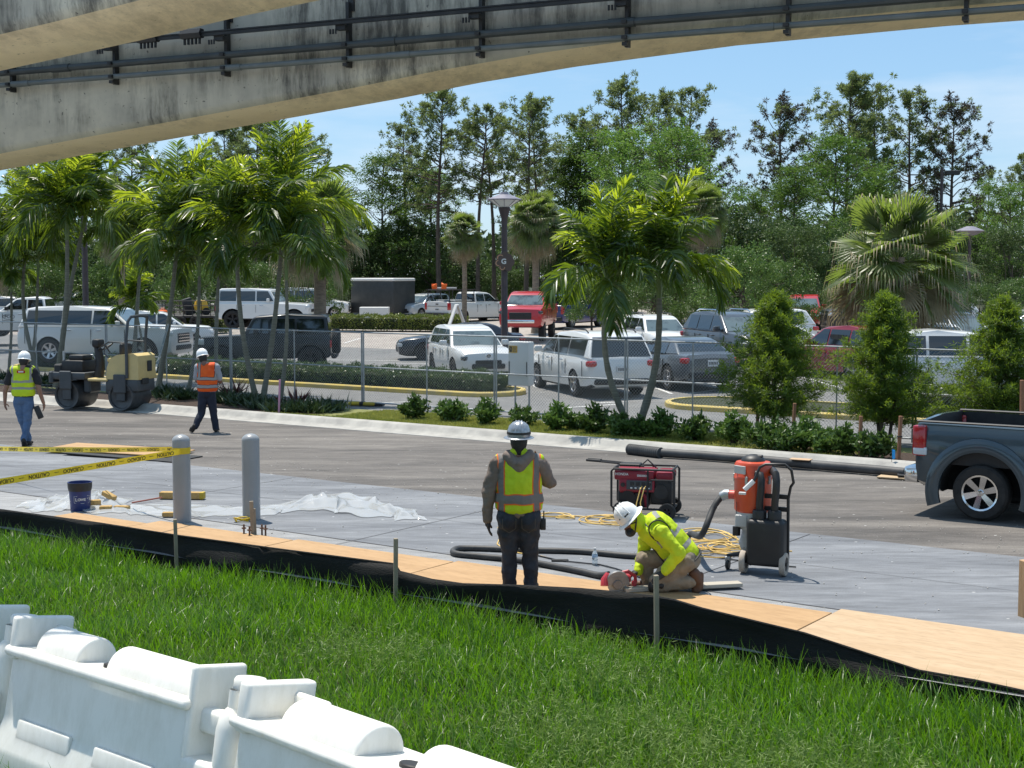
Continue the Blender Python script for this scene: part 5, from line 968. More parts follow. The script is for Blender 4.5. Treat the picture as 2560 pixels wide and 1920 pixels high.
p = G(300, 1012, .01); mb = MB(); mb.tube([G(372, 985, .3), G(372, 985, 0)+Vector((.55, .2, 2.0))], .03, 7); o = mb.build('leaning_post', M_steel); tag(o, 'thin grey post leaning against the palm right of the road roller', 'post')
# black sediment sleeve along the kerb and litter near the pickup
pts = []
for px, py in ((1608, 1133), (1640, 1137), (1750, 1144), (1900, 1156), (2050, 1170), (2180, 1181), (2262, 1189)): q = G(px, py+6); q.z = .088; pts.append(q)
M_slv = mat('black_sleeve', (.03, .031, .033), (.075, .075, .075), sc=2, rough=.6); t = thing('drain_pipe', 'long black pipe lying against the kerb behind generator and vacuum', 'pipe', pts[0]); mb = MB(); mb.tube([q-pts[0] for q in pts], .080, 14); mb.build('pipe_body', M_slv, t); mb = MB(); dr = (pts[1]-pts[0]).normalized()
for k in range(16): c = dr*(-.35+.05*k); mb.cyl(c, c+dr*.03, .104, n=16)
mb.cyl(dr*-.36, dr*.42, .095, n=16); mb.build('corrugated_end', M_slv, t)
mb = MB(); mb.rbox((0, 0, .02), (.9, .5, .025), .005, 1, mi=0); mb.rbox((.1, .1, .05), (.6, .5, .02), .005, 1, mi=1, rot=(0, .06, .3)); o = mb.build('cardboard_sheet', [mat('cardboard', (.45, .33, .20), rough=.85), M_trim]); o.location = G(2270, 1196); o.rotation_euler = (0, 0, -.5); tag(o, 'flattened cardboard and black wrap on the road behind the pickup bumper', 'cardboard')
mb = MB(); mb.ell((0, 0, .06), (.28, .15, .09), 10, 6); mb.ell((.25, .05, .05), (.15, .12, .07), 10, 6); o = mb.build('black_bag', M_trim); o.location = G(2310, 1202); tag(o, 'crumpled black bag on the road under the pickup bumper', 'bag')
mb = MB(); mb.rbox((0, 0, 0), (.36, .2, .012), .003, 1); o = mb.build('wood_scrap', mat('scrap_wood', (.5, .33, .2), rough=.8)); o.location = G(2005, 1150, .17)+Vector((0, .1, 0)); o.rotation_euler = (0, 0, -.5); tag(o, 'small flat wood scrap lying on top of the kerb', 'scrap')
# ---- slate-blue pickup at the right edge
tP = vehicle('pickup_truck', 'slate blue pickup at the right edge, only its rear half in view', 'pickup', 'pickup2', PTK, 0, 0, R(-34), pos=G(2445, 1300)+Vector((1.62, -1.12, 0))*0, scale=1.0, rim=M_chrome, spokes=6, group='vehicles on the road', plate=True, bumper=M_chrome, trimlow=False)
q = tP.matrix_world if False else None
bpy.context.view_layer.update(); c = tP.matrix_world @ Vector((-2.04, -1.0, 0)); tP.location += G(2447, 1303)-Vector((c.x, c.y, 0))
for s in (-1, 1):
    mb = MB(); mb.lathe([(.545, -.004), (.552, .03), (.60, .045), (.68, .04), (.735, .012), (.75, -.03)], 30, (0, 0, 0), axis='y', a0=-.32, a1=math.pi+.32)
    mb.v = [(x-2.04, s*(1.012+y), z+.38) for x, y, z in mb.v]; mb.build('fender_flare', PTK, tP)
for s in (-1, 1): mb = MB(); mb.rbox((-1.79, s*.99, 1.312), (2.25, .07, .03), .012, 1); mb.build('bed_rail', M_trim, tP)
for s in (-1, 1): mb = MB(); mb.rbox((-2.86, s*.945, .90), (.195, .165, .11), .02, 2); mb.build('reversing_light', M_lamp, tP)
mb = MB(); mb.tube([(-2.5, -.5, .42), (-2.95, -.55, .40)], .04, 8); mb.build('exhaust_pipe', M_trim, tP)
# ------------------------------------------------------------------ people
M_skin = mat('skin', (.30, .165, .11), (.24, .125, .08), sc=14, rough=.55); M_skin2 = mat('tanned_skin', (.20, .10, .065), (.16, .08, .05), sc=14, rough=.55); M_hair = mat('dark_hair', (.010, .008, .007), (.02, .016, .013), sc=40, rough=.6)
M_jeanb = mat('blue_jeans', (.055, .105, .20), (.10, .165, .28), sc=4.5, rough=.85, bump=.3, bsc=14); M_jeand = mat('dark_jeans', (.010, .012, .018), (.035, .04, .052), sc=4, rough=.85, bump=.4, bsc=12); M_navy = mat('navy_trousers', (.010, .014, .028), (.02, .026, .045), sc=5, rough=.85, bump=.3, bsc=12)
M_khaki = mat('khaki_trousers', (.20, .165, .12), (.28, .235, .175), sc=5, rough=.85, bump=.5, bsc=14); M_hood = mat('brown_grey_hoodie', (.15, .115, .095), (.20, .155, .13), sc=4, rough=.9, bump=.5, bsc=12); M_tblk = mat('black_shirt', (.010, .010, .012), (.02, .02, .022), sc=5, rough=.85); M_tgry = mat('grey_shirt', (.27, .28, .31), (.34, .35, .38), sc=5, rough=.85)
M_lime = mat('lime_fabric', (.50, .66, .015), (.62, .78, .02), sc=5, rough=.75, bump=.5, bsc=12, trans=.12); M_boot = mat('dark_boot', (.018, .016, .015), rough=.7); M_bootb = mat('brown_leather_boot', (.075, .034, .017), (.12, .055, .026), sc=6, rough=.6); M_glove = mat('dark_glove', (.022, .023, .026), (.04, .04, .045), sc=20, rough=.75); M_hatw = mat('white_hard_hat', (.80, .80, .79), rough=.3, coat=.3); M_hats = mat('silver_hard_hat', (.30, .31, .33), (.42, .43, .45), sc=30, rough=.25, metal=.6)
def vest_mat(name, base, base2, grey, edge, hb, vb, ew=.014, piping=None):
    m, t, b, o = nodes(name); N = t.nodes.new; K = t.links.new; tcn = N('ShaderNodeTexCoord'); sx = N('ShaderNodeSeparateXYZ'); K(tcn.outputs['Object'], sx.inputs[0])
    wn = N('ShaderNodeTexNoise'); wn.inputs['Scale'].default_value = 5; K(tcn.outputs['Object'], wn.inputs[0])
    def M(op, a, c):
        n = N('ShaderNodeMath'); n.operation = op
        for i, q in enumerate((a, c)):
            if q is None: continue
            if isinstance(q, (int, float)): n.inputs[i].default_value = q
            else: K(q, n.inputs[i])
        return n.outputs[0]
    wob = M('MULTIPLY', M('SUBTRACT', wn.outputs[0], .5), .05); z = M('ADD', sx.outputs[2], wob); x = M('ADD', sx.outputs[0], M('MULTIPLY', wob, .6)); ax = M('ABSOLUTE', x, None)
    def rng_(v, a, c): return M('MULTIPLY', M('GREATER_THAN', v, a), M('LESS_THAN', v, c))
    def union(l):
        cur = None
        for q in l: cur = q if cur is None else M('MAXIMUM', cur, q)
        return cur
    inner = union([rng_(z, a, c) for a, c in hb]+[M('MULTIPLY', rng_(ax if len(v) < 5 else x, v[0], v[1]), rng_(z, v[2], v[3])) for v in vb])
    outer = union([rng_(z, a-ew, c+ew) for a, c in hb]+[M('MULTIPLY', rng_(ax if len(v) < 5 else x, v[0]-ew, v[1]+ew), rng_(z, v[2]-ew, v[3]+ew)) for v in vb])
    r = N('ShaderNodeValToRGB'); r.color_ramp.elements[0].color = (*base, 1); r.color_ramp.elements[1].color = (*base2, 1); r.color_ramp.elements[0].position = .35; r.color_ramp.elements[1].position = .65; K(wn.outputs[0], r.inputs[0])
    a = N('ShaderNodeMixRGB'); K(outer, a.inputs[0]); K(r.outputs[0], a.inputs[1]); a.inputs[2].default_value = (*edge, 1)
    c = N('ShaderNodeMixRGB'); K(inner, c.inputs[0]); K(a.outputs[0], c.inputs[1]); c.inputs[2].default_value = (*grey, 1)
    K(c.outputs[0], b.inputs['Base Color']); b.inputs['Roughness'].default_value = .7
    w2 = N('ShaderNodeTexNoise'); w2.inputs['Scale'].default_value = 9; w2.inputs['Detail'].default_value = 3; K(tcn.outputs['Object'], w2.inputs[0]); bp = N('ShaderNodeBump'); bp.inputs['Strength'].default_value = .6; bp.inputs['Distance'].default_value = .03; K(w2.outputs[0], bp.inputs['Height']); K(bp.outputs[0], b.inputs['Normal'])
    tr = N('ShaderNodeBsdfTranslucent'); K(c.outputs[0], tr.inputs[0]); ms = N('ShaderNodeMixShader'); ms.inputs[0].default_value = .16; K(b.outputs[0], ms.inputs[1]); K(tr.outputs[0], ms.inputs[2]); K(ms.outputs[0], o.inputs[0]); return m

def flesh(name, prims, m, parent, vox=.011, smooth=6, wr=0., cut=None, wsc=9., M_=None):
    """fuse overlapping capsules and ellipsoids into one continuous skin"""
    mb = MB()
    for p in prims:
        if p[0] == 'c': mb.cap(p[1], p[2], p[3], p[4], 14)
        else: mb.ell(p[1], p[2], 18, 13, rot=p[3] if len(p) > 3 else None)
    ob = mb.build(name, m, None, smooth=False); md = ob.modifiers.new('r', 'REMESH'); md.mode = 'VOXEL'; md.voxel_size = vox; md.use_smooth_shade = True
    ms = ob.modifiers.new('s', 'SMOOTH'); ms.iterations = smooth; ms.factor = .5
    if wr:
        tx = bpy.data.textures.new('folds', 'CLOUDS'); tx.noise_scale = 1/wsc; tx.noise_depth = 2; dm = ob.modifiers.new('d', 'DISPLACE'); dm.texture = tx; dm.strength = wr; dm.mid_level = .5; dm.texture_coords = 'LOCAL'
    evald(ob); me = ob.data
    if cut:
        bm = bmesh.new(); bm.from_mesh(me); bmesh.ops.delete(bm, geom=[v for v in bm.verts if cut(v.co)], context='VERTS'); bm.to_mesh(me); bm.free()
    me.polygons.foreach_set('use_smooth', [True]*len(me.polygons)); ob.parent = parent; return ob
def hand(base, d, palm, curl=.5, s=1., thumb=1):
    """palm and five unequal, bent fingers as capsule chains; d = direction of the fingers, palm = where the palm faces"""
    b = Vector(base); d = Vector(d).normalized(); n = Vector(palm); n = (n-d*n.dot(d)).normalized(); w = d.cross(n); P = []
    P.append(('c', b, b+d*.03, .026*s, .03*s))
    for i, (o, l, a) in enumerate(((-.030, .068, .05), (-.010, .078, .0), (.011, .073, -.02), (.030, .056, -.07))):
        k = b+w*o*s+d*(.075-.004*abs(i-1.5))*s; P.append(('c', b+w*o*.75*s+d*.015*s, k, .017*s, .0125*s)); dd = (d+w*a).normalized(); r = .0098*s
        for j, f in enumerate((.45, .32, .23)):
            c = curl*(.6+.55*j)+random.uniform(-.05, .08); q = dd*math.cos(c)+n*math.sin(c); e = k+q*l*f*s; P.append(('c', k, e, r, r*.93)); k = e; r *= .93
    k = b+w*-.026*thumb*s+d*.02*s
    for j, f in enumerate((.038, .032, .026)):
        q = (d*(.55+.2*j)+w*-.75*thumb*(1-.3*j)+n*(.35+.3*curl)).normalized(); e = k+q*f*s; P.append(('c', k, e, .0125*s, .0108*s)); k = e
    return P
def head_prims(c, r, face):
    c = Vector(c); f = Vector(face).normalized(); sd = f.cross(Vector((0, 0, 1))).normalized(); up = sd.cross(f)
    return [('e', c, (r*.80, r*.98, r*1.18), (0, 0, math.atan2(f.y, f.x)-math.pi/2)), ('e', c+f*r*.35-up*r*.62, (r*.55, r*.55, r*.5)), ('c', c+f*r*.93+up*r*.1, c+f*r*1.12-up*r*.18, .012, .018), ('e', c+sd*r*.82-up*r*.05, (.014, .022, .034)), ('e', c-sd*r*.82-up*r*.05, (.014, .022, .034)), ('c', c-up*r*.5-f*.015, c-up*r*1.75-f*.03, .058, .062)]
def eyes(c, r, face, parent):
    c = Vector(c); f = Vector(face).normalized(); sd = f.cross(Vector((0, 0, 1))).normalized(); up = sd.cross(f)
    for s in (-1, 1): mb = MB(); mb.ell(c+f*r*.92+sd*s*r*.34+up*r*.12, .012, 8, 6); mb.build('eye', M_ink, parent)
    mb = MB(); mb.tube([c+f*r*.93+sd*q*r*.28-up*r*.55 for q in (-1, 0, 1)], .005, 5); mb.build('mouth', M_skin2, parent)
def hat(parent, c, rot, m, full=True, sc=1., extra=None):
    h = bpy.data.objects.new('h', None); mb = MB(); mb.at(c, rot, sc)
    mb.lathe([(.118, .0), (.120, .03), (.116, .07), (.098, .115), (.065, .145), (.03, .158), (.001, .16)], 28)
    mb.lathe([(.10, -.004), (.118, .004), (.150 if full else .132, -.006), (.158 if full else .136, -.014), (.150 if full else .13, -.018), (.10, -.012)], 28)
    if not full: mb.prism([(-.09, .09), (-.06, .165), (0, .19), (.06, .165), (.09, .09)], -.012, -.002, 'z')
    for x in (-.035, 0, .035): mb.tube([(x, -.112, .05), (x*.9, -.085, .118), (x*.8, -.03, .157), (x*.8, .03, .157), (x*.9, .085, .118), (x, .112, .05)], .009, 6)
    bpy.data.objects.remove(h); o = mb.build('hard_hat', m, parent, 50); return o
def band(parent, c, rot, sc=1.):
    mb = MB(); mb.at(c, rot, sc); mb.lathe([(.119, .028), (.1225, .028), (.1215, .052), (.117, .052)], 24); mb.build('hat_band', M_trim, parent)
def boot(parent, heel, toe, m, ankle=None, r=.05):
    h = Vector(heel); t = Vector(toe); u = (t-h).normalized(); prims = [('c', h+Vector((0, 0, .045)), t-u*.05+Vector((0, 0, .035)), .047, .04), ('e', t-u*.045+Vector((0, 0, .034)), (.052, .052, .036))]
    if ankle is not None: prims.append(('c', h+u*.02+Vector((0, 0, .05)), ankle, .05, .055))
    return flesh('boot', prims, m, parent, .010, 3)
def person(label, loc, rz=0.): t = thing('person', label, 'person', loc, rz, 'construction workers'); return t

# --- worker with grey hoodie and lime vest, seen from behind
tA = person('worker seen from behind in lime vest with orange edges, grey hoodie and silver hard hat', G(1297, 1479))
flesh('body', head_prims((0.0, .02, 1.60), .098, (.15, 1, -.1)), M_skin2, tA); eyes((0, .02, 1.6), .098, (.15, 1, -.1), tA)
flesh('hair', [('e', (0, -.015, 1.575), (.088, .085, .10)), ('c', (0, -.03, 1.53), (0, -.03, 1.48), .07, .06)], M_hair, tA, .012, 3, .012, wsc=30)
flesh('hoodie', [('c', (-.13, 0, 1.36), (.13, 0, 1.36), .105, .105), ('e', (0, 0, 1.16), (.225, .165, .30)), ('e', (0, .02, .96), (.235, .185, .20)), ('e', (0, 0, .86), (.215, .165, .10)),
      ('c', (-.215, 0, 1.36), (-.315, -.01, 1.06), .088, .076), ('c', (-.315, -.01, 1.06), (-.325, .03, .80), .074, .056), ('c', (-.325, .03, .80), (-.322, .035, .765), .06, .056),
      ('c', (.205, 0, 1.36), (.315, .06, 1.16), .088, .082), ('c', (.315, .06, 1.16), (.16, .27, 1.33), .08, .058),
      ('c', (0, .0, 1.42), (0, .01, 1.5), .085, .075)], M_hood, tA, .012, 5, .04, wsc=10)
flesh('hood', [('c', (-.115, -.075, 1.44), (0, -.13, 1.33), .058, .06), ('c', (.115, -.075, 1.44), (0, -.13, 1.33), .058, .06), ('c', (0, -.13, 1.36), (0, -.14, 1.30), .075, .035), ('c', (-.11, -.03, 1.46), (.11, -.03, 1.46), .045, .045)], M_hood, tA, .011, 4, .022, wsc=14)
flesh('neck_gaiter', [('c', (-.05, -.035, 1.475), (.05, -.035, 1.475), .05, .05), ('e', (0, 0, 1.48), (.095, .09, .035))], M_lime, tA, .011, 3)
vA = vest_mat('lime_vest_orange_edges', (.50, .66, .012), (.62, .78, .015), (.20, .185, .175), (.88, .17, .02), [(.955, 1.045)], [(.155, .212, .70, 1.5)])
flesh('vest', [('c', (-.135, 0, 1.35), (.135, 0, 1.35), .118, .118), ('e', (0, 0, 1.16), (.248, .188, .30)), ('e', (0, .01, .98), (.258, .205, .22)), ('e', (0, 0, .90), (.245, .19, .10)), ('c', (-.2, 0, 1.385), (.2, 0, 1.385), .07, .07)], vA, tA, .011, 5, .03, cut=lambda v: v.z < .835+.03*math.sin(v.x*9) or (v.y < -.0 and v.z > 1.40 and abs(v.x) < .08), wsc=7)
flesh('trousers', [('e', (-.10, -.02, .78), (.135, .155, .16)), ('e', (.10, -.02, .78), (.135, .155, .16)), ('e', (0, .01, .84), (.215, .165, .08)), ('c', (-.105, 0, .72), (-.10, .02, .40), .122, .088), ('c', (-.10, .02, .40), (-.10, .0, .07), .086, .074), ('c', (.105, 0, .72), (.115, .02, .40), .122, .090), ('c', (.115, .02, .40), (.125, .0, .07), .088, .076)], M_jeand, tA, .012, 5, .05, wsc=9)
for s in (-1, 1):
    mb = MB(); mb.tube([(s*.10-.07, -.169, .80), (s*.10-.068, -.178, .70), (s*.10, -.178, .655), (s*.10+.068, -.178, .70), (s*.10+.07, -.172, .80)], .0022, 4); mb.build('pocket_stitching', mat('tan_thread', (.10, .085, .06), rough=.8), tA)
boot(tA, (-.11, -.04, 0), (-.13, .22, 0), M_boot); boot(tA, (.13, -.04, 0), (.17, .22, 0), M_boot)
flesh('glove', hand((-.325, .035, .735), (.10, .12, -1), (1, .2, 0), .35, 1.1), M_glove, tA, .006, 2); flesh('hand', hand((.15, .285, 1.345), (-.35, .15, 1), (-.3, -1, 0), .9, 1., -1), M_skin2, tA, .006, 2)
hat(tA, (0.0, .015, 1.635), (R(2), 0, 0), M_hats, True, 1.02); band(tA, (0, .015, 1.635), (R(2), 0, 0), 1.03)
mb = MB(); mb.rbox((.252, -.03, .72), (.06, .05, .12), .01, 2); mb.cyl((.26, -.03, .78), (.26, -.03, .86), .007, n=6); o = mb.build('belt_radio', M_trim); o.location = tA.location; tag(o, 'small black radio clipped to the right hip of the worker with the silver hard hat', 'radio')

# --- kneeling worker in profile, facing left, cutting the plywood
pK = G(1676, 1478); tK = person('kneeling worker in bright lime jacket, vest and white hard hat, guiding a saw', pK)
Hd = Vector((-.405, -.02, .735)); fd = Vector((-.72, -.12, -.68))
flesh('body', [('e', Hd, (.085, .085, .105), (0, R(-50), 0)), ('c', Hd, (-.30, 0, .73), .06, .062), ('c', Hd+fd*.08, Hd+fd*.105, .02, .016)], M_skin2, tK)
for s in (-1, 1): mb = MB(); mb.ell(Hd+fd*.078+Vector((.02, s*.032, -.0)), .012, 8, 6); mb.build('eye', M_ink, tK)
flesh('face_mask', [('e', Hd+fd*.075+Vector((.035, 0, -.045)), (.062, .068, .055), (0, R(-45), 0)), ('c', Hd+fd*.1+Vector((.03, -.05, -.04)), Hd+fd*.1+Vector((.03, -.075, -.045)), .028, .026)], M_glove, tK, .008, 2)
flesh('hood', [('e', Hd+Vector((.045, 0, .005)), (.105, .105, .125), (0, R(-50), 0)), ('c', Hd+Vector((.06, 0, -.0)), (-.27, 0, .70), .095, .10)], M_lime, tK, .010, 3, .012, cut=lambda v: (Vector(v)-Hd).dot(fd) > .055)
mb = MB(); mb.tube([Hd+Vector((.03, -.108, .10)), Hd+Vector((.03, -.112, .02)), Hd+Vector((.02, -.108, -.07)), Hd+Vector((-.02, -.08, -.10))], .008, 6); mb.tube([Hd+Vector((.03, -.112, .02)), Hd+Vector((-.08, -.08, -.02))], .007, 6); mb.build('mask_strap', M_trim, tK)
flesh('jacket', [('c', (-.20, -.09, .66), (-.20, .09, .66), .105, .105), ('c', (-.20, 0, .655), (-.02, 0, .53), .155, .165), ('c', (-.02, 0, .53), (.13, 0, .39), .168, .17), ('e', (.15, 0, .36), (.165, .17, .09), (0, R(40), 0)), ('c', (-.24, 0, .70), (-.29, 0, .725), .09, .085),
      ('c', (-.13, -.19, .66), (.055, -.25, .455), .085, .075), ('c', (.055, -.25, .455), (-.075, -.23, .265), .074, .055), ('c', (-.22, .17, .63), (-.27, .20, .38), .085, .07), ('c', (-.27, .20, .38), (-.335, .06, .205), .068, .053)], M_lime, tK, .011, 4, .034, wsc=12)
vK = vest_mat('lime_vest_grey_bands', (.50, .66, .012), (.62, .78, .015), (.30, .30, .29), (.45, .6, .02), [(.13, .175), (.29, .335)], [(.06, .105, .335, .62)], ew=.004)
tr = R(-42); vo_ = flesh('vest', [('c', (0, -.085, .50), (0, .085, .50), .118, .118), ('c', (0, 0, .46), (0, 0, .24), .172, .182), ('c', (0, 0, .24), (0, 0, .07), .182, .185), ('c', (0, -.13, .52), (0, .13, .52), .07, .07)], vK, tK, .011, 4, .022, cut=lambda v: v.z < -.03 or (Vector((0, v.y*0+abs(v.y), v.z))-Vector((0, .20, .47))).length < .10 and abs(v.y) > .13, wsc=9)
vo_.location = (.165, 0, .335); vo_.rotation_euler = (0, tr, 0)
mb = MB(); mb.at((.165, 0, .335), (0, tr, 0)); mb.tube([(-.187, -.02, -.0), (-.19, -.02, .15), (-.182, -.02, .3), (-.165, -.02, .45), (-.13, -.02, .58)], .008, 5)
mb.tube([(.175*math.cos(a), .185*math.sin(a), -.025) for a in np.linspace(0, 6.283, 30)[:-1]], .011, 5, closed=True); mb.tube([(.10*math.cos(a), -.20+.02*math.cos(2*a), .455+.125*math.sin(a)) for a in np.linspace(0, 6.283, 26)[:-1]], .008, 5, closed=True); mb.build('vest_piping', M_trim, tK)
flesh('trousers', [('e', (.16, 0, .36), (.165, .175, .13), (0, R(40), 0)), ('c', (.14, -.10, .34), (-.15, -.12, .13), .125, .095), ('c', (-.15, -.12, .10), (.20, -.11, .125), .088, .072), ('c', (.12, .10, .36), (-.27, .13, .31), .12, .095), ('c', (-.27, .13, .30), (-.22, .15, .06), .09, .07)], M_khaki, tK, .012, 4, .042, wsc=11)
flesh('knee_pad', [('e', (-.19, -.12, .075), (.06, .085, .075)), ('c', (-.12, -.19, .10), (-.12, -.05, .14), .035, .035)], M_trim, tK, .01, 3)
flesh('boot', [('c', (.235, -.11, .21), (.275, -.11, .13), .062, .06), ('c', (.275, -.11, .13), (.265, -.11, .045), .055, .046), ('e', (.255, -.11, .04), (.05, .05, .045)), ('c', (.305, -.11, .20), (.31, -.11, .06), .030, .022)], M_bootb, tK, .009, 2)
boot(tK, (-.18, .15, 0), (-.44, .16, 0), M_bootb, (-.20, .15, .1))
flesh('glove', hand((-.10, -.225, .235), (-.75, .15, -.45), (-.2, .6, -.9), .55, 1.15), M_glove, tK, .006, 2); flesh('glove', hand((-.345, .045, .195), (-.9, -.2, -.3), (-.2, -.1, -1), .75, 1.15), M_glove, tK, .006, 2)
hat(tK, (-.435, -.01, .785), (R(2), R(-46), 0), M_hatw, True, 1.1)
mb = MB(); mb.at((-.435, -.01, .785), (R(2), R(-46), 0), 1.1)
for s in (-1, 1): mb.rbox((0, s*.112, .06), (.05, .012, .018), .004, 1, rot=(s*.25, 0, 0)); mb.rbox((-.07, s*.088, .07), (.02, .01, .012), .003, 1)
mb.build('hat_vent', M_trim, tK)

# --- worker in lime vest and jeans walking away on the far left
pC = G(62, 1115); tC = person('worker in lime vest and blue jeans walking away at the left edge', pC)
flesh('body', head_prims((0.02, .03, 1.655), .095, (0, 1, -.35))+[('c', (-.285, 0, 1.28), (-.36, .02, 1.08), .055, .048), ('c', (-.36, .02, 1.08), (-.385, .06, .86), .046, .034), ('c', (.27, 0, 1.28), (.31, .0, 1.08), .055, .048), ('c', (.31, 0, 1.08), (.365, .06, .84), .046, .034)], M_skin, tC, .011, 4); eyes((.02, .03, 1.655), .095, (0, 1, -.35), tC)
flesh('hair', [('e', (.02, -.01, 1.655), (.088, .085, .095)), ('c', (.02, -.02, 1.61), (.02, -.02, 1.57), .07, .06)], M_hair, tC, .012, 3)
flesh('hand', hand((-.388, .065, .835), (.03, .15, -1), (1, 0, 0), .3), M_skin, tC, .006, 2); flesh('hand', hand((.37, .065, .815), (.02, .15, -1), (-1, 0, 0), .45, 1., -1), M_skin, tC, .006, 2)
flesh('shirt', [('c', (-.15, 0, 1.49), (.15, 0, 1.49), .09, .09), ('e', (0, 0, 1.24), (.205, .135, .33)), ('e', (0, 0, 1.0), (.20, .14, .12)), ('c', (-.20, 0, 1.46), (-.30, .01, 1.25), .085, .08), ('c', (.20, 0, 1.46), (.29, .01, 1.25), .085, .08)], M_tblk, tC, .012, 4, .02)
vC = vest_mat('lime_vest_two_bands', (.50, .66, .012), (.62, .78, .015), (.34, .34, .31), (.5, .64, .02), [(1.12, 1.165), (1.245, 1.29)], [(.155, .195, 1.29, 1.62)], ew=.003)
flesh('vest', [('c', (-.155, 0, 1.47), (.155, 0, 1.47), .105, .105), ('e', (0, 0, 1.24), (.232, .158, .36)), ('e', (0, 0, 1.05), (.232, .165, .18)), ('c', (-.19, 0, 1.52), (.19, 0, 1.52), .055, .055)], vC, tC, .011, 5, .022, cut=lambda v: v.z < .975, wsc=7)
mb = MB(); mb.at((0, -.168, 1.46), (R(94), 0, 0)); mb.rbox((0.02, 0, 0), (.16, .055, .004), .002, 1, mi=0); mb.rbox((.02, .0, .003), (.10, .026, .004), .002, 1, mi=1); mb.build('vest_patch', [M_red, M_white], tC)
flesh('trousers', [('e', (0, 0, .93), (.195, .14, .13)), ('c', (-.10, 0, .86), (-.07, .10, .48), .105, .078), ('c', (-.07, .10, .48), (.02, .16, .12), .076, .062), ('c', (.09, 0, .86), (.06, .02, .47), .105, .078), ('c', (.06, .02, .47), (.03, -.12, .13), .076, .060)], M_jeanb, tC, .012, 4, .042, wsc=9)
boot(tC, (.02, .13, 0), (.0, .38, 0), M_boot); flesh('boot', [('c', (.03, -.14, .13), (.03, -.115, .03), .05, .05), ('c', (.03, -.155, .11), (.03, -.02, .035), .045, .042)], M_boot, tC, .01, 3)
hat(tC, (.02, .035, 1.69), (R(-14), 0, 0), M_hatw, False, 1.0)
mb = MB(); mb.rbox((0, 0, 0), (.11, .06, .26), .015, 2); mb.tube([(-.03, 0, .12), (-.09, 0, .34)], .008, 5); o = mb.build('black_pouch', M_trim); o.location = pC+Vector((.285, .0, .66)); o.rotation_euler = (0, R(-22), 0); tag(o, 'black pouch hanging beside the right hand of the worker in blue jeans', 'pouch')

# --- worker in orange vest walking away
pB = G(519, 1081); tB = person('worker in orange vest, grey shirt and dark trousers walking beside the kerb', pB)
flesh('body', head_prims((-.085, .06, 1.575), .095, (-.45, 1, -.55))+[('c', (-.22, .05, 1.15), (-.24, .14, 1.08), .048, .044), ('c', (-.24, .14, 1.08), (-.10, .30, 1.12), .044, .034), ('c', (.25, .05, 1.15), (.26, .13, 1.06), .048, .044), ('c', (.26, .13, 1.06), (.10, .30, 1.10), .044, .034)], M_skin2, tB, .011, 4); eyes((-.085, .06, 1.575), .095, (-.45, 1, -.55), tB)
flesh('hair', [('e', (-.075, .02, 1.57), (.09, .085, .10)), ('c', (-.07, .01, 1.52), (-.06, .0, 1.48), .07, .06)], M_hair, tB, .012, 3)
flesh('hand', hand((-.09, .31, 1.125), (.8, .5, .1), (0, 0, 1), .6), M_skin2, tB, .006, 2); flesh('hand', hand((.09, .31, 1.10), (-.8, .5, .1), (0, 0, 1), .6, 1., -1), M_skin2, tB, .006, 2)
flesh('shirt', [('c', (-.14, 0, 1.40), (.16, 0, 1.40), .085, .085), ('e', (.01, 0, 1.16), (.195, .135, .32)), ('e', (.01, 0, .90), (.185, .135, .10)), ('c', (-.18, 0, 1.38), (-.225, .05, 1.16), .085, .075), ('c', (.20, 0, 1.38), (.25, .05, 1.16), .085, .075)], M_tgry, tB, .012, 4, .02)
vB = vest_mat('orange_vest_grey_bands', (.85, .095, .006), (.95, .14, .01), (.36, .34, .32), (.05, .02, .015), [(.955, 1.015), (1.125, 1.18)], [(-.155, -.11, 1.18, 1.6, 1), (.19, .235, 1.18, 1.6, 1)], ew=.010)
flesh('vest', [('c', (-.13, 0, 1.39), (.15, 0, 1.39), .098, .098), ('e', (.01, 0, 1.15), (.222, .158, .34)), ('e', (.01, 0, .96), (.222, .165, .16)), ('c', (-.15, 0, 1.43), (.17, 0, 1.43), .055, .055)], vB, tB, .011, 5, .018, cut=lambda v: v.z < .87, wsc=7)
flesh('trousers', [('e', (.0, 0, .84), (.185, .14, .12)), ('c', (-.09, 0, .78), (-.12, .02, .42), .105, .082), ('c', (-.12, .02, .42), (-.235, -.10, .14), .08, .068), ('c', (.08, 0, .78), (.115, .08, .42), .105, .082), ('c', (.115, .08, .42), (.155, .10, .08), .08, .068)], M_navy, tB, .012, 4, .026, wsc=8)
flesh('boot', [('c', (-.245, -.12, .15), (-.30, -.10, .06), .05, .05), ('c', (-.30, -.12, .10), (-.36, .03, .045), .045, .04)], M_boot, tB, .01, 3); boot(tB, (.155, .07, 0), (.15, .32, 0), M_boot)
hat(tB, (-.095, .06, 1.615), (R(-20), R(-8), R(24)), M_hatw, False, 1.02)
# ------------------------------------------------------------------ site tools and the foreground
M_boll = mat('grey_bollard_sleeve', (.26, .275, .285), (.29, .30, .31), sc=2, rough=.35, coat=.2)
for i, (px, py, ty, lab) in enumerate(((456, 1304, 1082, 'grey round-topped bollard with caution tape wrapped round it'), (629, 1298, 1080, 'plain grey round-topped bollard right of the taped one'))):
    p = G(px, py); r = 22.3/FPX*p.y; H = D(px, ty, p.y).z-.02; mb = MB(); mb.lathe([(r, 0), (r, H-r*.75)]+[(r*math.cos(a), H-r*.75+r*.75*math.sin(a)) for a in np.linspace(.15, 1.5, 9)]+[(.001, H)], 32); o = mb.build('bollard', M_boll, ang=60); o.location = p; tag(o, lab, 'bollard', 'grey bollards')
    if i == 0: BP = p.copy(); BH = H; BR = r
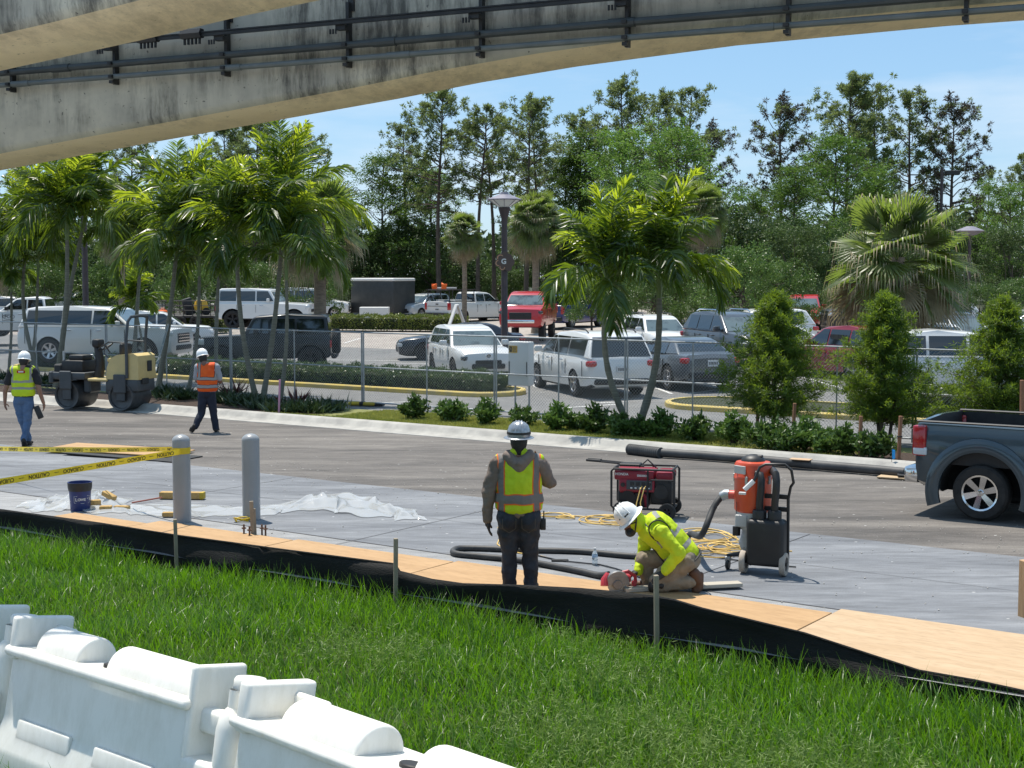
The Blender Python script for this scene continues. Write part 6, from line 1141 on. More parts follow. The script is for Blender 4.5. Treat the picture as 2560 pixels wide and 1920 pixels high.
# caution tape with lettering (upside down, as it hangs)
M_tape = mat('yellow_tape', (.72, .52, .015), (.80, .60, .03), sc=5, rough=.35, trans=.2)
def tape(label, a, b, sag, wd=.078, twist=0.):
    a = Vector(a); b = Vector(b); n = 24; mb = MB(); vs = []; pts = []
    for i in range(n+1):
        f = i/n; p = a.lerp(b, f)-Vector((0, 0, sag*4*f*(1-f))); q = twist*math.sin(f*5); s = Vector((0, math.sin(q), math.cos(q)))*wd/2; vs += [p-s, p+s]; pts.append((p, s))
    t = thing('caution_tape', label, 'caution tape', a, group='yellow caution tape')
    mb.add([v-a for v in vs], [(2*i, 2*i+2, 2*i+3, 2*i+1) for i in range(n)]); mb.build('tape', M_tape, t)
    Ltot = (b-a).length; x = .2; words = ['CAUTION', '\u2014', 'CUIDADO', '\u2014']; wl = [.36, .14, .36, .14]; k = 0
    while x < Ltot-.2:
        f = (x+wl[k % 4]/2)/Ltot; i = min(n-1, int(f*n)); p = pts[i][0].lerp(pts[i+1][0], f*n-i); tg = (pts[i+1][0]-pts[i][0]).normalized(); up = pts[i][1].normalized(); nn = tg.cross(up).normalized()
        if nn.y > 0: nn = -nn
        X = -tg if tg.x > 0 else tg; Y = -up; Z = X.cross(Y); 
        Mx = Matrix((X, Y, Z)).transposed().to_4x4(); off = nn*.003
        mb = MB(); mb.text(words[k % 4], .066, Matrix.Translation(p-a+off) @ Mx @ Matrix.Diagonal((1.12, 1, 1, 1)), None, .0006, .001); mb.build('word', M_ink, t, smooth=False, recalc=False); x += wl[k % 4]+.03; k += 1
    return t
tape('slanting strand of yellow caution tape, nearer the camera', D(-160, 1232, 15.2), (BP.x+BR*.2, BP.y-BR-.01, D(456, 1126, BP.y).z), .0)
tape('nearly level strand of yellow caution tape farther from the camera', D(-160, 1116, 25), (BP.x-BR*.7, BP.y+BR*.5, D(456, 1124, BP.y).z), .03, twist=.5)
mb = MB(); z = D(456, 1125, BP.y).z; mb.lathe([(BR+.004, z-.045), (BR+.006, z), (BR+.004, z+.04)], 28); o = mb.build('tape_wrap', M_tape); o.location = (BP.x, BP.y, 0); tag(o, 'band of yellow tape wrapped around the left bollard', 'caution tape')
p = G(612, 1302); mb = MB()
for k in range(4): mb.tube([(.10*math.cos(a)*(1+.1*k), .05*math.sin(a), .02+.012*k+.01*math.sin(a*3+k)) for a in np.linspace(0, 5.5, 14)], .012, 4, flat=.4)
o = mb.build('tape_scrap', M_tape); o.location = p+Vector((0, -.1, 0)); tag(o, 'bunched scrap of yellow tape at the foot of the right bollard', 'tape scrap')
# bucket
M_bkt = mat('blue_bucket_plastic', (.012, .025, .13), (.02, .04, .17), sc=5, rough=.45); p = G(201, 1275); t = thing('bucket', 'dark blue plastic bucket with white house-outline logo', 'bucket', p); H = .40
mb = MB(); mb.lathe([(.001, .0), (.13, .0), (.135, .01), (.155, H-.07), (.166, H-.065), (.167, H-.05), (.158, H-.045), (.16, H-.02), (.168, H-.015), (.168, H), (.155, H), (.150, H-.05), (.13, .05), (.001, .04)], 30); mb.build('bucket_body', M_bkt, t); mb = MB(); mb.lathe([(.157, H-.12), (.1675, H-.07), (.169, H-.015), (.17, H+.001)], 30); mb.build('bucket_rim', M_trim, t)
mb = MB(); txt = "LOWE'S"; a0 = R(-72)
for k, ch in enumerate(txt):
    a = R(-108)+k*R(15.5)+R(14); r = .1475; mb.text(ch, .062 if k in (0,) else .05, Matrix.Translation((r*math.cos(a), r*math.sin(a), .165)) @ Euler((R(90), 0, a+R(90))).to_matrix().to_4x4(), None, .001, .0015)
def arc(pts): mb.tube([(.1485*math.cos(R(q)), .1485*math.sin(R(q)), z) for q, z in pts], .0022, 4)
arc([(-106, .12), (-106, .215), (-92, .215), (-60, .262), (-28, .215), (-14, .215), (-14, .12), (-60, .113), (-106, .12)]); mb.build('lettering', M_white, t, smooth=False, recalc=False)
# sponges and wood blocks
M_sponge = mat('tan_sponge', (.42, .26, .09), (.52, .35, .14), sc=14, rough=.95, bump=.6, bsc=60)
for i, (px, py, z, rz, rx, d, lab) in enumerate(((235, 1272, .045, .4, 0, (.19, .11, .07), 'tan block lying against the bucket foot'), (265, 1277, .0, .1, 0, (.17, .11, .06), 'tan block in front of the pile by the bucket'), (305, 1276, .0, -.1, 0, (.22, .10, .055), 'tan block at the right end of the pile by the bucket'), (272, 1262, .09, -.5, .35, (.22, .1, .07), 'tan block leaning on top of the pile by the bucket'), (422, 1293, .0, .05, 0, (.17, .1, .06), 'small tan block left of the taped bollard foot'))):
    mb = MB(); mb.rbox((0, 0, d[2]/2), d, .012, 2); o = mb.build('sponge_block', M_sponge); o.location = G(px, py)+Vector((0, 0, z+.012)); o.rotation_euler = (0, rx, rz); tag(o, lab, 'block', 'tan blocks around the bucket')
mb = MB(); mb.rbox((0, 0, .06), (.62, .13, .10), .012, 2, mi=0); mb.rbox((.33, 0, .06), (.06, .135, .105), .012, 2, mi=1); o = mb.build('wooden_float', [M_sponge, M_foot]); o.location = G(452, 1248); o.rotation_euler = (0, 0, -.08); tag(o, 'long tan float with yellow end behind the taped bollard', 'float')
# crumpled clear plastic sheeting
m, nt_, b, o_ = nodes('clear_plastic_film'); b.inputs['Base Color'].default_value = (.62, .63, .63, 1); b.inputs['Roughness'].default_value = .12; b.inputs['Specular IOR Level'].default_value = .8
tb_ = nt_.nodes.new('ShaderNodeBsdfTransparent'); mx_ = nt_.nodes.new('ShaderNodeMixShader'); mx_.inputs[0].default_value = .45; nt_.links.new(b.outputs[0], mx_.inputs[1]); nt_.links.new(tb_.outputs[0], mx_.inputs[2]); nt_.links.new(mx_.outputs[0], o_.inputs[0]); M_film = m
def film(label, cl, seed):
    r_ = np.random.default_rng(seed); C = [(G(px, py), w, h) for px, py, w, h in cl]; N = 150; Mm = 34; vs = []; fs = []
    ph = r_.uniform(0, 6.28, 12)
    for i in range(N):
        f = i/(N-1)*(len(C)-1); k = min(len(C)-2, int(f)); g = f-k; p = C[k][0].lerp(C[k+1][0], g); w = C[k][1]*(1-g)+C[k+1][1]*g; h = C[k][2]*(1-g)+C[k+1][2]*g; w *= 1+.16*math.sin(i*.31+ph[0])+.1*math.sin(i*.83+ph[1])
        for j in range(Mm):
            q = j/(Mm-1)*2-1; x = p.x+q*w*.25*math.sin(i*.2); y = p.y+q*w
            fold = (1-abs(math.sin(i*.075+q*1.6+ph[2])))*.55+(1-abs(math.sin(i*.17-q*2.9+ph[3])))*.3+(1-abs(math.sin(i*.33+q*4.1+ph[4])))*.12+abs(math.sin(i*.05+q*5+ph[5]))*.2
            z = .006+h*(1-q*q*.85)*fold**1.3; vs.append((x, y, z))
    for i in range(N-1):
        for j in range(Mm-1): fs.append((i*Mm+j, (i+1)*Mm+j, (i+1)*Mm+j+1, i*Mm+j+1))
    mb = MB(); mb.add(vs, fs); o = mb.build('plastic_sheet', M_film, ang=55, recalc=False); return tag(o, label, 'plastic sheet', 'crumpled clear plastic sheets')
film('crumpled clear plastic sheet under and around the blue bucket', [(52, 1262, .15, .04), (130, 1258, .7, .10), (185, 1250, .9, .16), (250, 1258, .75, .14), (320, 1275, .35, .08), (420, 1285, .22, .05)], 3)
film('crumpled clear plastic sheet trailing right from the two bollards', [(330, 1268, .25, .05), (440, 1276, .45, .06), (560, 1280, .45, .07), (680, 1276, .4, .08), (770, 1262, .6, .15), (850, 1258, .8, .20), (940, 1272, .65, .14), (1010, 1288, .4, .10), (1064, 1298, .1, .03)], 5)
mb = MB(); a = G(405, 1252); a.z = .05; b_ = G(330, 1262); b_.z = .03; mb.tube([a, b_], .012, 6); o = mb.build('thin_rod', mat('red_wood', (.30, .09, .06), rough=.6)); tag(o, 'thin reddish rod lying on the plastic left of the taped bollard', 'rod')
# plywood sheets beside the silt fence
def ply(name, c1, c2, c3): return mat(name, c1, c2, sc=2.2, rough=.8, stretch=(.6, 3.2, 1), c3=c3, sc3=14, a3=.35, detail=7)
M_ply = ply('tan_plywood', (.37, .225, .105), (.46, .29, .145), (.20, .115, .05)); M_ply2 = ply('pale_plywood', (.42, .29, .17), (.50, .36, .225), (.20, .13, .07))
PU = [(-16.2, -14.72, M_ply, 'short tan plywood strip left of the taped bollard foot'), (-14.7, -12.27, M_ply, 'tan plywood sheet below the right bollard'), (-12.25, -9.82, M_ply, 'tan plywood sheet left of the standing worker in the silver hard hat'), (-9.80, -7.37, M_ply, 'tan plywood sheet under the kneeling worker'), (-7.35, -5.28, M_ply, 'tan plywood sheet just left of the pale sheets'), (-5.26, -2.83, M_ply2, 'pale speckled plywood sheet next to the tan sheets at lower right'), (-2.81, -.4, M_ply2, 'pale plywood sheet cut by the right edge')]
for i, (a, c, m, lab) in enumerate(PU):
    wd_ = (1.0, 1.35, 1.4, 1.4, 1.5, 1.8, 1.78)[i]; vb_ = (12.55, 12.78, 12.86, 12.92, 13.0, 13.2, 13.15)[i]; p = uv((a+c)/2, vb_-wd_/2); mb = MB(); mb.rbox((0, 0, .010), (c-a, wd_, .018), .003, 1); o = mb.build('plywood_sheet', m); o.location = p+Vector((0, 0, .004+.001*(i % 2))); o.rotation_euler = (0, 0, math.atan2(UY, UX)+.004*(i % 3-1)); tag(o, lab, 'plywood sheet', 'plywood sheets along the silt fence')
for i, (px, py, w, d, z, rz, lab) in enumerate(((300, 1132, 2.6, 1.0, .05, -.32, 'tan plywood board lying on the road edge behind the level tape'), (330, 1140, 2.5, .9, .015, -.42, 'dark board under the tan board behind the tape'))):
    mb = MB(); mb.rbox((0, 0, .01), (w, d, .02), .003, 1); o = mb.build('plywood_board', [M_ply, M_trim][i]); o.location = G(px, py)+Vector((0, 0, z)); o.rotation_euler = (0, .015, rz); tag(o, lab, 'board', 'boards on the road edge')
mb = MB(); a = G(1560, 1484); b_ = G(1851, 1470); dv = b_-a; mb.rbox((0, 0, .02), (dv.length, .14, .04), .004, 1); o = mb.build('lumber_board', mat('weathered_lumber', (.36, .32, .26), (.45, .41, .34), sc=3, rough=.85, stretch=(.4, 5, 5))); o.location = (a+b_)/2+Vector((0, 0, .026)); o.rotation_euler = (0, 0, math.atan2(dv.y, dv.x)); tag(o, 'long weathered lumber board lying under the kneeling worker', 'board')
# anchor bolts and stub stake in front of the right bollard
M_stake = mat('grey_wood_stake', (.24, .20, .15), (.33, .28, .21), sc=5, rough=.9, stretch=(6, 6, 1))
p = G(632, 1338); mb = MB(); mb.rbox((.0, 0, .22), (.05, .035, .44), .004, 1); mb.rbox((.035, .01, .17), (.03, .03, .34), .004, 1); o = mb.build('stub_stake', M_stake); o.location = p; o.rotation_euler = (0, -.03, .2); tag(o, 'short double wooden stub stake standing on the plywood before the right bollard', 'stake')
for k, (px, py, lab) in enumerate(((610, 1338, 'leftmost upright anchor bolt on the plywood'), (624, 1343, 'anchor bolt with washer left of the stub stake'), (655, 1338, 'anchor bolt just right of the stub stake'), (664, 1340, 'rightmost upright anchor bolt on the plywood'))):
    mb = MB(); mb.cyl((0, 0, 0), (0, 0, .14), .012, n=8); mb.cyl((0, 0, .085), (0, 0, .10), .03, n=8); o = mb.build('anchor_bolt', mat('rusty_steel', (.13, .07, .045), rough=.8)); o.location = G(px, py); tag(o, lab, 'bolt', 'anchor bolts on the plywood')
mb = MB(); H = .62; mb.rbox((0, 0, H/2+.2), (.10, .10, H), .006, 1); o = mb.build('timber_post', mat('raw_timber', (.36, .22, .11), (.45, .29, .16), sc=4, rough=.85, stretch=(6, 6, 1))); q = D(2562, 1558, 13.6); o.location = (q.x, q.y, q.z-.2); o.rotation_euler = (0, 0, .3); tag(o, 'raw timber post end cut by the right edge above the slab', 'post')
# ---- silt fence
M_silt = mat('black_silt_fabric', (.003, .003, .003), (.007, .007, .0065), sc=3, rough=.85, stretch=(1, 1, 6), bump=.4, bsc=20)
ST = [(-130, 1254), (0, 1273), (250, 1307), (440, 1337), (700, 1372), (987, 1409), (1000, 1428), (1080, 1448), (1157, 1459), (1300, 1463), (1450, 1471), (1540, 1479), (1643, 1491), (1690, 1500), (1756, 1520), (2012, 1582), (2297, 1675), (2440, 1700), (2600, 1735)]
rr = []
for px, py in ST:
    # walk along the line of the fence; the top is about 0.3 m above the slab
    r = ray(px, py); v = 11.33; t_ = v/(VX*r.x+VY*r.y); rr.append(Vector((r.x*t_, r.y*t_, EYE+r.z*t_)))
fine = []
for a, b_ in zip(rr, rr[1:]):
    k = max(2, int((b_-a).length/.12))
    fine += [a.lerp(b_, i/k) for i in range(k)]
fine.append(rr[-1]); vs = []; K_ = 9
for i, p in enumerate(fine):
    zb = -.34
    for j in range(K_):
        f = j/(K_-1); z = p.z*(1-f)+zb*f; bul = .05*math.sin(math.pi*f)*math.sin(i*.31+1)+.03*math.sin(i*.83+f*5)*f+.02*math.sin(f*9+i*.1); vs.append((p.x-VX*bul, p.y-VY*bul, z))
n = len(fine); fs = [(i*K_+j, (i+1)*K_+j, (i+1)*K_+j+1, i*K_+j+1) for i in range(n-1) for j in range(K_-1)]
tS = thing('silt_fence', 'long black silt fence curtain along the edge of the slab', 'silt fence', (0, 0, 0)); mb = MB(); mb.add(vs, fs); o = mb.build('fabric', M_silt, tS, 60); so_ = o.modifiers.new('s', 'SOLIDIFY'); so_.thickness = .006; evald(o); o.data.polygons.foreach_set('use_smooth', [True]*len(o.data.polygons))
mb = MB(); mb.tube([p+Vector((0, 0, -.004)) for p in fine], .010, 6); mb.build('hem', M_silt, tS)
for px, ty, lab in ((441, 1297, 'weathered stake of the silt fence in front of the taped bollard'), (987, 1345, 'weathered stake of the silt fence left of the standing worker'), (1645, 1436, 'weathered stake of the silt fence in front of the kneeling worker')):
    r = ray(px, ty); t_ = 11.24/(VX*r.x+VY*r.y); q = Vector((r.x*t_, r.y*t_, EYE+r.z*t_)); h = q.z+.5; mb = MB(); mb.rbox((0, 0, h/2), (.042, .042, h), .004, 1); o = mb.build('wooden_stake', M_stake); o.location = (q.x, q.y, -.5); o.rotation_euler = (.02, random.uniform(-.03, .03), .3); tag(o, lab, 'stake', 'silt fence stakes')
# ---- generator
M_gred = mat('generator_red', (.26, .012, .03), (.20, .01, .025), sc=4, rough=.4); p = G(1615, 1290); t = thing('generator', 'red portable generator in a black tube frame with folded handle, behind the kneeling worker', 'generator', p, R(-14), sc=.98)
# frame: rounded loops front and back, joined
mb = MB()
for y in (-.26, .26): mb.tube([(-.42, y, .14), (-.45, y, .17), (-.45, y, .66), (-.42, y, .69), (.40, y, .69), (.43, y, .66), (.43, y, .17), (.40, y, .14)], .016, 8, closed=True); mb.tube([(.06, y, .69), (.06, y, .14)], .013, 6)
for x in (-.42, .40):
    for z in (.14, .69): mb.cyl((x, -.26, z), (x, .26, z), .016, n=8)
mb.cyl((.1, -.26, .55), (.43, -.26, .55), .012, n=6); mb.build('tube_frame', M_trim, t)
mb = MB(); mb.tube([(-.10, 0, .69), (.02, 0, .80), (.14, 0, .69)], .012, 6); mb.build('lifting_eye', M_trim, t)
mb = MB()
for y in (-.2, -.08): mb.tube([(.0, y, .73), (-.35, y, .76), (-.80, y, .79)], [.014, .014, .014], 6); mb.tube([(-.62, y, .785), (-.82, y, .795)], .02, 8)
mb.rbox((-.2, -.14, .745), (.3, .2, .04), .012, 1); mb.build('folding_handle', M_trim, t)
mb = MB(); mb.rbox((-.14, 0, .60), (.56, .46, .14), .03, 2); mb.rbox((.28, 0, .60), (.24, .44, .13), .04, 2); mb.rbox((-.10, -.19, .46), (.50, .10, .18), .02, 2); mb.tube([(-.34, -.19, .38), (-.05, -.19, .37), (.02, -.19, .30), (.04, -.19, .16)], .03, 6); mb.build('red_housing', M_gred, t)
mb = MB(); mb.rbox((-.06, -.245, .47), (.36, .02, .13), .006, 1, mi=0)
for k in range(4): mb.rbox((-.16+.08*k, -.258, .49), (.05, .012, .05), .005, 1, mi=1)
for k in range(5): mb.rbox((-.17+.06*k, -.258, .43), (.03, .012, .02), .004, 1, mi=2)
mb.cyl((-.29, -.245, .47), (-.29, -.26, .47), .03, n=14, mi=1); mb.build('control_panel', [M_rgrey, M_trim, M_white], t)
mb = MB(); mb.text('HONDA', .05, Matrix.Translation((-.31, -.234, .615)) @ Euler((R(90), 0, 0)).to_matrix().to_4x4(), None, .001, .001); mb.text('EB5000X', .04, Matrix.Translation((-.02, -.234, .60)) @ Euler((R(90), 0, 0)).to_matrix().to_4x4(), None, .001, .001); mb.build('lettering', M_white, t, recalc=False, smooth=False)
mb = MB(); mb.rbox((.24, 0, .38), (.30, .40, .36), .04, 2); mb.cyl((.24, -.2, .38), (.24, -.225, .38), .10, n=20); mb.rbox((-.16, 0, .26), (.44, .36, .24), .04, 2); mb.build('alternator', M_trim, t)
mb = MB(); mb.cyl((-.22, -.18, .28), (-.22, -.24, .28), .11, n=18); mb.rbox((-.08, -.2, .30), (.12, .06, .14), .02, 1); mb.cyl((-.30, -.2, .20), (-.10, -.22, .22), .02, n=8); mb.build('engine_block', M_rimd, t)
for x, y in ((-.30, -.30), (.34, -.32), (.34, .32), (-.3, .3)): wheel(t, x, y, .12, .09, M_rimd, -1 if y < 0 else 1, 5, .5)
pg = t.matrix_world
def gp(q): bpy.context.view_layer.update(); return t.matrix_world @ Vector(q)
M_cord = mat('yellow_cord', (.62, .40, .10), (.70, .48, .16), sc=8, rough=.5); M_cordb = mat('black_cord', (.015, .015, .016), rough=.5)
for k, lab in enumerate(('yellow cord plugged into the generator, left of two', 'yellow cord plugged into the generator, right of two')):
    o0 = gp((-.02+.05*k, -.27, .46)); e = G(1585+20*k, 1306); mb = MB(); mb.tube([o0, o0+Vector((-.03, -.10, -.02)), o0+Vector((-.08, -.14, -.2)), e+Vector((0, .0, .06)), e+Vector((.02, -.1, .012))], .008, 6); tag(mb.build('power_cord', M_cord), lab, 'cord', 'yellow cords')
def coil(label, px, py, rx, ry, turns, seed, lead=None):
    random.seed(seed); c = G(px, py); pts = []
    for i in range(turns*16):
        a = i*math.pi*2/16; k = i//16; w = 1+.22*math.sin(k*2.3+seed)+.05*math.sin(i*.7); pts.append(c+Vector((rx*w*math.cos(a)+.12*math.sin(k*1.9), ry*w*math.sin(a)+.1*math.cos(k*2.7), .012+.006*k+.008*abs(math.sin(i*.4)))))
    if lead: pts += [pts[-1].lerp(q, f)+Vector((0, 0, 0)) for q in [G(*lead)+Vector((0, 0, .01))] for f in (.3, .6, 1.)]
    mb = MB(); mb.tube(pts, .0085, 5); return tag(mb.build('coiled_cord', M_cord), label, 'cord', 'yellow cords')
coil('coil of yellow cord left of the kneeling worker, behind his hat', 1520, 1305, .26, .30, 5, 1, (1420, 1290)); coil('small coil of yellow cord right of the standing worker hip', 1392, 1294, .17, .14, 3, 2, (1450, 1292)); coil('coil of yellow cord behind the black hose, left of the vacuum', 1775, 1345, .28, .38, 4, 3, (1830, 1362)); coil('coil of yellow cord at the left wheel of the vacuum', 1795, 1372, .22, .22, 5, 4, (1980, 1380)); coil('loose yellow cord loops right behind the kneeling worker boot', 1755, 1385, .22, .2, 3, 5, (1900, 1400))
mb = MB(); pts = [G(*q)+Vector((0, 0, .01)) for q in ((1245, 1320), (1250, 1345), (1243, 1362), (1262, 1376), (1300, 1385), (1352, 1392), (1392, 1402))]; mb.tube(pts, .008, 6); tag(mb.build('extension_cord', M_cord), 'pale yellow cord snaking between the hose runs by the standing worker', 'cord', 'yellow cords')
mb = MB(); pts = [G(*q)+Vector((0, 0, .012)) for q in ((1250, 1374), (1340, 1390), (1400, 1404), (1450, 1409), (1500, 1414), (1540, 1424), (1580, 1438), (1600, 1446))]; mb.tube(pts, .008, 6); mb.rbox(tuple(pts[2]), (.2, .04, .035), .01, 1); tag(mb.build('extension_cord', M_cordb), 'thin black cord with plug running to the saw', 'cord')
mb = MB(); pts = [G(*q)+Vector((0, 0, .012)) for q in ((1760, 1392), (1850, 1404), (1900, 1412), (1990, 1420))]; mb.tube(pts, .008, 6); tag(mb.build('extension_cord', M_cordb), 'thin black cord between kneeling worker and vacuum wheels', 'cord')
# ---- vacuum / dust extractor
M_vred = mat('extractor_orange_red', (.62, .075, .02), (.52, .06, .018), sc=3, rough=.4, coat=.2); M_blk = mat('black_tank_plastic', (.012, .012, .013), (.02, .02, .02), sc=6, rough=.5); M_lgrey = mat('light_grey_metal', (.50, .50, .49), (.42, .42, .41), sc=4, rough=.5); M_wheelg = mat('grey_rubber_wheel', (.46, .39, .32), (.36, .31, .26), sc=6, rough=.8)
pV = G(1888, 1432); t = thing('dust_extractor', 'orange dust extractor with black double tank and grey wheels, right of the kneeling worker', 'vacuum', pV, 0)
mb = MB(); cx = -.09; cy = .20; mb.lathe([(.19, .66), (.205, .68), (.208, 1.02), (.215, 1.03), (.215, 1.05), (.208, 1.06), (.208, 1.19), (.19, 1.22), (.12, 1.235), (.001, 1.24)], 28, (cx, cy, 0)); mb.build('drum', M_vred, t); mb = MB(); mb.lathe([(.14, 1.225), (.13, 1.255), (.09, 1.285), (.05, 1.30), (.001, 1.30)], 18, (cx, cy, 0)); mb.rbox((cx+.05, cy, 1.285), (.12, .06, .03), .01, 1); mb.build('motor_cap', M_blk, t)
mb = MB(); mb.rbox((cx-.10, cy-.19, 1.145), (.16, .02, .09), .004, 1, rot=(0, 0, -.5)); mb.build('label_plate', M_lgrey, t)
for a in (R(-95), R(175), R(-20)): mb = MB(); mb.rbox((cx+.215*math.cos(a), cy+.215*math.sin(a), 1.03), (.03, .03, .09), .006, 1, rot=(0, 0, a)); mb.build('latch', M_steel, t)
mb = MB(); mb.lathe([(.19, .66), (.185, .50), (.175, .47), (.001, .47)], 24, (cx, cy, 0)); mb.rbox((cx-.08, cy-.18, .57), (.14, .04, .14), .01, 1); mb.build('filter_collar', M_lgrey, t)
flesh('dust_bag', [('c', (cx, cy, .46), (cx-.04, cy, .30), .11, .12), ('c', (cx-.04, cy, .30), (cx-.02, cy, .12), .115, .07)], M_lgrey, t, .012, 3, .05, wsc=9)
mb = MB(); mb.cyl((cx-.2, cy, .83), (cx-.30, cy, .83), .05, n=14); mb.build('inlet_pipe', mat('pink_red_plastic', (.60, .10, .07), rough=.45), t); mb = MB(); mb.tube([(cx-.27, cy, .83), (cx-.31, cy, .83), (cx-.36, cy-.005, .80)], [.058, .06, .055], 12); mb.build('hose_cuff', M_steel, t)
mb = MB(); mb.rbox((.13, -.02, .36), (.42, .24, .52), .05, 3); mb.rbox((.13, -.02, .14), (.38, .22, .06), .02, 1); mb.build('tank', M_blk, t, 45)
for x in (.045, .215): mb = MB(); mb.lathe([(.076, .60), (.078, .70), (.07, .715), (.001, .715)], 18, (x, -.02, 0)); mb.build('tank_collar', M_blk, t)
for x, top, tx, ty in ((.045, 1.10, cx+.08, cy-.19), (.215, 1.12, cx+.22, cy+.02)):
    mb = MB(); mb.tube([(x, -.02, .70), (x, -.02, .80), (x+.02, -.05, .95), (x+.02, -.04, 1.05), (x-.0, .0, top), (tx, ty, top+.01)], [.042]*6, 12); mb.build('tank_hose', M_blk, t)
mb = MB()
for x in (-.085, .34): mb.tube([(x, .10, .16), (x, .08, .86)], .018, 6)
for z in (.72, .86): mb.box((.13, .09, z), (.42, .03, .05))
mb.tube([(.34, .08, .84), (.37, .06, .98), (.42, -.02, 1.04), (.40, -.05, 1.18), (.33, -.05, 1.24), (.12, -.08, 1.235), (.06, -.10, 1.20), (.02, -.14, 1.08), (-.03, -.16, .99)], .016, 8); mb.tube([(-.085, .09, .18), (-.34, .06, .16)], .018, 6); mb.tube([(-.20, .28, .17), (-.34, .06, .16)], .018, 6); mb.build('cart_frame', M_blk, t)
mb = MB(); mb.tube([(.01, -.155, 1.055), (-.085, -.19, .955)], .028, 8); mb.rbox((-.13, -.1, .90), (.08, .03, .03), .005, 1); mb.build('handle_grip', M_white, t)
mb = MB(); mb.cyl((cx-.14, cy-.16, .40), (cx-.14, cy-.16, .50), .045, n=12); mb.tube([(cx-.14, cy-.16, .5), (cx-.14, cy-.17, .78)], .003, 4); mb.build('hanging_cap', M_blk, t)
for x, s in ((-.12, -1), (.33, 1)):
    mb = MB(); r = .13; mb.lathe([(r*.62, -.03), (r*.95, -.03), (r, -.02), (r, .02), (r*.95, .03), (r*.62, .03), (r*.62, -.03)], 26, axis='x'); mb.v = [(q[0]+x, q[1]-.04, q[2]+r) for q in mb.v]; w = mb.build('wheel', M_wheelg, t, 35); w.rotation_euler = (0, 0, 0)
    mb = MB(); mb.lathe([(.001, -.02), (r*.63, -.02)], 20, axis='x'); mb.lathe([(.001, .02), (r*.63, .02)], 20, axis='x'); mb.cyl((-.035, 0, 0), (.035, 0, 0), .02, n=8); mb.v = [(q[0]+x, q[1]-.04, q[2]+r) for q in mb.v]; mb.build('hub', M_blk, w)
mb = MB(); mb.lathe([(.001, -.02), (.05, -.02), (.058, -.012), (.058, .012), (.05, .02), (.001, .02)], 18, axis='x'); mb.v = [(q[0]-.33, q[1]+.06, q[2]+.058) for q in mb.v]; w = mb.build('caster', M_blk, t); mb = MB(); mb.rbox((-.33, .06, .12), (.07, .04, .06), .01, 1); mb.build('caster_fork', M_steel, w)
t.rotation_euler = (0, 0, R(-24))
# big black hose: extractor -> ground behind the worker -> left loop -> saw
bpy.context.view_layer.update(); q0 = t.matrix_world @ Vector((cx-.36, cy-.005, .80))
key = [q0, q0+Vector((-.10, -.06, -.12)), q0+Vector((-.24, -.12, -.42)), G(1725, 1368)+Vector((0, 0, .16)), G(1695, 1385)+Vector((0, 0, .05))]
key += [G(x, y)+Vector((0, 0, .035)) for x, y in ((1600, 1398), (1450, 1386), (1300, 1382), (1200, 1378), (1150, 1378), (1133, 1384), (1142, 1392), (1200, 1398), (1300, 1408), (1400, 1426), (1450, 1436), (1495, 1446), (1522, 1452))]
key[-1].z = .07
def smooth_path(k, sub=7):
    out = []; P = [k[0]]+k+[k[-1]]
    for i in range(1, len(P)-2):
        for j in range(sub):
            f = j/sub; a, b, c, d = P[i-1], P[i], P[i+1], P[i+2]; out.append(.5*((2*b)+(c-a)*f+(2*a-5*b+4*c-d)*f*f+(3*b-a-3*c+d)*f**3))
    out.append(k[-1]); return out
M_hose = mat('black_hose', (.022, .022, .023), (.045, .045, .045), sc=5, rough=.6)
sp = smooth_path(key); mb = MB(); mb.tube(sp, [.036+.0015*(i % 2) for i in range(len(sp))], 10); tag(mb.build('vacuum_hose', M_hose, ang=60), 'thick black hose looping from the dust extractor to the saw', 'hose')
# saw
pS = G(1543, 1484); t = thing('angle_saw', 'grey and red cut-off saw in the hand of the kneeling worker', 'saw', pS, R(8)); M_cast = mat('cast_aluminium', (.17, .17, .175), (.26, .26, .265), sc=10, rough=.45, metal=.5); M_sred = mat('saw_red', (.42, .03, .045), rough=.45)
mb = MB(); mb.lathe([(.001, -.03), (.12, -.03), (.128, -.02), (.128, .02), (.12, .03), (.001, .03)], 26, (0, 0, .115), axis='y', a0=R(-12), a1=R(192)); mb.lathe([(.05, -.034), (.045, -.04), (.001, -.04)], 16, (0, 0, .10), axis='y')
mb.text('SKILSAW', .026, Matrix.Translation((0, -.0315, .175)) @ Euler((R(90), 0, 0)).to_matrix().to_4x4(), None, .001, .001); mb.build('blade_guard', M_cast, t); mb = MB(); mb.lathe([(.001, -.002), (.105, -.002), (.105, .002), (.001, .002)], 28, (0, 0, .10), axis='y'); mb.build('blade', M_steel, t)
mb = MB(); mb.rbox((0, .04, .018), (.30, .16, .008), .002, 1); mb.build('base_plate', M_steel, t)
mb = MB(); mb.tube([(.02, .06, .12), (.08, .10, .14), (.16, .10, .14)], [.05, .05, .045], 12); mb.tube([(.06, .04, .21), (.12, .04, .225), (.20, .05, .17), (.21, .06, .10)], .02, 8); mb.rbox((.19, .05, .075), (.05, .05, .09), .012, 1); mb.build('motor_handle', M_sred, t)
mb = MB(); mb.tube([(-.06, .02, .17), (-.105, .02, .19), (-.135, .0, .15), (-.14, -.02, .09)], [.034, .036, .04, .042], 10); mb.build('dust_port', M_sred, t)
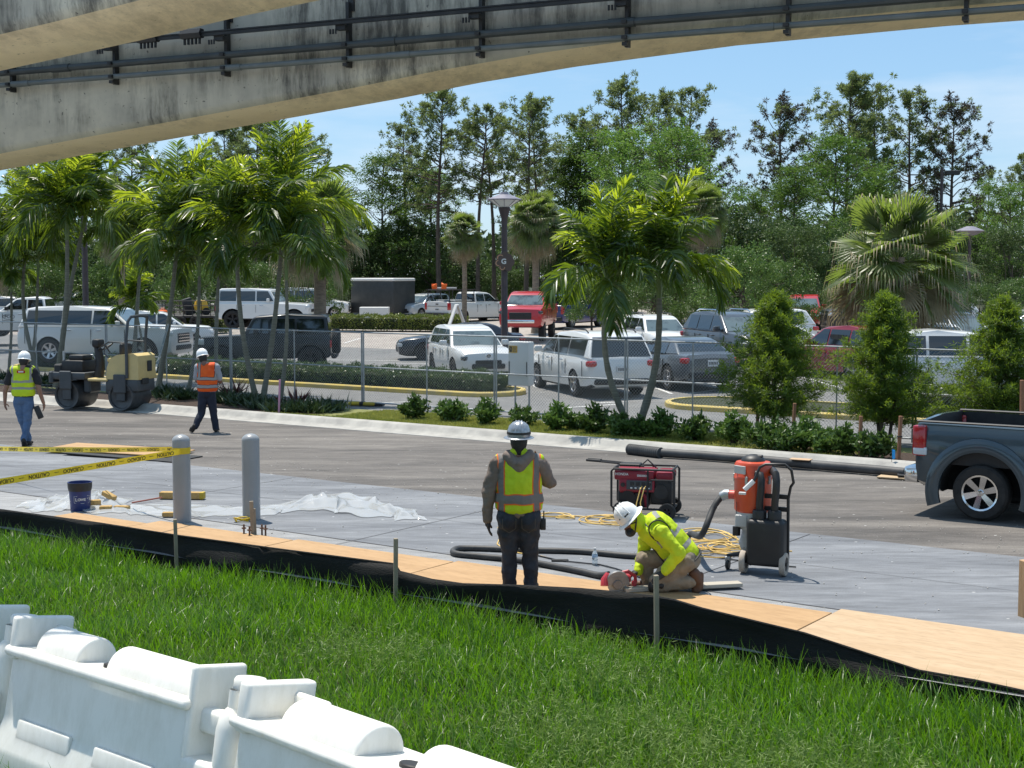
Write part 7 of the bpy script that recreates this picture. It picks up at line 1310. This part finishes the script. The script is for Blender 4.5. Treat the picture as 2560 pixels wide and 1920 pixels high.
# water bottle
m, nt_, b, o_ = nodes('clear_bottle'); b.inputs['Base Color'].default_value = (.85, .92, .96, 1); b.inputs['Roughness'].default_value = .08; b.inputs['Transmission Weight'].default_value = .75; b.inputs['IOR'].default_value = 1.2
t = thing('water_bottle', 'clear plastic water bottle with blue label left of the kneeling worker', 'bottle', G(1487, 1413)); mb = MB(); mb.lathe([(.001, 0), (.028, 0), (.032, .01), (.032, .05), (.030, .055), (.032, .06), (.032, .12), (.03, .135), (.016, .165), (.013, .175), (.013, .185), (.001, .185)], 18); mb.build('bottle_body', m, t); mb = MB(); mb.lathe([(.0335, .095), (.0335, .125)], 18); mb.build('label', mat('blue_label', (.12, .30, .55), (.6, .68, .75), sc=50, rough=.4), t); mb = MB(); mb.lathe([(.015, .183), (.015, .20), (.001, .20)], 12); mb.build('cap', M_white, t)
# ---- white water-filled barriers
m, nt_, b, o_ = nodes('white_barrier_plastic'); b.inputs['Base Color'].default_value = (.80, .775, .70, 1); b.inputs['Roughness'].default_value = .42; b.inputs['Subsurface Weight'].default_value = .35; b.inputs['Subsurface Radius'].default_value = (.08, .08, .08); b.inputs['Subsurface Scale'].default_value = .6; M_bar = m
tc_ = nt_.nodes.new('ShaderNodeTexCoord'); mp_ = nt_.nodes.new('ShaderNodeMapping'); mp_.inputs['Scale'].default_value = (1, 1, .35); nz_ = nt_.nodes.new('ShaderNodeTexNoise'); nz_.inputs['Scale'].default_value = 7; nz_.inputs['Detail'].default_value = 9; nz_.inputs['Roughness'].default_value = .72; rp_ = nt_.nodes.new('ShaderNodeValToRGB'); rp_.color_ramp.elements[0].position = .44; rp_.color_ramp.elements[0].color = (.84, .82, .76, 1); rp_.color_ramp.elements[1].position = .74; rp_.color_ramp.elements[1].color = (.70, .675, .60, 1)
nt_.links.new(tc_.outputs['Object'], mp_.inputs[0]); nt_.links.new(mp_.outputs[0], nz_.inputs[0]); nt_.links.new(nz_.outputs[0], rp_.inputs[0]); nt_.links.new(rp_.outputs[0], b.inputs['Base Color'])
hT = 2.2
def bpos(px, py): r = ray(px, py); t_ = -hT/r.z; return Vector((r.x*t_, r.y*t_, EYE+r.z*t_))
P1 = bpos(27, 1535); P2 = bpos(602, 1696); bd = P2-P1; LB = bd.length; BANG = math.atan2(bd.y, bd.x); ZT = P1.z
HW = .225; ZL = 1.07-.19          # half width, ledge height
def make_barrier():
    t = thing('water_barrier', 'x', 'barrier', (0, 0, 0), BANG, 'white plastic water-filled barriers'); t.rotation_mode = 'XYZ'; Lb = LB*.80
    bm = bmesh.new()
    # moulded shell: flared foot, upright sides and a recessed wall under a rolled rim
    prof = [(-HW-.02, 0), (-HW-.02, .22), (-HW+.04, .42), (-HW+.05, ZL-.10), (-HW+.05, ZL-.05)]
    ring = prof+[(-y, z) for y, z in prof[::-1]]; secs = []
    for x in (0, Lb): secs.append([bm.verts.new((x, y, z)) for y, z in ring])
    for j in range(len(ring)): k = (j+1) % len(ring); bm.faces.new((secs[0][j], secs[0][k], secs[1][k], secs[1][j]))
    bm.faces.new(secs[0][::-1]); bm.faces.new(secs[1]); bmesh.ops.recalc_face_normals(bm, faces=bm.faces); bmesh.ops.bevel(bm, geom=bm.edges[:], offset=.018, segments=2, profile=.5, affect='EDGES')
    mb = MB(); mb.bmadd(bm); mb.rbox((Lb/2, 0, ZL-.035), (Lb+.06, 2*HW+.02, .07), .034, 4)
    mb.rbox((Lb*.27, -HW+.035, .24), (Lb*.34, .05, .40), .02, 2, taper=(.92, 1)); mb.rbox((Lb*.72, -HW+.035, .24), (Lb*.34, .05, .40), .02, 2, taper=(.92, 1))
    mb.rbox((Lb*.27, HW, .30), (Lb*.36, .06, .36), .03, 2, taper=(.92, 1)); mb.rbox((Lb*.72, HW, .30), (Lb*.36, .06, .36), .03, 2, taper=(.92, 1)); mb.build('barrier_body', M_bar, t, 40)
    mb = MB(); mb.rbox((.04, 0, ZL+.05), (.075, 2*HW-.02, .28), .022, 3); mb.build('end_plate', M_bar, t, 40)
    mb = MB(); mb.rbox((.16, HW*.42, ZL+.06), (.24, .05, .15), .022, 3); mb.build('rib', M_bar, t, 40)
    for x0, x1 in ((.23, .70), (1.0, Lb-.0)):
        bm = bmesh.new(); n = 16; w = .155; A = []
        for x in (x0, x1): A.append([bm.verts.new((x, -.01+w*math.cos(a), ZL-.02+.17*math.sin(a)**.9)) for a in np.linspace(0, math.pi, n)])
        for j in range(n-1): bm.faces.new((A[0][j], A[0][j+1], A[1][j+1], A[1][j]))
        bm.faces.new(A[0][::-1]); bm.faces.new(A[1]); bm.faces.new((A[0][0], A[1][0], A[1][-1], A[0][-1])); bmesh.ops.recalc_face_normals(bm, faces=bm.faces)
        ed = [e for e in bm.edges if abs(e.verts[0].co.x-e.verts[1].co.x) < 1e-6 and e.verts[0].co.z > ZL-.01]; bmesh.ops.bevel(bm, geom=ed, offset=.02, segments=3, profile=.5, affect='EDGES'); mb = MB(); mb.bmadd(bm); mb.build('hump', M_bar, t, 40)
    mb = MB(); mb.lathe([(.001, ZL+.002), (.055, ZL+.002), (.055, ZL+.018), (.05, ZL+.024), (.001, ZL+.024)], 20, (.90, -.04, 0)); mb.build('filler_cap', M_trim, t)
    mb = MB(); mb.rbox((Lb+.01, 0, (ZL+.19)/2+.02), (.06, 2*HW-.06, ZL+.15), .028, 3); mb.build('end_wall', M_bar, t, 40)
    mb = MB(); mb.lathe([(.001, .0), (.07, 0), (.095, .03), (.095, ZL-.12), (.08, ZL-.04), (.045, ZL-.0), (.045, ZL+.10)], 20, (LB-.16, -.10, 0)); mb.rbox((Lb+.18, -.1, ZL*.35), (.40, .2, .5), .03, 3); mb.rbox((Lb+.12, -.06, ZL-.12), (.26, .12, .14), .03, 3); mb.build('hinge_lug', M_bar, t, 40)
    mb = MB(); mb.lathe([(.001, ZL+.09), (.085, ZL+.09), (.095, ZL+.105), (.095, ZL+.15), (.085, ZL+.165), (.001, ZL+.172)], 24, (LB-.15, -.02, 0)); mb.build('hinge_cap', M_bar, t, 40)
    return t
tb0 = make_barrier()
yoff = Vector((-math.sin(BANG), math.cos(BANG), 0))
for k, lab in ((0, 'white plastic barrier section in the lower left, second from the left edge'), (1, 'white plastic barrier section nearest the camera, cut by the bottom edge'), (-1, 'white plastic barrier section just visible at the far left edge')):
    loc = P1+bd*k+yoff*(HW*.96-.18); loc.z = ZT-1.07-.03
    o = tb0 if k == 0 else dup(tb0, loc, BANG, None, lab)
    o.location = loc; o.rotation_euler = (R(-10), 0, BANG-(R(5) if k == 1 else 0))
    if k == 1: o.scale = (1.4, 1.1, 1.0)
    o['label'] = lab #; o['label'] = lab
# ---- foreground grass: real blades, plus pale seed-head weeds
def grass(name, label, n, ulo, uhi, vlo, vhi, l0, l1, w0, w1, m, patch=None, lean=.55, seg=3):
    u = rng.uniform(ulo, uhi, n); v = rng.uniform(vlo, vhi, n); x = UX*u+VX*v; y = UY*u+VY*v; d = y
    keep = (np.abs(x/np.maximum(y, .1)) < .46) & (y > 5.2)
    if patch is not None: keep &= patch(x, y, u, v)
    # nothing grows under the barriers
    px_, py_ = x-P1.x, y-P1.y; cs, sn = math.cos(BANG), math.sin(BANG); ly = -px_*sn+py_*cs; keep &= ~((ly > -.12) & (ly < 2*HW+.06))
    x, y, v = x[keep], y[keep], v[keep]; n = len(x); z = np.array([bankz(q) for q in v])
    dn = .5+.5*np.sin(x*1.3+np.sin(y*1.7)*1.2)*np.cos(y*1.1+.6*x); ln = (l0+(l1-l0)*rng.random(n)**1.6)*(.75+.5*dn); w = rng.uniform(w0, w1, n)
    az = rng.uniform(0, 6.283, n); az = az*.8+.9; tl = rng.random(n)**.8*lean; hx = np.cos(az); hy = np.sin(az); bend = rng.uniform(.3, 1.25, n)
    sx = -np.sin(az+rng.uniform(-.8, .8, n)); sy = np.cos(az+rng.uniform(-.8, .8, n)); L_ = []; P = np.stack([x, y, z], 1); ang = tl.copy()
    pts = [P.copy()]
    for k in range(seg):
        st = ln/seg; P = P+np.stack([hx*np.sin(ang)*st, hy*np.sin(ang)*st, np.cos(ang)*st], 1); ang = ang+bend/seg*(1+.4*k); pts.append(P.copy())
    V = []
    for k, p in enumerate(pts): ww = (w*(1-(k/seg)**1.7)+.0004)[:, None]*np.stack([sx, sy, np.zeros(n)], 1); V += [p-ww, p+ww]
    V = np.stack(V, 1).reshape(-1, 3); b_ = np.arange(n)[:, None]*(2*(seg+1)); F = np.concatenate([b_+[2*k, 2*k+1, 2*k+3, 2*k+2] for k in range(seg)]); o = np_mesh(name, V, F, m, smooth=True); return tag(o, label, 'grass', kind='stuff')
M_gr = mat('grass_blades', (.033, .102, .006), (.10, .225, .013), sc=1.1, rough=.38, trans=.42, tcol=(.16, .37, .008), c3=(.15, .17, .03), sc3=.9, a3=.45); M_gr2 = mat('pale_grass_blades', (.09, .19, .02), (.18, .27, .045), sc=2.5, rough=.35, trans=.4); M_weed = mat('seedhead_weeds', (.14, .24, .045), (.22, .32, .075), sc=2, rough=.6, trans=.4)
grass('grass', 'lush bright green grass between barriers and silt fence', 170000, -16, 3, 2.5, 11.22, .12, .31, .0035, .0065, M_gr)
grass('tall_grass', 'taller paler grass blades standing above the lawn', 14000, -16, 3, 3.5, 11.25, .20, .40, .003, .006, M_gr2, lean=.7)
grass('fence_foot_grass', 'long dark grass growing at the foot of the silt fence', 16000, -16, 3, 10.3, 11.25, .18, .42, .003, .006, M_gr, lean=.35)
C_ = [D(1560, 1620, 11.8), D(2030, 1720, 9.5), D(2060, 1820, 8.9), D(1980, 1900, 8.4), D(1500, 1560, 13.2), D(930, 1580, 12.4), D(1330, 1850, 8.8), D(2280, 1850, 8.6), D(1750, 1830, 8.9), D(1640, 1720, 10), D(1450, 1720, 10.2)]
fb = FB()
for c in C_:
    k = 260; x = c.x+rng.normal(0, .42, k); y = c.y+rng.normal(0, .42, k)
    for i in range(k):
        v = vof(x[i], y[i]); 
        if v > 11.0: continue
        h = rng.uniform(.16, .34); b0 = np.array([x[i], y[i], bankz(v)]); top = b0+[rng.normal(0, .05), rng.normal(0, .05), h]; q = 9; base = b0+(top-b0)*rng.uniform(.45, 1., q)[:, None]; dd = norm(rdir(q)*[1, 1, .5]+[0, 0, .45])*rng.uniform(.03, .075, q)[:, None]
        V_, F_ = diamonds(base, dd, np.full(q, .0035)); fb.add(V_, F_); V_, F_ = diamonds(b0[None], (top-b0)[None], np.array([.002])); fb.add(V_, F_)
tag(fb.build('seedhead_weeds', M_weed), 'fuzzy pale green seed-head weeds among the grass', 'weeds', kind='stuff')

# ---- loose grit on road and slab
k = 2600; u = rng.uniform(-26, 8, k); v = np.where(rng.random(k) < .6, rng.normal(17.2, .9, k), rng.uniform(12.9, 22.9, k)); v = np.clip(v, 12.9, 22.9)
V_ = []; F_ = []; tet = np.array([[0, 0, 1.], [.94, 0, -.33], [-.47, .82, -.33], [-.47, -.82, -.33]])
for i in range(k):
    r_ = rng.uniform(.004, .016)**1.0; p = uv(u[i], v[i]); q = tet*r_*rng.uniform(.6, 1.3, (4, 1)); a = rng.uniform(0, 6.28); c_, s_ = math.cos(a), math.sin(a)
    q = np.stack([q[:, 0]*c_-q[:, 1]*s_, q[:, 0]*s_+q[:, 1]*c_, q[:, 2]*.7], 1)+[p.x, p.y, r_*.3+.002]; b0 = 4*i; V_.append(q); F_ += [(b0, b0+1, b0+2), (b0, b0+2, b0+3), (b0, b0+3, b0+1), (b0+1, b0+3, b0+2)]
tag(np_mesh('grit', np.concatenate(V_), F_, mat('grit_stone', (.30, .28, .25), (.48, .46, .43), sc=.8, rough=.9)), 'loose pale grit scattered over the road and the slab', 'grit', kind='stuff')
